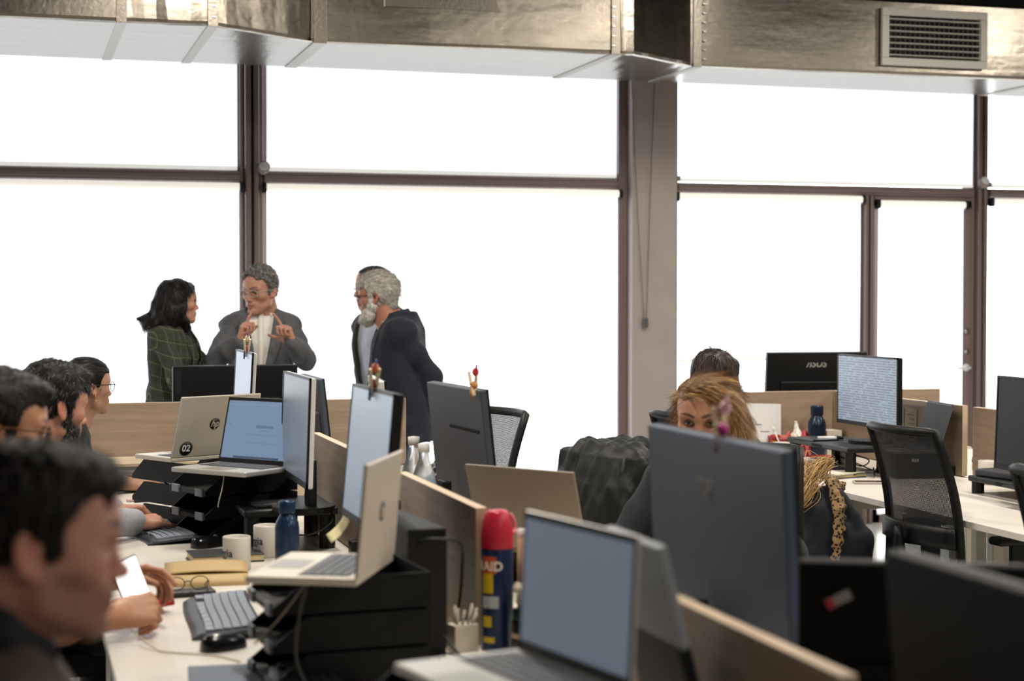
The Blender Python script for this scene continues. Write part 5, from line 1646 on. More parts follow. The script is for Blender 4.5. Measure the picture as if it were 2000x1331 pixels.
pen('green and black highlighter pen nearest the letter trays', 0.545, 6.745, 10, '#2f8a3c', '#15171b')
t = thing('paper_box', 'small white box standing beside the letter trays', 'box', (0.575, 6.62, DT), R(20))
MB().box((-0.025, -0.02, 0), (0.025, 0.02, 0.05), 0, None, 0.001).build('box', mat('white_paper'), t)
# clutter between bottle and laptop
t = thing('wooden_block', 'small brown wooden block behind the silver laptop keyboard', 'block', (0.79, 4.62, DT), R(20))
MB().box((-0.018, -0.03, 0.0), (0.018, 0.03, 0.075), 0, TR((0, 0, 0), (0, R(12), 0)), 0.002).build('block', mat('brown_wood', '#8a6d4e', 0.6), t)
t = thing('blister_pack', 'clear plastic wrapper and blister strips behind laptop', 'wrapper', (0.87, 4.70, DT), R(10))
for k in range(3):
    MB().box((-0.06, -0.05 + 0.035 * k, 0.01 * k), (0.06, -0.02 + 0.035 * k, 0.01 * k + 0.004), 0, TR((0, 0, 0), (0, R(-4), R(6 * k))), 0.001).build('strip', mat('silver_blister', '#b9c1cc', 0.3, 0.5), t)
t = thing('paper_pad', 'pile of striped papers between the wooden block and monitor', 'papers', (0.90, 4.86, DT), R(-6))
for k in range(5):
    MB().box((-0.09, -0.12, 0.006 * k), (0.09, 0.12, 0.006 * k + 0.0052), 0, TR((0, 0, 0), (0, 0, R(3 * k)))).build('sheet', mat('pad_%d' % (k % 2), ('#bfb4a4', '#9aa4b4')[k % 2], 0.8), t)
# red thing by the phone, phone itself
t = thing('smartphone', 'smartphone with glowing white screen held in both hands', 'phone', (0.268, 4.135, 0.845), 0)
Tp = TR((0, 0, 0), (R(16), R(-14), R(-66)))
MB().box((-0.0045, -0.037, -0.075), (0.0, 0.037, 0.075), 0, Tp, 0.002).build('case', mat('phone_case_dark', '#22302f', 0.4), t)
MB().box((-0.0005, -0.034, -0.071), (0.0012, 0.034, 0.071)).build('screen', mat('phone_screen_white', '#ffffff', 0.2, emit=(1.0, 0.97, 0.93), estr=1.6), t).matrix_local = Tp
t = thing('wallet', 'small red leather wallet lying behind the phone', 'wallet', (0.330, 4.36, DT), R(35))
MB().box((-0.05, -0.03, 0.0), (0.05, 0.03, 0.022), 0, TR((0, 0, 0.012), (R(-14), 0, 0)), 0.004).build('cover', mat('red_leather', '#b3202f', 0.4), t)
# cables
def cable(label, pts, r_=0.0028, col='#141414', n=8):
    base = Vector(pts[0])
    t = thing('cable', label, 'cable', base)
    mb = MB(); mb.tube(bez([Vector(p) - base for p in pts], n), r_, 7); mb.build('cord', mat('cable_' + col, col, 0.5), t)
    return t
cable('white charging cord running from the phone over the desk', [(0.235, 4.06, 0.79), (0.262, 3.99, 0.765), (0.300, 3.90, 0.745), (0.330, 3.86, 0.743), (0.42, 3.80, 0.743), (0.47, 3.72, 0.743)], 0.0019, '#c9bba5')
cable('black power cable looping down against the long divider', [(0.995, 4.52, 0.985), (1.005, 4.40, 0.90), (0.985, 4.34, 0.86), (0.96, 4.30, 0.80), (0.93, 4.15, 0.765), (0.90, 4.02, 0.75)], 0.0042)
cable('thick black cable arching from the computer to the desk', [(0.84, 3.66, 1.00), (0.90, 3.62, 1.01), (0.965, 3.70, 0.985), (0.985, 3.76, 0.92), (0.975, 3.76, 0.82), (0.94, 3.72, 0.752)], 0.0036)
cable('black cables coiled on the desk at the divider foot', [(0.90, 3.60, 0.80), (0.93, 3.56, 0.76), (0.96, 3.60, 0.746), (0.92, 3.66, 0.746), (0.89, 3.58, 0.75), (0.95, 3.52, 0.746)], 0.003)
cable('black laptop power lead left of the letter trays', [(0.560, 6.10, 0.985), (0.510, 6.06, 0.98), (0.480, 6.05, 0.94), (0.500, 6.06, 0.89), (0.560, 6.10, 0.86)], 0.003)
cable('thin white cable hanging down the letter trays, typist desk', [(0.640, 5.46, 0.975), (0.632, 5.43, 0.94), (0.618, 5.42, 0.89), (0.617, 5.43, 0.872)], 0.0018, '#bdb7aa')
cable('grey cable hanging over the near letter trays', [(0.560, 3.36, 0.97), (0.540, 3.35, 0.90), (0.535, 3.35, 0.82), (0.560, 3.33, 0.76), (0.60, 3.32, 0.745)], 0.0032, '#3a3835')
cable('thin beige cord slanting across the near letter trays', [(0.555, 3.37, 0.965), (0.50, 3.36, 0.90), (0.455, 3.38, 0.85)], 0.002, '#8a7c68')
cable('black curved cable behind the riser, typist desk', [(0.80, 5.28, 0.80), (0.88, 5.24, 0.80), (0.95, 5.26, 0.83), (0.96, 5.30, 0.87)], 0.003)
cable('black cables hanging below the right bench', [(3.55, 5.10, 0.71), (3.54, 5.16, 0.60), (3.56, 5.20, 0.35), (3.60, 5.20, 0.02)], 0.0035)
cable('second black cable hanging below the right bench', [(3.45, 4.98, 0.71), (3.47, 5.02, 0.55), (3.46, 5.06, 0.30), (3.48, 5.10, 0.02)], 0.0035)
cable('tangled black cable under the document monitor riser', [(3.70, 7.05, 0.76), (3.66, 6.98, 0.82), (3.72, 6.90, 0.80), (3.74, 7.02, 0.76), (3.68, 7.10, 0.80), (3.74, 6.88, 0.75)], 0.003)
cable('thin green-tipped cable hanging beside grey-blue monitor back', [(1.36, 2.53, 1.10), (1.362, 2.52, 1.06), (1.365, 2.53, 1.00), (1.36, 2.53, 0.85), (1.36, 2.54, 0.745)], 0.0028, '#4a4a44')

# ---------- right bench things
t = thing('propped_sheet', 'white printed sheet leaning on right end panel', 'sheet', (3.60, 7.83, DT), R(0))
Ts = TR((0, 0, 0), (R(-5), R(2), 0))
MB().box((-0.19, -0.002, 0.0), (0.125, 0.002, 0.262), 0, Ts).build('board', mat('white_paper'), t)
for x, z, a, b, c in ((0.0, 0.055, 0.055, 0.018, '#5f8fb0'), (0.035, 0.12, 0.05, 0.004, '#6d7078'), (-0.01, 0.155, 0.06, 0.004, '#5a5d66'), (-0.045, 0.10, 0.02, 0.03, '#8fa7bd'), (0.075, 0.085, 0.012, 0.03, '#6f8fb5'), (0.05, 0.055, 0.02, 0.010, '#8a5a4e'), (-0.09, 0.12, 0.05, 0.006, '#7b808a'), (-0.10, 0.06, 0.05, 0.02, '#a9b9c9')):
    MB().box((x - a / 2, -0.0026, z - b / 2), (x + a / 2, -0.0018, z + b / 2)).build('print_mark', mat('ink_' + c, c, 0.7), t).matrix_local = Ts
t = thing('storage_basket', 'red woven basket heaped with wrapped snacks', 'basket', (3.775, 7.755, DT), R(2))
rd = mat('red_plastic', '#8f2226', 0.45)
Wb, Db, Hb = 0.24, 0.15, 0.095
sl1 = MB().box((-0.004, -0.002, 0), (0.004, 0.002, Hb * 1.2)).mesh('lattice_slat'); sl1.materials.append(mat('red_plastic_pale', '#b9686a', 0.5))
bk = MB(); bk.box((-Wb / 2, -Db / 2, 0.0), (Wb / 2, Db / 2, 0.006))
for a, b in (((-Wb / 2, -Db / 2), (Wb / 2, -Db / 2 + 0.004)), ((-Wb / 2, Db / 2 - 0.004), (Wb / 2, Db / 2)), ((-Wb / 2, -Db / 2), (-Wb / 2 + 0.004, Db / 2)), ((Wb / 2 - 0.004, -Db / 2), (Wb / 2, Db / 2))):
    bk.box((a[0], a[1], 0.0), (b[0], b[1], Hb))
bk.build('tub', rd, t)
rim = MB(); rim.tube([(-Wb / 2, -Db / 2, Hb), (Wb / 2, -Db / 2, Hb), (Wb / 2, Db / 2, Hb), (-Wb / 2, Db / 2, Hb)], 0.005, 8, closed=True); rim.build('rim', mat('red_plastic_pale'), t)
for k in range(6):
    for s in (-1, 1):
        o = bpy.data.objects.new('lattice_slat', sl1); C.objects.link(o); o.parent = t
        o.location = (-Wb / 2 + 0.03 + k * 0.036 - s * 0.02, -Db / 2 - 0.001, 0.004); o.rotation_euler = (0, R(28 * s), 0); o.scale = (1, 1, 0.75)
for k, (x, y, s, c, lab) in enumerate(((-0.07, -0.02, 0.040, '#b3544f', 'pink wrapped snack at the left of the red basket'), (-0.02, 0.01, 0.045, '#c9b9a9', 'beige wrapper bunched in the middle of the red basket'), (0.035, -0.02, 0.046, '#a32b3f', 'dark red wrapped snack in the red basket'), (0.02, 0.03, 0.05, '#d6d2cc', 'white crumpled wrapper topping the red basket'), (0.08, 0.0, 0.036, '#8c98ac', 'blue-grey wrapper at the right of the red basket'))):
    t2 = thing('wrapped_snack', lab, 'snack', (3.775 + x, 7.755 + y, DT + 0.055), R(30 * k))
    F = Field((-0.07, -0.06, -0.05), (0.07, 0.06, 0.12), 0.005)
    F.ell((0, 0, 0.02), (s, s * 0.75, s * 0.7), 0.01); F.cone((0, 0, 0.03), (0.02, 0.0, 0.03 + s * (1.6 if k == 3 else 0.9)), s * 0.5, 0.006, 0.015)
    F.ripple(0.004, 150, k)
    solid('wrapper', [F], mat('wrapper_' + c, c, 0.4), t2)
t = thing('cardboard_box', 'small square white box beside the red basket', 'box', (3.965, 7.77, DT), R(8))
MB().box((-0.045, -0.045, 0), (0.045, 0.045, 0.125), 0, None, 0.001).build('carton', mat('off_white_card', '#c9c0b2', 0.7), t)
t = thing('spice_jar', 'small orange jar with red lid behind the plain mug', 'jar', (3.66, 7.76, DT))
MB().lathe([(0.0, 0.0), (0.020, 0.0), (0.021, 0.004), (0.021, 0.085), (0.0, 0.085)], 20).build('glass', mat('orange_spice', '#9a5a28', 0.3), t)
MB().lathe([(0.0, 0.084), (0.023, 0.084), (0.023, 0.108), (0.0, 0.109)], 20).build('lid', mat('red_lid', '#9d1f24', 0.4), t)
MB().lathe([(0.0213, 0.015), (0.0216, 0.016), (0.0216, 0.04), (0.0213, 0.041)], 20).build('label', mat('label_white'), t)
t = thing('spoon', 'white spoon leaning in the plain white mug', 'spoon', (3.62, 7.60, DT + 0.012))
mb = MB(); mb.tube([(0.015, 0.0, 0.0), (-0.035, 0.005, 0.125)], [0.003, 0.0035], 8); F = None
mb.lathe([(0.0, -0.016), (0.006, -0.012), (0.009, 0.0), (0.006, 0.012), (0.0, 0.016)], 12, 0, TR((-0.041, 0.006, 0.138), (0, R(-22), 0), (1, 0.4, 1)))
mb.build('spoon_body', mat('white_plastic'), t)
t = thing('marker_pen', 'white marker with black cap lying on the document riser', 'marker', (3.66, 7.16, 0.872 + 0.009), R(-15))
MB().lathe([(0.0, -0.06), (0.008, -0.06), (0.009, 0.02), (0.006, 0.03)], 14, 0, TR((0, 0, 0), (0, R(90), 0))).build('barrel', mat('white_plastic'), t)
MB().lathe([(0.007, 0.028), (0.0075, 0.06), (0.0, 0.062)], 14, 0, TR((0, 0, 0), (0, R(90), 0))).build('cap', BLKPL, t)
t = thing('tablet', 'dark tablet lying flat on the document riser', 'tablet', (3.60, 7.20, 0.872), R(4))
MB().box((-0.07, -0.10, 0.0), (0.07, 0.10, 0.008), 0, None, 0.002).build('shell', mat('tablet_dark', '#23262b', 0.25), t)
t = thing('red_tin', 'flat red tin under the document riser', 'tin', (3.80, 7.52, DT), R(0))
MB().box((-0.05, -0.04, 0), (0.05, 0.04, 0.022), 0, None, 0.004).build('tin', rd, t)
t = thing('paper_cup', 'small white cup under the document riser', 'cup', (3.82, 7.32, DT))
MB().lathe([(0.0, 0.0), (0.026, 0.0), (0.034, 0.085), (0.032, 0.085), (0.025, 0.004), (0.0, 0.004)], 22).build('cup', mat('white_paper'), t)
t = thing('pinned_list', 'two yellowed paper slips fixed to right bench divider', 'paper', (RBM - 0.0145, 7.14, 0.86))
for s, yy in ((0, 0.058), (1, -0.055)):
    MB().box((-0.0012, yy - 0.054, -0.02), (0.0, yy + 0.054, 0.16), 0, TR((0, 0, 0), (R(2 * s), 0, 0))).build('slip', mat('yellowed_slip', '#b3ab93', 0.8), t)
    for k in range(7):
        MB().box((-0.0016, yy - 0.042, 0.0 + k * 0.021), (-0.001, yy + 0.025 - 0.01 * (k % 3), 0.004 + k * 0.021)).build('text_line', mat('faint_ink', '#6f6a5e', 0.8), t)
t = thing('smartphone', 'brown phone with pale edge lying by the mesh chair', 'phone', (3.52, 6.52, DT), R(-20))
MB().box((-0.07, -0.038, 0.0), (0.07, 0.038, 0.009), 0, None, 0.003).build('body', mat('phone_pale_edge', '#a9a29a', 0.4), t)
MB().box((-0.062, -0.031, 0.0088), (0.062, 0.031, 0.0098)).build('glass', mat('phone_brown_glass', '#4a3630', 0.15), t)
t = thing('sunglasses', 'dark glossy sunglasses on the desk near mesh chair', 'glasses', (3.66, 6.74, DT), R(60))
mb = MB()
for s in (-1, 1):
    mb.lathe([(0.0, -0.002), (0.024, -0.002), (0.024, 0.002), (0.0, 0.002)], 18, 0, TR((s * 0.03, 0, 0.022), (R(80), 0, 0), (1, 0.85, 1)))
    mb.tube([(s * 0.055, 0, 0.028), (s * 0.058, 0.07, 0.02), (s * 0.05, 0.11, 0.006)], 0.0025, 6)
mb.build('frame', GLOSSBLK, t)
t = thing('paper_pile', 'yellow-edged papers and notebook near typing hand, right bench', 'papers', (3.50, 6.80, DT), R(10))
for k, c in enumerate(('#4a4f58', '#b8a66a', '#8f8a7c', '#d1c9b4')):
    MB().box((-0.12 + 0.01 * k, -0.08, 0.006 * k), (0.11, 0.08, 0.006 * k + 0.005), 0, TR((0, 0, 0), (0, 0, R(5 * k)))).build('sheet', mat('pile_' + c, c, 0.7), t)
t = thing('tablet', 'thick dark tablet lying on the low grey riser', 'tablet', (3.86, 5.98, 0.812), R(10))
MB().box((-0.09, -0.11, 0.0), (0.10, 0.11, 0.03), 0, None, 0.008).build('shell', mat('tablet_slate', '#33363c', 0.35), t)
paper_stack('papers and dark folders on desk seen through divider gap', 4.42, 6.72, 5, 0.30, 0.40, 0.06, 5, DT, ('#d6d6d4', '#23262b', '#c9c3b6'))
# items behind the blonde woman's monitor
t = thing('cardboard_box', 'low brown cardboard box between laptop and grey-blue monitor', 'box', (1.50, 3.72, DT), R(5))
MB().box((-0.11, -0.15, 0), (0.11, 0.15, 0.20), 0, None, 0.001).build('carton', mat('brown_card', '#a8895c', 0.7), t)
t = thing('paper_cup', 'white cup beside the grey-blue monitor back', 'cup', (1.24, 3.18, DT))
MB().lathe([(0.0, 0.0), (0.030, 0.0), (0.040, 0.185), (0.038, 0.185), (0.029, 0.004), (0.0, 0.004)], 22).build('cup', mat('white_paper'), t)
t = thing('paper_roll', 'upright cream paper roll beside black monitor back', 'roll', (1.28, 2.43, DT))
MB().lathe([(0.0, 0.0), (0.011, 0.0), (0.011, 0.315), (0.0, 0.315)], 14).build('roll', mat('cream_roll', '#cbb99c', 0.8), t)
t = thing('sticker', 'small red and grey sticker on the black monitor back', 'sticker', (1.200, 2.322, 1.085), R(63))
Tk = TR((0, 0, 0), (0, R(-4), 0)) @ TR((-0.0, 0, 0), (R(-28), 0, 0))
MB().box((-0.0012, -0.022, -0.008), (0.0, 0.018, 0.008), 0, Tk).build('grey_part', mat('sticker_grey', '#8f8a87', 0.5), t)
MB().box((-0.0016, 0.006, -0.007), (-0.0002, 0.018, 0.007), 0, Tk).build('red_part', mat('sticker_red', '#b3263a', 0.5), t)
# black bag behind the bottles
t = thing('bag', 'black plastic bag slumped behind the bottles', 'bag', (1.42, 5.62, DT))
F = Field((-0.2, -0.2, -0.02), (0.2, 0.2, 0.34), 0.007)
F.loft([(0.0, 0, 0, 0.11, 0.12), (0.12, 0, 0, 0.12, 0.13), (0.2, 0, 0, 0.09, 0.10), (0.235, 0.02, 0.0, 0.05, 0.07)], 0.03)
F.cone((0.0, -0.05, 0.2), (0.0, -0.085, 0.285), 0.045, 0.008, 0.03); F.cone((0.0, 0.06, 0.2), (0.0, 0.11, 0.255), 0.045, 0.008, 0.03)
F.ripple(0.006, 60, 4); F.ripple(0.003, 150, 5)
solid('bag_body', [F], mat('black_bag_film', '#0d0d0e', 0.28), t)

# ---------- decorative pegs clipped on monitors
def peg(label, x, y, z, deg, bodyc, headc, accent, legs, s=1.0, lean=10):
    t = thing('decorated_peg', label, 'peg', (x, y, z), R(deg), group=None)
    wd_ = mat('peg_cream_wood', '#d6c7a4', 0.6)
    for k in (-1, 1):
        MB().box((-0.006 * s + k * 0.005 * s, -0.005 * s, -0.02 * s), (0.002 * s + k * 0.005 * s, 0.005 * s, 0.055 * s), 0, TR((0, 0, 0), (R(lean), R(k * 7), 0)), 0.0015).build('peg_arm', wd_, t)
    F = Field((-0.03, -0.03, -0.03), (0.03, 0.03, 0.05), 0.003)
    F.ell((0, 0.003, 0.012 * s), (0.012 * s, 0.013 * s, 0.013 * s), 0.004)
    solid('body', [F], mat('peg_' + bodyc, bodyc, 0.5), t)
    F = Field((-0.03, -0.05, 0.0), (0.03, 0.05, 0.09), 0.003)
    F.ell((0, -0.012 * s, 0.052 * s), (0.010 * s, 0.011 * s, 0.013 * s), 0.004); F.cone((0, -0.012 * s, 0.055 * s), (0, -0.024 * s, 0.062 * s), 0.005 * s, 0.002 * s, 0.004)
    solid('head', [F], mat('peg_' + headc, headc, 0.5), t)
    for k in (-1, 1):
        mb = MB(); mb.tube([(-0.011 * s, k * 0.005 * s, 0.004 * s), (-0.012 * s, k * 0.006 * s, -0.028 * s)], 0.0022 * s, 6); mb.build('leg', mat('peg_' + legs, legs, 0.5), t)
        MB().lathe([(0.0, -0.001), (0.0022 * s, -0.001), (0.0022 * s, 0.001), (0.0, 0.001)], 8, 0, TR((-0.0125 * s, k * 0.005 * s + 0.002, 0.015 * s), (0, R(90), 0))).build('eye', BLKPL, t)
    mb = MB(); mb.tube([(0, -0.02 * s, 0.058 * s), (0, -0.022 * s, 0.075 * s)], [0.004 * s, 0.002 * s], 6); mb.build('crest', mat('peg_' + accent, accent, 0.5), t)
    return t
peg('cream and magenta peg clip on the nearly edge-on monitor', 0.865, 6.60, 1.330, 0, '#a82f52', '#d9ccb0', '#5a3f95', '#3a2f7a', 1.0, 24)
peg('cream peg clip with orange head on large pale-screened monitor', 0.850, 4.10, 1.318, 0, '#8f2440', '#c96a48', '#3d4f9a', '#2c4a7c', 1.0, 18)
peg('peg clip with bright red head on the slate-backed monitor', 1.320, 4.89, 1.268, 0, '#c98a52', '#c22f38', '#c22f38', '#b07a48', 1.0, -14)
peg('pink and cream peg clip on the monitor before blonde woman', 1.252, 2.880, 1.288, 0, '#a8257c', '#d8a5b5', '#d8a5b5', '#7a4a6a', 1.05, -10)

# ---------- jackets
def olive_jacket():
    t = thing('jacket', 'dark olive jacket draped over an office chair back', 'jacket', (1.685, 5.465, 0), R(195))
    t.scale = (1.0, 0.90, 0.94)
    F = Field((-0.56, -0.42, 0.38), (0.04, 0.42, 1.18), 0.008)
    F.loft([(0.45, -0.26, 0, 0.14, 0.28), (0.62, -0.265, 0, 0.14, 0.295), (0.80, -0.285, 0, 0.13, 0.29), (0.96, -0.30, 0, 0.115, 0.28), (1.06, -0.315, 0, 0.090, 0.25), (1.105, -0.32, 0, 0.05, 0.15)], 0.03, n=2.6)
    for s in (-1, 1):
        F.chain([(-0.36, s * 0.19, 1.02), (-0.37, s * 0.28, 0.86), (-0.34, s * 0.295, 0.60)], [0.055, 0.058, 0.050], 0.02)
    F.chain([(-0.30, -0.13, 1.07), (-0.40, -0.07, 1.085), (-0.42, 0.07, 1.085), (-0.30, 0.13, 1.07)], [0.03, 0.035, 0.035, 0.03], 0.02)
    F.ripple(0.007, 48, 3, dirs=(0.6, 1, 0.12)); F.ripple(0.003, 75, 6, dirs=(0.6, 1, 0.3))
    solid('cloth', [F], mat('olive_black_nylon', '#0f110d', 0.55, bump=0.3, bscale=250, spec=0.35), t)
olive_jacket()
def navy_jacket():
    t = thing('jacket', 'navy jacket with leopard-print trim and straw fringe heaped by right bench', 'jacket', (2.985, 6.02, 0), R(0))
    F = Field((-0.30, -0.34, 0.0), (0.30, 0.34, 0.92), 0.008)
    F.loft([(0.02, 0.0, 0, 0.10, 0.20), (0.40, 0.0, 0, 0.12, 0.22), (0.62, 0.0, 0, 0.13, 0.225), (0.74, 0.0, 0, 0.11, 0.19), (0.80, 0.0, 0, 0.06, 0.12)], 0.03)
    F.chain([(0.06, -0.10, 0.74), (0.13, -0.16, 0.60), (0.13, -0.16, 0.40)], [0.06, 0.06, 0.05], 0.03)
    F.ripple(0.008, 30, 5, dirs=(1, 1, 0.3)); F.ripple(0.004, 80, 8, dirs=(1, 1, 0.4))
    solid('cloth', [F], wool('navy_jacket_cloth', '#1b2129', 0.1), t)
    lp = bpy.data.materials.new('leopard_print'); lp.use_nodes = True
    nt = lp.node_tree; b = nt.nodes['Principled BSDF']; b.inputs['Roughness'].default_value = 0.8
    tc = nt.nodes.new('ShaderNodeTexCoord'); v = nt.nodes.new('ShaderNodeTexVoronoi'); v.inputs['Scale'].default_value = 75
    nt.links.new(tc.outputs['Object'], v.inputs['Vector'])
    rp = nt.nodes.new('ShaderNodeValToRGB'); rp.color_ramp.interpolation = 'CONSTANT'
    rp.color_ramp.elements[0].color = (*srgb('#1d1612'), 1); rp.color_ramp.elements[1].position = 0.42; rp.color_ramp.elements[1].color = (*srgb('#98795060'[:7]), 1)
    nt.links.new(v.outputs['Distance'], rp.inputs[0]); nt.links.new(rp.outputs[0], b.inputs['Base Color'])
    F = Field((-0.28, -0.36, 0.38), (0.28, 0.20, 0.92), 0.006)
    F.chain([(-0.02, -0.245, 0.48), (0.00, -0.245, 0.62), (0.02, -0.215, 0.74), (0.04, -0.12, 0.825), (0.12, -0.05, 0.80)], [0.010, 0.018, 0.024, 0.022, 0.016], 0.01)
    F.ripple(0.006, 120, 4)
    o = solid('trim', [F], lp, t); o['label'] = 'tan and black leopard-print trim'
    rng = np.random.RandomState(2)
    st = mat('straw_fringe', '#c29f68', 0.5); st2 = mat('straw_fringe_dark', '#8f6c3d', 0.5)
    mb = MB()
    for k in range(240):
        a, b_, c = rng.normal(0, 0.010, 3), rng.normal(0, 0.022, 3), rng.normal(0, 0.024, 3)
        mb.tube(bez([(0.10 + a[0], 0.02 + a[1], 0.895 + a[2]), (0.0 + b_[0], -0.06 + b_[1], 0.865 + b_[2]), (-0.10 + c[0], -0.14 + c[1], 0.80 + c[2]), (-0.19 + c[0], -0.20, 0.755 + c[1])], 4), [0.0011] * 8 + [0.001, 0.0009, 0.0008, 0.0006, 0.0004], 4, rng.randint(2))
    o = mb.build('fringe', [st, st2], t); o['label'] = 'straw-coloured hair-like fringe'
navy_jacket()
# ------------------------------------------------------------------ the cast
POINT = [(6, 8, 5), (72, 88, 45), (78, 92, 50), (80, 92, 50)]
TYPE = [(28, 32, 15), (32, 30, 15), (30, 30, 15), (28, 30, 15)]
GRIP = [(45, 55, 30), (50, 58, 30), (55, 60, 30), (60, 60, 30)]
RELAX = [(18, 28, 15), (22, 30, 18), (26, 32, 18), (30, 34, 18)]

def box_field(pts, pad, h):
    pts = [np.array(p, float) for p in pts]
    return Field(np.min(pts, 0) - pad, np.max(pts, 0) + pad, h)

def garment(P, name, mats, arms, r, grow=0.012, hem=-0.13, flare=0.0, h=0.0080, rip=(0.0022, 38), seed=1, post=None, k=0.016):
    pts = [P.tw((-.15, -.2, hem)), P.tw((.17, .2, hem)), P.tw((0, .2, .52)), P.tw((0, -.2, .52)), P.tw((0.1, 0, .52))] + [p for a in arms for p in a]
    F = box_field(pts, 0.075, h)
    torso(F, P.hip, P.tr, P.tsc, grow=grow, female=P.female, hem=hem, flare=flare)
    for a in arms:
        sleeve(F, a[0], a[1], a[2], r, k)
    if rip:
        F.ripple(rip[0], rip[1], seed)
        F.ripple(rip[0] * 0.6, rip[1] * 2.3, seed + 7)
    if post:
        post(F)
    return solid(name, [F], mats, P.e)

def trousers(P, legs, m, h=0.013, waist=0.06, r=(0.084, 0.070, 0.058)):
    pts = [P.tw((-.17, -.2, waist)), P.tw((.17, .2, waist))] + [p for l in legs for p in l]
    F = box_field(pts, 0.11, h)
    F.frame(P.hip, P.tr, P.tsc)
    F.loft([(-0.10, 0, 0, 0.112, 0.150), (0.0, 0, 0, 0.108, 0.146), (waist, 0, 0, 0.102, 0.140)], 0.04)
    F.frame()
    for l in legs:
        F.chain(l, list(r), 0.04)
    F.ripple(0.003, 30, 3)
    return solid('trousers', [F], m, P.e)

def shoes(P, legs, m):
    for l in legs:
        a = np.array(l[-1], float)
        mb = MB()
        mb.grid(lambda u, v: (a[0] - 0.08 + 0.27 * u, a[1] + 0.045 * math.sin(PI * min(1, 0.12 + u * 0.86)) ** 0.5 * math.cos(PI * v), 0.0 + (0.075 - 0.045 * u) * math.sin(PI * v) ** 0.8), 10, 8)
        mb.build('shoe', m, P.e)

def stand_legs(P, spread=0.10):
    z = P.hip[2]
    return [[P.hip + (0, s * 0.09, -0.06), np.array((0.02, s * spread, z * 0.52)), np.array((-0.02, s * spread, 0.09))] for s in (-1, 1)]

def sit_legs(P, knee=0.42, foot=0.40, sp=0.12):
    return [[P.hip + (0.03, s * 0.09, -0.01), P.hip * (1, 1, 0) + (knee, s * sp, 0.50), np.array((P.hip[0] + foot, s * sp, 0.09))] for s in (-1, 1)]

def shoulder(P, s):
    return P.tw((0, s * (0.140 if P.female else 0.160), 0.395 if P.female else 0.420))

def part_sleeves(arms, f):
    return [(a[0], np.array(a[0]) * (1 - f * 0.6) + np.array(a[1]) * f * 0.6, np.array(a[0]) * (1 - f) + np.array(a[1]) * f) for a in arms]

DARKPANT = wool('dark_trouser_cloth', '#23242a')
BLACKSHOE = mat('black_shoe_leather', '#121212', 0.35)
WHITE_COTTON = wool('white_shirt_cotton', '#dcd9d2', 0.04, 0.15, 300, 0.85)
bh = hair_mats('brown', ['#130e0c', '#1d1611', '#0b0807'])
dk = hair_mats('dark', ['#130e0d', '#1f1715', '#0a0706'], 0.42)

# ---- man in the grey blazer, counting on his fingers
def grey_man():
    P = Person('man in grey blazer and glasses, both index fingers raised', (1.285, 9.24, 1.582), -97, head_yaw=-40, head_pitch=10, head_off=(0.04, 0, 0.624), head_sc=1.04)
    P.head(lids=0.35, nose=1.1, mouth_open=0.002)
    arms = [(shoulder(P, -1), P.lw((1.015, 9.02, 1.200)), P.lw((1.126, 8.86, 1.308))), (shoulder(P, 1), P.lw((1.495, 9.03, 1.200)), P.lw((1.395, 8.86, 1.298)))]
    legs = stand_legs(P)
    P.core(arms, legs)
    P.fields.append(hand_field(arms[0][2], frame_from((0.10, 0.22, 0.95), (-0.35, -0.92, 0.25)), -1, POINT, 3, (40, 45, 30), 0.98, arms[0][1]))
    P.fields.append(hand_field(arms[1][2], frame_from((0.12, -0.34, 0.92), (-0.60, 0.75, 0.35)), 1, POINT, 3, (62, 5, 5), 0.98, arms[1][1]))
    P.finish('warm')
    garment(P, 'shirt', WHITE_COTTON, [], None, grow=0.002, hem=-0.02, rip=(0.0016, 70), h=0.007)
    shirt_collar(P, WHITE_COTTON)
    mb = MB()
    rows = torso_rows(False, 0.003, -0.02, 0)
    mb.grid(lambda u, v: P.tw((front_x(rows, 0, 0.10 + 0.39 * u) + 0.005, 0.014 * (v * 2 - 1), 0.10 + 0.39 * u)), 12, 2, thick=0.003)
    mb.build('placket', WHITE_COTTON, P.e)
    gw = wool('grey_blazer_wool', '#55565a', 0.15)
    rows = torso_rows(False, 0.018, -0.16, 0.01)
    garment(P, 'blazer', gw, arms, (0.056, 0.055, 0.043), grow=0.018, hem=-0.16, flare=0.01, post=lambda F: v_cut(F, P, 0.13, 0.072), rip=(0.0042, 34), seed=4)
    lapels(P, gw, rows, 0.13, 0.072)
    for i in (0, 1):
        w_, e_ = arms[i][2], arms[i][1]
        d = w_ - e_; d /= np.linalg.norm(d)
        F = box_field([w_], 0.07, 0.005)
        F.cone(w_ - d * 0.030, w_ - d * 0.014, 0.033, 0.031, 0.004)
        solid('cuff', [F], WHITE_COTTON, P.e)
    mb = MB()
    b_ = arms[1][2] * 0.78 + arms[1][1] * 0.22
    mb.lathe([(0.0, -0.002), (0.007, -0.002), (0.007, 0.002), (0.0, 0.002)], 10, 0, TR(b_ + np.array((0.043, 0.008, -0.018)), (0, R(90), 0)))
    mb.build('button', mat('button_metal', '#b8b8b4', 0.25, 0.9), P.e)
    trousers(P, legs, DARKPANT); shoes(P, legs, BLACKSHOE)
    F = hair_field(P)
    cap_hair(F, 0.014, 0.012, fringe=0.098, nape=-0.055, temple=0.070, side=0.5)
    F.ripple(0.0035, 210, 5)
    gh = hair_mats('grey', ['#55524f', '#8a8682', '#373432', '#a19d98'])
    solid('hair', [F], gh, P.e, [blades(F, 4200, lambda q: (-0.5, 0.3, 0.3), 0.015, 0.0011, 4, 0.35, 3, jitter=0.9, P=P)])
    glasses(P.e, P.ho, P.hr, P.hsc, '#b9b4aa', 0.025, 0.017, 3.4, 0.0016)
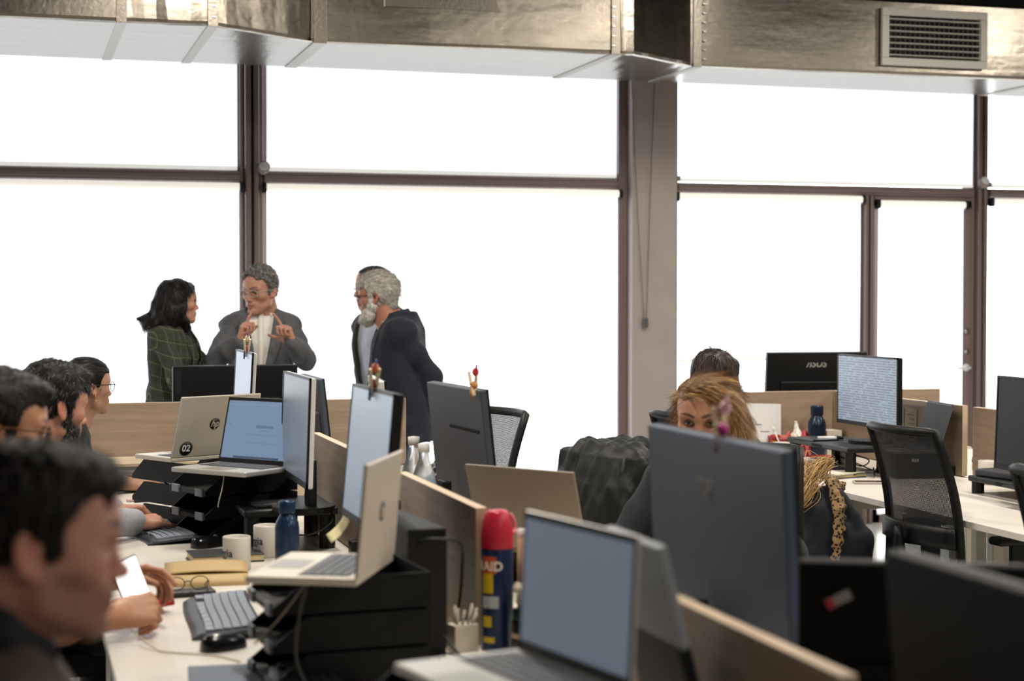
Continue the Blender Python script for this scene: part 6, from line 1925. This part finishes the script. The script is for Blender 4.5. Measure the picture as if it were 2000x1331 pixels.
grey_man()

# ---- white-bearded man in navy blazer
def white_beard():
    P = Person('white-bearded man in navy blazer, hands behind his back', (1.875, 8.93, 1.552), 163, lean=4, head_yaw=-14, head_pitch=7, head_off=(0.105, 0, 0.630), head_sc=1.04)
    P.head(lids=0.45, nose=1.1)
    arms = [(shoulder(P, -1), P.lw((2.18, 9.15, 1.12)), P.lw((2.165, 9.00, 0.93))), (shoulder(P, 1), P.lw((2.125, 8.76, 1.120)), P.lw((2.168, 8.82, 0.885)))]
    legs = stand_legs(P)
    P.core(arms, legs)
    P.fields.append(hand_field(arms[1][2], frame_from((-0.30, -0.25, -0.85), (-0.6, 0.7, 0.1)), 1, RELAX, 5, (35, 20, 15), 1.0, arms[1][1]))
    P.fields.append(hand_field(arms[0][2], frame_from((-0.30, 0.60, -0.60), (-0.9, -0.2, 0.2)), -1, GRIP, 4, (35, 20, 15), 1.0, arms[0][1]))
    P.finish('ruddy')
    sm = wool('pale_shirt_cotton', '#c9cad0', 0.06, 0.15, 300, 0.85)
    garment(P, 'shirt', sm, [], None, grow=0.004, hem=-0.02, rip=(0.0018, 60), h=0.007)
    shirt_collar(P, sm, r=0.062, zb=0.512, tall=0.022)
    nv = wool('navy_blazer_wool', '#171d2a', 0.12, sheen=0.08)
    rows = torso_rows(False, 0.024, -0.17, 0.006)
    garment(P, 'blazer', nv, arms, (0.060, 0.057, 0.047), grow=0.024, hem=-0.17, flare=0.006, post=lambda F: v_cut(F, P, 0.06, 0.085), rip=(0.0050, 30), seed=9)
    lapels(P, nv, rows, 0.06, 0.085)
    trousers(P, legs, wool('denim_blue', '#39465a')); shoes(P, legs, BLACKSHOE)
    F = hair_field(P)
    cap_hair(F, 0.017, 0.006, fringe=0.070, nape=-0.075, temple=0.044, side=0.8)
    F.ripple(0.003, 150, 6)
    wh = hair_mats('white', ['#b9b4ab', '#908b83', '#cfcbc3', '#a39e95'], 0.6)
    solid('hair', [F], wh, P.e, [blades(F, 5200, comb_back, 0.032, 0.0010, 4, 0.12, 4, jitter=0.30, P=P)])
    F = hair_field(P, lo=(-0.06, -0.12, -0.24), hi=(0.16, 0.12, 0.03), h=0.0045)
    for y in (-1, 1):
        F.chain([(0.018, y * 0.070, -0.005), (0.018, y * 0.062, -0.055), (0.050, y * 0.040, -0.098), (0.082, y * 0.014, -0.118)], [0.012, 0.021, 0.031, 0.031], 0.02)
        F.cone((0.098, y * 0.005, -0.058), (0.080, y * 0.030, -0.076), 0.007, 0.009, 0.01)
    F.ell((0.074, 0, -0.118), (0.037, 0.037, 0.036), 0.02)
    F.ell((0.110, 0, -0.0722), (0.016, 0.020, 0.006), 0.004, op='s')
    F.ripple(0.003, 170, 8)
    solid('beard', [F], [mat('beard_white_1', '#d0cdc6', 0.7), mat('beard_white_2', '#e6e3dd', 0.7), wh[1]], P.e, [blades(F, 3000, lambda q: (0.1, 0, -1.0), 0.016, 0.0009, 3, 0.25, 5, jitter=0.3, P=P)])
    glasses(P.e, P.ho, P.hr, P.hsc, '#1d1b1b', 0.025, 0.017, 3.4, 0.0018)
white_beard()

# ---- man half hidden behind him
def hidden_man():
    P = Person('man in dark olive jacket and pale shirt, half hidden behind bearded man', (1.955, 9.43, 1.598), -152, lean=4, head_yaw=-24, head_pitch=6, head_off=(0.05, 0, 0.648), head_sc=1.04)
    P.head(lids=0.45, nose=1.1)
    arms = [(shoulder(P, -1), (-0.05, -0.25, 1.14), (-0.04, -0.23, 0.90)), (shoulder(P, 1), (-0.08, 0.245, 1.12), (-0.06, 0.19, 0.87))]
    legs = stand_legs(P)
    P.core(arms, legs)
    for i, s in ((0, -1), (1, 1)):
        P.fields.append(hand_field(np.array(arms[i][2]), frame_from((0.05, 0.0, -1), (0.1, s * 1.0, 0)), s, RELAX, 4, (30, 20, 15), 1.0))
    P.finish('warm')
    sm = wool('blue_striped_shirt', '#b4bac6', 0.06, 0.15, 300, 0.85)
    garment(P, 'shirt', sm, [], None, grow=0.006, hem=-0.10, rip=(0.0025, 50), h=0.008)
    shirt_collar(P, sm)
    om = wool('dark_olive_cloth', '#2d2d25', 0.12)
    rows = torso_rows(False, 0.024, -0.18, 0.01)
    garment(P, 'jacket', om, arms, (0.058, 0.056, 0.046), grow=0.024, hem=-0.18, flare=0.01, post=lambda F: v_cut(F, P, -0.19, 0.100), rip=(0.0035, 32), seed=12)
    lapels(P, om, rows, -0.02, 0.100, w=0.045)
    trousers(P, legs, DARKPANT); shoes(P, legs, BLACKSHOE)
    F = hair_field(P)
    cap_hair(F, 0.008, 0.0, fringe=0.092, nape=-0.055, temple=0.060)
    F.ripple(0.002, 190, 5)
    solid('hair', [F], bh, P.e, [blades(F, 1500, comb_short, 0.014, 0.0009, 3, 0.15, 3, P=P)])
    glasses(P.e, P.ho, P.hr, P.hsc, '#3a2f28', 0.024, 0.018, 3.0, 0.0014)
hidden_man()

# ---- standing woman in plaid blazer
plaid = bpy.data.materials.new('green_plaid_wool'); plaid.use_nodes = True
nt = plaid.node_tree; b = nt.nodes['Principled BSDF']; b.inputs['Roughness'].default_value = 0.9
tc = nt.nodes.new('ShaderNodeTexCoord')
sx = nt.nodes.new('ShaderNodeSeparateXYZ'); nt.links.new(tc.outputs['Object'], sx.inputs[0])
def M_(op, a, b_=None, nt=nt):
    n = nt.nodes.new('ShaderNodeMath'); n.operation = op
    for i, v in enumerate((a, b_)):
        if v is None: continue
        if isinstance(v, (int, float)): n.inputs[i].default_value = v
        else: nt.links.new(v, n.inputs[i])
    return n.outputs[0]
def line(v, pitch, w_):
    return M_('LESS_THAN', M_('FRACT', M_('DIVIDE', v, pitch)), w_)
sxy = M_('ADD', sx.outputs[1], M_('MULTIPLY', sx.outputs[0], 0.8))
slz = M_('ADD', sx.outputs[2], M_('MULTIPLY', sx.outputs[0], 0.25))
lines = M_('MAXIMUM', line(slz, 0.066, 0.055), line(sxy, 0.050, 0.060))
wide = M_('MULTIPLY', M_('ADD', line(slz, 0.033, 0.5), line(sxy, 0.025, 0.5)), 0.25)
mx = nt.nodes.new('ShaderNodeMix'); mx.data_type = 'RGBA'
mx.inputs[6].default_value = (*srgb('#303629'), 1); mx.inputs[7].default_value = (*srgb('#1e221b'), 1)
nt.links.new(wide, mx.inputs[0])
mx2 = nt.nodes.new('ShaderNodeMix'); mx2.data_type = 'RGBA'
nt.links.new(mx.outputs[2], mx2.inputs[6]); mx2.inputs[7].default_value = (*srgb('#7c7a58'), 1)
nt.links.new(M_('MULTIPLY', lines, 0.50), mx2.inputs[0])
nt.links.new(mx2.outputs[2], b.inputs['Base Color'])

def plaid_woman():
    P = Person('woman with dark wavy hair in green plaid blazer', (0.820, 9.03, 1.522), -24, female=True, lean=2, tsc=0.96, head_yaw=30, head_pitch=2, head_off=(0.025, 0.0, 0.605), head_sc=0.96)
    P.head(lids=0.55, nose=0.95, jaw=0.90, neck_r=0.046)
    arms = [(shoulder(P, -1), P.lw((0.800, 8.80, 1.110)), P.lw((0.985, 8.74, 1.03))), (shoulder(P, 1), P.lw((1.00, 9.06, 1.09)), P.lw((1.03, 8.84, 1.03)))]
    legs = stand_legs(P, 0.08)
    P.core(arms, legs, nr=0.043)
    P.fields.append(hand_field(arms[0][2], frame_from((0.3, 0.95, 0.05), (0.9, -0.3, 0.3)), -1, RELAX, 3, (30, 15, 10), 0.9))
    P.fields.append(hand_field(arms[1][2], frame_from((0.3, -0.95, -0.05), (0.9, 0.3, 0.3)), 1, RELAX, 3, (30, 15, 10), 0.9))
    P.finish('fair', brow=0.8, browth=0.7)
    garment(P, 'top', wool('black_knit', '#17171a', 0.1), [], None, grow=0.004, hem=-0.05, rip=(0.0015, 50), h=0.008)
    rows = torso_rows(True, 0.024, -0.20, 0.012)
    garment(P, 'blazer', plaid, arms, (0.054, 0.052, 0.044), grow=0.024, hem=-0.20, flare=0.012, post=lambda F: v_cut(F, P, 0.08, 0.050, ztop=0.48), rip=(0.003, 36), seed=14)
    lapels(P, plaid, rows, 0.08, 0.050, w=0.05, ztop=0.47)
    trousers(P, legs, DARKPANT); shoes(P, legs, BLACKSHOE)
    F = hair_field(P, lo=(-0.26, -0.18, -0.24), hi=(0.16, 0.18, 0.16))
    F.ell((-0.010, 0, 0.028), (0.104, 0.088, 0.090), 0.01)
    F.ell((0.022, 0, 0.040), (0.078, 0.074, 0.070), 0.02)
    for y in (-1, 1):
        F.chain([(0.024, y * 0.070, 0.03), (0.010, y * 0.082, -0.04), (0.022, y * 0.080, -0.10), (0.036, y * 0.076, -0.145), (0.020, y * 0.076, -0.165)], [0.030, 0.030, 0.030, 0.022, 0.010], 0.03)
        F.chain([(-0.03, y * 0.070, 0.02), (-0.05, y * 0.078, -0.06), (-0.060, y * 0.074, -0.12), (-0.100, y * 0.070, -0.150)], [0.048, 0.044, 0.036, 0.016], 0.03)
    F.chain([(-0.06, 0, 0.04), (-0.080, 0, -0.05), (-0.105, 0, -0.105), (-0.160, 0.01, -0.122), (-0.205, 0.01, -0.105)], [0.055, 0.058, 0.048, 0.034, 0.012], 0.03)
    F.chain([(-0.07, -0.04, -0.07), (-0.120, -0.05, -0.130), (-0.165, -0.045, -0.140)], [0.045, 0.032, 0.012], 0.02)
    F.ell((0.118, 0, -0.030), (0.072, 0.066, 0.108), 0.010, op='s')
    F.ell((0.10, 0, -0.14), (0.052, 0.060, 0.12), 0.012, op='s')
    F.ell((0.096, -0.075, -0.040), (0.068, 0.06, 0.100), 0.012, op='s')
    F.ripple(0.0045, 95, 21, dirs=(1, 1, 0.25))
    F.ripple(0.002, 260, 22, dirs=(1, 1, 0.2))
    solid('hair', [F], dk, P.e, [blades(F, 4200, lambda q: (-0.35 if q[2] < -0.08 else -0.1, 0, -1.0), 0.045, 0.0010, 3, 0.06, 8, jitter=0.2, P=P)])
    glasses(P.e, P.ho, P.hr, P.hsc, '#8a6a45', 0.023, 0.020, 2.3, 0.0009)
plaid_woman()

# ================================================================= seated at the left bench
def bun_woman():
    P = Person('woman with pulled-back hair and round glasses at far end of bench', (0.280, 7.22, 1.180), 8, female=True, lean=14, head_yaw=18, head_pitch=3, head_off=(0.05, 0, 0.590), head_sc=0.99)
    P.head(lids=0.45, nose=0.95, jaw=0.94, neck_r=0.048)
    arms = [(shoulder(P, -1), P.lw((0.235, 6.98, 0.84)), P.lw((0.440, 7.06, 0.778))), (shoulder(P, 1), P.lw((0.22, 7.42, 0.85)), P.lw((0.455, 7.22, 0.788)))]
    legs = sit_legs(P)
    P.core(arms, legs, nr=0.045)
    P.fields.append(hand_field(arms[0][2], frame_from((0.97, 0.10, -0.02), (0.1, -0.55, 0.8)), -1, RELAX, 3, (25, 20, 15), 0.95, arms[0][1], fr=0.040))
    P.fields.append(hand_field(arms[1][2], frame_from((0.97, -0.22, -0.02), (0.1, 0.55, 0.8)), 1, RELAX, 3, (25, 20, 15), 0.95, arms[1][1], fr=0.040))
    P.finish('olive', browth=0.8)
    bs = wool('black_shirt_cotton', '#121316', 0.1)
    garment(P, 'shirt', bs, part_sleeves(arms, 0.75), (0.052, 0.050, 0.050), grow=0.014, hem=-0.12, rip=(0.003, 40), seed=17)
    shirt_collar(P, bs, r=0.056, zb=0.500, zf=0.462, tall=0.030, neckx=-0.02)
    trousers(P, legs, DARKPANT); shoes(P, legs, BLACKSHOE)
    F = hair_field(P)
    F.ell((-0.008, 0, 0.028), (0.100, 0.082, 0.088), 0.01)
    F.ell((0.024, 0, 0.035), (0.076, 0.070, 0.070), 0.02)
    F.ell((-0.110, 0, 0.01), (0.034, 0.034, 0.034), 0.01)
    F.ell((0.130, 0, -0.05), (0.092, 0.085, 0.140), 0.006, op='s')
    F.ell((0.085, 0, -0.12), (0.085, 0.12, 0.115), 0.006, op='s')
    for y in (-1, 1):
        F.ell((0.080, y * 0.076, 0.0), (0.050, 0.045, 0.056), 0.008, op='s')
        F.ell((-0.008, y * 0.090, -0.028), (0.024, 0.028, 0.034), 0.005, op='s')
    F.box((-0.02, 0, -0.155), (0.2, 0.2, 0.1), 0.005, 0.010, op='s')
    F.ripple(0.0010, 300, 2, dirs=(0.2, 1, 1))
    solid('hair', [F], dk, P.e, [blades(F, 2200, comb_back, 0.045, 0.0008, 3, 0.02, 9, jitter=0.12, P=P)])
    glasses(P.e, P.ho, P.hr, P.hsc, '#1a1614', 0.023, 0.021, 2.0, 0.0017)
    mb = MB()
    mb.tube([P.local_head((0.002 + 0.008 * math.cos(a), -0.084, -0.056 + 0.011 * math.sin(a))) for a in np.linspace(0, 2 * PI, 14)[:-1]], 0.0013, 6, closed=True)
    mb.build('earring', mat('gold_metal', '#c9a45c', 0.25, 1.0), P.e)
bun_woman()

def typing_man():
    P = Person('bearded man with greying dark hair typing on curved keyboard', (0.105, 5.32, 1.222), 24, lean=13, head_yaw=4, head_pitch=11, head_off=(0.055, 0.0, 0.645), head_sc=1.05)
    P.head(lids=0.15, nose=1.05)
    arms = [(shoulder(P, -1), P.lw((0.130, 5.48, 0.835)), P.lw((0.372, 5.735, 0.792))), (shoulder(P, 1), P.lw((0.13, 5.95, 0.85)), P.lw((0.315, 5.935, 0.812)))]
    legs = sit_legs(P)
    P.core(arms, legs)
    P.fields.append(hand_field(arms[0][2], frame_from(P.lw((0.372 + .9, 5.735 + 0.42, 0.80)) - P.lw((0.372, 5.735, 0.792)), (0.15, -0.25, 0.95)), -1, [(38, 55, 20), (30, 45, 20), (32, 45, 20), (8, 14, 8)], 8, (25, 25, 10), 1.04, arms[0][1], h=0.0026))
    P.fields.append(hand_field(arms[1][2], frame_from(P.lw((0.315 + .9, 5.935 + 0.0, 0.85)) - P.lw((0.315, 5.935, 0.812)), (0.1, 0.05, 0.99)), 1, [(48, 45, 20), (46, 50, 20), (48, 50, 20), (48, 45, 20)], 4, (30, 25, 10), 1.04, arms[1][1], h=0.0026))
    P.finish('tan', stub=0.5)
    garment(P, 'sweater', wool('pale_grey_knit', '#a3a4a8', 0.1, 0.4, 400), arms, (0.058, 0.054, 0.044), grow=0.018, hem=-0.12, rip=(0.003, 36), seed=19)
    trousers(P, legs, DARKPANT); shoes(P, legs, BLACKSHOE)
    F = hair_field(P)
    cap_hair(F, 0.013, 0.006, fringe=0.074, nape=-0.055, temple=0.050, side=0.7)
    F.ell((0.060, 0, 0.086), (0.046, 0.052, 0.026), 0.02)
    F.ripple(0.003, 170, 6)
    sp = hair_mats('pepper', ['#12100f', '#1c1817', '#0b0909', '#6a6560'], 0.5)
    solid('hair', [F], sp, P.e, [blades(F, 7500, comb_short, 0.020, 0.0007, 4, 0.16, 10, jitter=0.3, P=P, weights=[.4, .3, .2, .1])])
    F = hair_field(P, lo=(-0.06, -0.12, -0.20), hi=(0.15, 0.12, 0.03), h=0.004)
    for y in (-1, 1):
        F.chain([(0.020, y * 0.0680, 0.0), (0.020, y * 0.058, -0.05), (0.040, y * 0.046, -0.088), (0.078, y * 0.014, -0.110)], [0.010, 0.015, 0.021, 0.021], 0.015)
        F.ell((0.045, y * 0.046, -0.072), (0.030, 0.013, 0.026), 0.012)
        F.cone((0.0985, y * 0.004, -0.0570), (0.080, y * 0.029, -0.074), 0.005, 0.007, 0.01)
    F.ell((0.074, 0, -0.106), (0.028, 0.026, 0.020), 0.015)
    F.ell((0.108, 0, -0.0722), (0.016, 0.020, 0.0065), 0.004, op='s')
    F.ripple(0.0018, 200, 8)
    solid('beard', [F], [sp[1], sp[0], sp[3], mat('beard_grey', '#57504b', 0.7)], P.e, [blades(F, 3600, lambda q: (0.15, 0, -1.0), 0.012, 0.0008, 4, 0.3, 5, jitter=0.35, P=P, weights=[.35, .3, .15, .2])])
typing_man()

def phone_man():
    P = Person('man with brown glasses looking down at a glowing phone', (-0.045, 3.80, 1.272), 12, lean=13, head_yaw=0, head_pitch=11, head_off=(0.05, 0.0, 0.655), head_sc=1.06)
    P.head(lids=0.15, nose=1.0)
    arms = [(shoulder(P, -1), P.lw((0.02, 3.90, 0.80)), P.lw((0.215, 4.03, 0.800))), (shoulder(P, 1), P.lw((0.02, 4.34, 0.82)), P.lw((0.225, 4.26, 0.850)))]
    legs = sit_legs(P)
    P.core(arms, legs)
    def wd(p0, d):
        return P.lw(np.array(p0) + np.array(d)) - P.lw(p0)
    P.fields.append(hand_field(arms[0][2], frame_from(wd((0.2, 4.0, 0.8), (0.85, 0.25, 0.10)), wd((0, 0, 0), (0.0, -0.75, 0.65))), -1, [(58, 62, 30), (60, 64, 30), (64, 66, 30), (68, 66, 30)], 2, (18, 10, 5), 1.06, arms[0][1], h=0.0026, fr=0.044))
    P.fields.append(hand_field(arms[1][2], frame_from(wd((0, 0, 0), (0.90, -0.30, 0.15)), wd((0, 0, 0), (0.05, 0.5, 0.85))), 1, [(22, 25, 10), (36, 40, 15), (42, 45, 20), (48, 45, 20)], 5, (15, 20, 10), 1.05, arms[1][1], h=0.0026, fr=0.042))
    P.finish('tan2', stub=0.35)
    garment(P, 'shirt', wool('slate_blue_cotton', '#2a3a48', 0.1), part_sleeves(arms, 0.85), (0.060, 0.056, 0.056), grow=0.018, hem=-0.12, rip=(0.003, 36), seed=23)
    trousers(P, legs, wool('dark_denim', '#20262f')); shoes(P, legs, BLACKSHOE)
    F = hair_field(P)
    cap_hair(F, 0.011, 0.002, fringe=0.080, nape=-0.055, temple=0.058, side=0.6)
    F.ell((0.058, 0, 0.080), (0.048, 0.056, 0.022), 0.02)
    F.ripple(0.002, 190, 6)
    solid('hair', [F], bh, P.e, [blades(F, 6500, comb_short, 0.012, 0.0007, 3, 0.14, 12, jitter=0.3, P=P)])
    glasses(P.e, P.ho, P.hr, P.hsc, '#6b4420', 0.026, 0.020, 3.0, 0.0024)
phone_man()

def near_man():
    P = Person('dark-haired man with stubble in profile, nearest the camera', (0.018, 2.11, 1.262), 0, lean=4, head_yaw=4, head_pitch=7, head_off=(0.035, 0.0, 0.640), head_sc=1.0)
    P.head(lids=0.35, nose=1.1, h=0.0028)
    arms = [(shoulder(P, -1), (0.12, -0.26, 0.80), (0.36, -0.14, 0.785)), (shoulder(P, 1), (0.14, 0.25, 0.80), (0.38, 0.10, 0.785))]
    legs = sit_legs(P)
    P.core(arms, legs)
    for i, s in ((0, -1), (1, 1)):
        P.fields.append(hand_field(arms[i][2], frame_from((0.98, -s * 0.15, -0.05), (0.05, 0, 1)), s, TYPE, 4, (30, 20, 10), 1.0))
    P.finish('fore', stub=0.55, browth=1.25)
    garment(P, 'jacket', wool('brown_jacket_cloth', '#3a2c24', 0.15), arms, (0.060, 0.056, 0.048), grow=0.024, hem=-0.12, rip=(0.003, 36), seed=29)
    F = box_field([P.tw((-0.1, -0.1, 0.5)), P.tw((0.1, 0.1, 0.62))], 0.05, 0.006)
    F.frame(P.hip, P.tr, P.tsc)
    F.chain([(0.050, 0.03, 0.50), (0.0, 0.075, 0.535), (-0.065, 0.050, 0.570), (-0.082, 0, 0.58), (-0.065, -0.050, 0.570), (0.0, -0.075, 0.535), (0.050, -0.03, 0.50)], [0.024] * 7, 0.02)
    solid('collar', [F], wool('navy_collar_cloth', '#0d1119', 0.1), P.e)
    trousers(P, legs, DARKPANT); shoes(P, legs, BLACKSHOE)
    F = hair_field(P, h=0.0042)
    cap_hair(F, 0.011, -0.006, fringe=0.076, nape=-0.060, temple=0.054, side=0.7, sb=0.008)
    F.ell((0.054, 0, 0.074), (0.050, 0.056, 0.022), 0.015)
    F.ell((0.0, 0, 0.088), (0.080, 0.058, 0.018), 0.015)
    F.ripple(0.0025, 170, 6)
    solid('hair', [F], bh, P.e, [blades(F, 9000, comb_short, 0.011, 0.0006, 3, 0.30, 13, jitter=0.4, P=P)])
near_man()

# ================================================================= other side of the bench and beyond
def blonde_woman():
    P = Person('blonde woman looking over the top of her monitor', (1.892, 4.475, 1.203), -122, female=True, lean=13, head_yaw=-2, head_pitch=8, head_off=(0.05, 0, 0.610), head_sc=1.0)
    P.head(lids=0.75, nose=0.9, jaw=0.92, neck_r=0.046, h=0.003)
    arms = [(shoulder(P, -1), (0.20, -0.24, 0.82), (0.42, -0.10, 0.79)), (shoulder(P, 1), (0.20, 0.24, 0.82), (0.42, 0.10, 0.79))]
    legs = sit_legs(P)
    P.core(arms, legs, nr=0.043)
    for i, s in ((0, -1), (1, 1)):
        P.fields.append(hand_field(arms[i][2], frame_from((0.98, -s * 0.15, -0.05), (0.05, 0, 1)), s, TYPE, 4, (30, 20, 10), 0.92))
    P.finish('blonde', browth=0.95)
    garment(P, 'sweater', wool('charcoal_knit', '#24262b', 0.1), arms, (0.052, 0.050, 0.044), grow=0.016, hem=-0.12, rip=(0.003, 36), seed=31)
    trousers(P, legs, DARKPANT); shoes(P, legs, BLACKSHOE)
    F = hair_field(P, lo=(-0.2, -0.17, -0.30), hi=(0.17, 0.20, 0.17), h=0.005)
    F.ell((-0.010, 0, 0.028), (0.102, 0.084, 0.089), 0.01)
    F.ell((0.022, 0.004, 0.040), (0.078, 0.072, 0.069), 0.02)
    F.chain([(0.058, 0.020, 0.092), (0.058, 0.066, 0.045), (0.040, 0.092, -0.04), (0.030, 0.110, -0.14), (0.020, 0.118, -0.25)], [0.026, 0.032, 0.034, 0.034, 0.03], 0.03)
    F.chain([(-0.02, 0.05, 0.06), (-0.03, 0.084, -0.03), (-0.02, 0.098, -0.15), (-0.02, 0.105, -0.25)], [0.05, 0.040, 0.038, 0.032], 0.03)
    F.chain([(-0.03, -0.045, 0.05), (-0.06, -0.055, -0.04), (-0.07, -0.050, -0.16), (-0.07, -0.045, -0.25)], [0.045, 0.036, 0.034, 0.03], 0.03)
    F.ell((0.125, -0.006, -0.030), (0.075, 0.076, 0.122), 0.012, op='s')
    F.ell((0.10, -0.02, -0.16), (0.055, 0.070, 0.13), 0.012, op='s')
    F.ell((0.075, -0.080, 0.0), (0.060, 0.045, 0.075), 0.012, op='s')
    F.ripple(0.0022, 120, 41, dirs=(1, 1, 0.2))
    F.ripple(0.0012, 330, 42, dirs=(1, 1, 0.15))
    bl = hair_mats('blonde', ['#7d5c39', '#a67e4e', '#c9a26c', '#5d432b'], 0.4)
    solid('hair', [F], bl, P.e, [blades(F, 15000, lambda q: (0.25, 0.9, -0.3) if q[2] > 0.075 else ((0.0, 0.35, -0.8) if q[2] > 0.0 and q[1] > 0 else ((0, 0.1, -1) if q[1] > 0 else (-0.9, -0.1, -0.4))), 0.070, 0.0006, 4, 0.010, 14, jitter=0.05, P=P, weights=[.36, .26, .16, .22], keep=lambda q: not (q[0] > 0.045 and q[1] < 0.012 and q[2] < 0.07))])
blonde_woman()

def dark_woman():
    P = Person('dark-haired woman half hidden behind the blonde woman', (2.787, 6.50, 1.208), 22, female=True, lean=12, head_yaw=13, head_pitch=8, head_off=(0.05, 0, 0.612), head_sc=1.02)
    P.head(lids=0.5, nose=1.0, jaw=0.95, neck_r=0.048)
    arms = [(shoulder(P, -1), (0.36, -0.16, 0.84), (0.62, 0.02, 0.79)), (shoulder(P, 1), P.lw((2.98, 6.86, 0.87)), P.lw((3.345, 7.01, 0.792)))]
    legs = sit_legs(P)
    P.core(arms, legs, nr=0.044)
    P.fields.append(hand_field(arms[0][2], frame_from((0.98, 0.05, -0.05), (0.05, 0, 1)), -1, TYPE, 4, (30, 20, 10), 0.92))
    P.fields.append(hand_field(arms[1][2], frame_from((0.94, -0.30, 0.0), (0.05, 0.1, 1)), 1, TYPE, 4, (30, 20, 10), 0.95))
    P.finish('fair')
    garment(P, 'sweater', wool('blue_grey_knit', '#4a525e', 0.1), arms, (0.052, 0.050, 0.040), grow=0.016, hem=-0.12, rip=(0.003, 36), seed=37)
    trousers(P, legs, DARKPANT); shoes(P, legs, BLACKSHOE)
    F = hair_field(P, lo=(-0.2, -0.17, -0.26), hi=(0.17, 0.17, 0.17))
    F.ell((-0.010, 0, 0.028), (0.102, 0.084, 0.089), 0.01)
    F.ell((0.024, 0.0, 0.040), (0.077, 0.072, 0.069), 0.02)
    F.chain([(-0.05, 0, 0.03), (-0.08, 0, -0.06), (-0.09, 0, -0.2)], [0.06, 0.056, 0.04], 0.03)
    for y in (-1, 1):
        F.chain([(0.03, y * 0.06, 0.05), (0.01, y * 0.080, -0.03), (-0.01, y * 0.078, -0.2)], [0.030, 0.028, 0.03], 0.03)
    F.ell((0.125, 0, -0.035), (0.075, 0.062, 0.110), 0.012, op='s')
    F.ell((0.10, 0, -0.14), (0.055, 0.07, 0.12), 0.012, op='s')
    F.ripple(0.0025, 120, 41, dirs=(1, 1, 0.2))
    um = hair_mats('umber', ['#2a211d', '#3d302a', '#4f4038'], 0.4)
    solid('hair', [F], um, P.e, [blades(F, 3000, lambda q: (-0.6, 0, -0.1) if q[2] > 0.09 else (0.0, 0, -1.0), 0.05, 0.0010, 3, 0.03, 14, jitter=0.12, P=P)])
dark_woman()
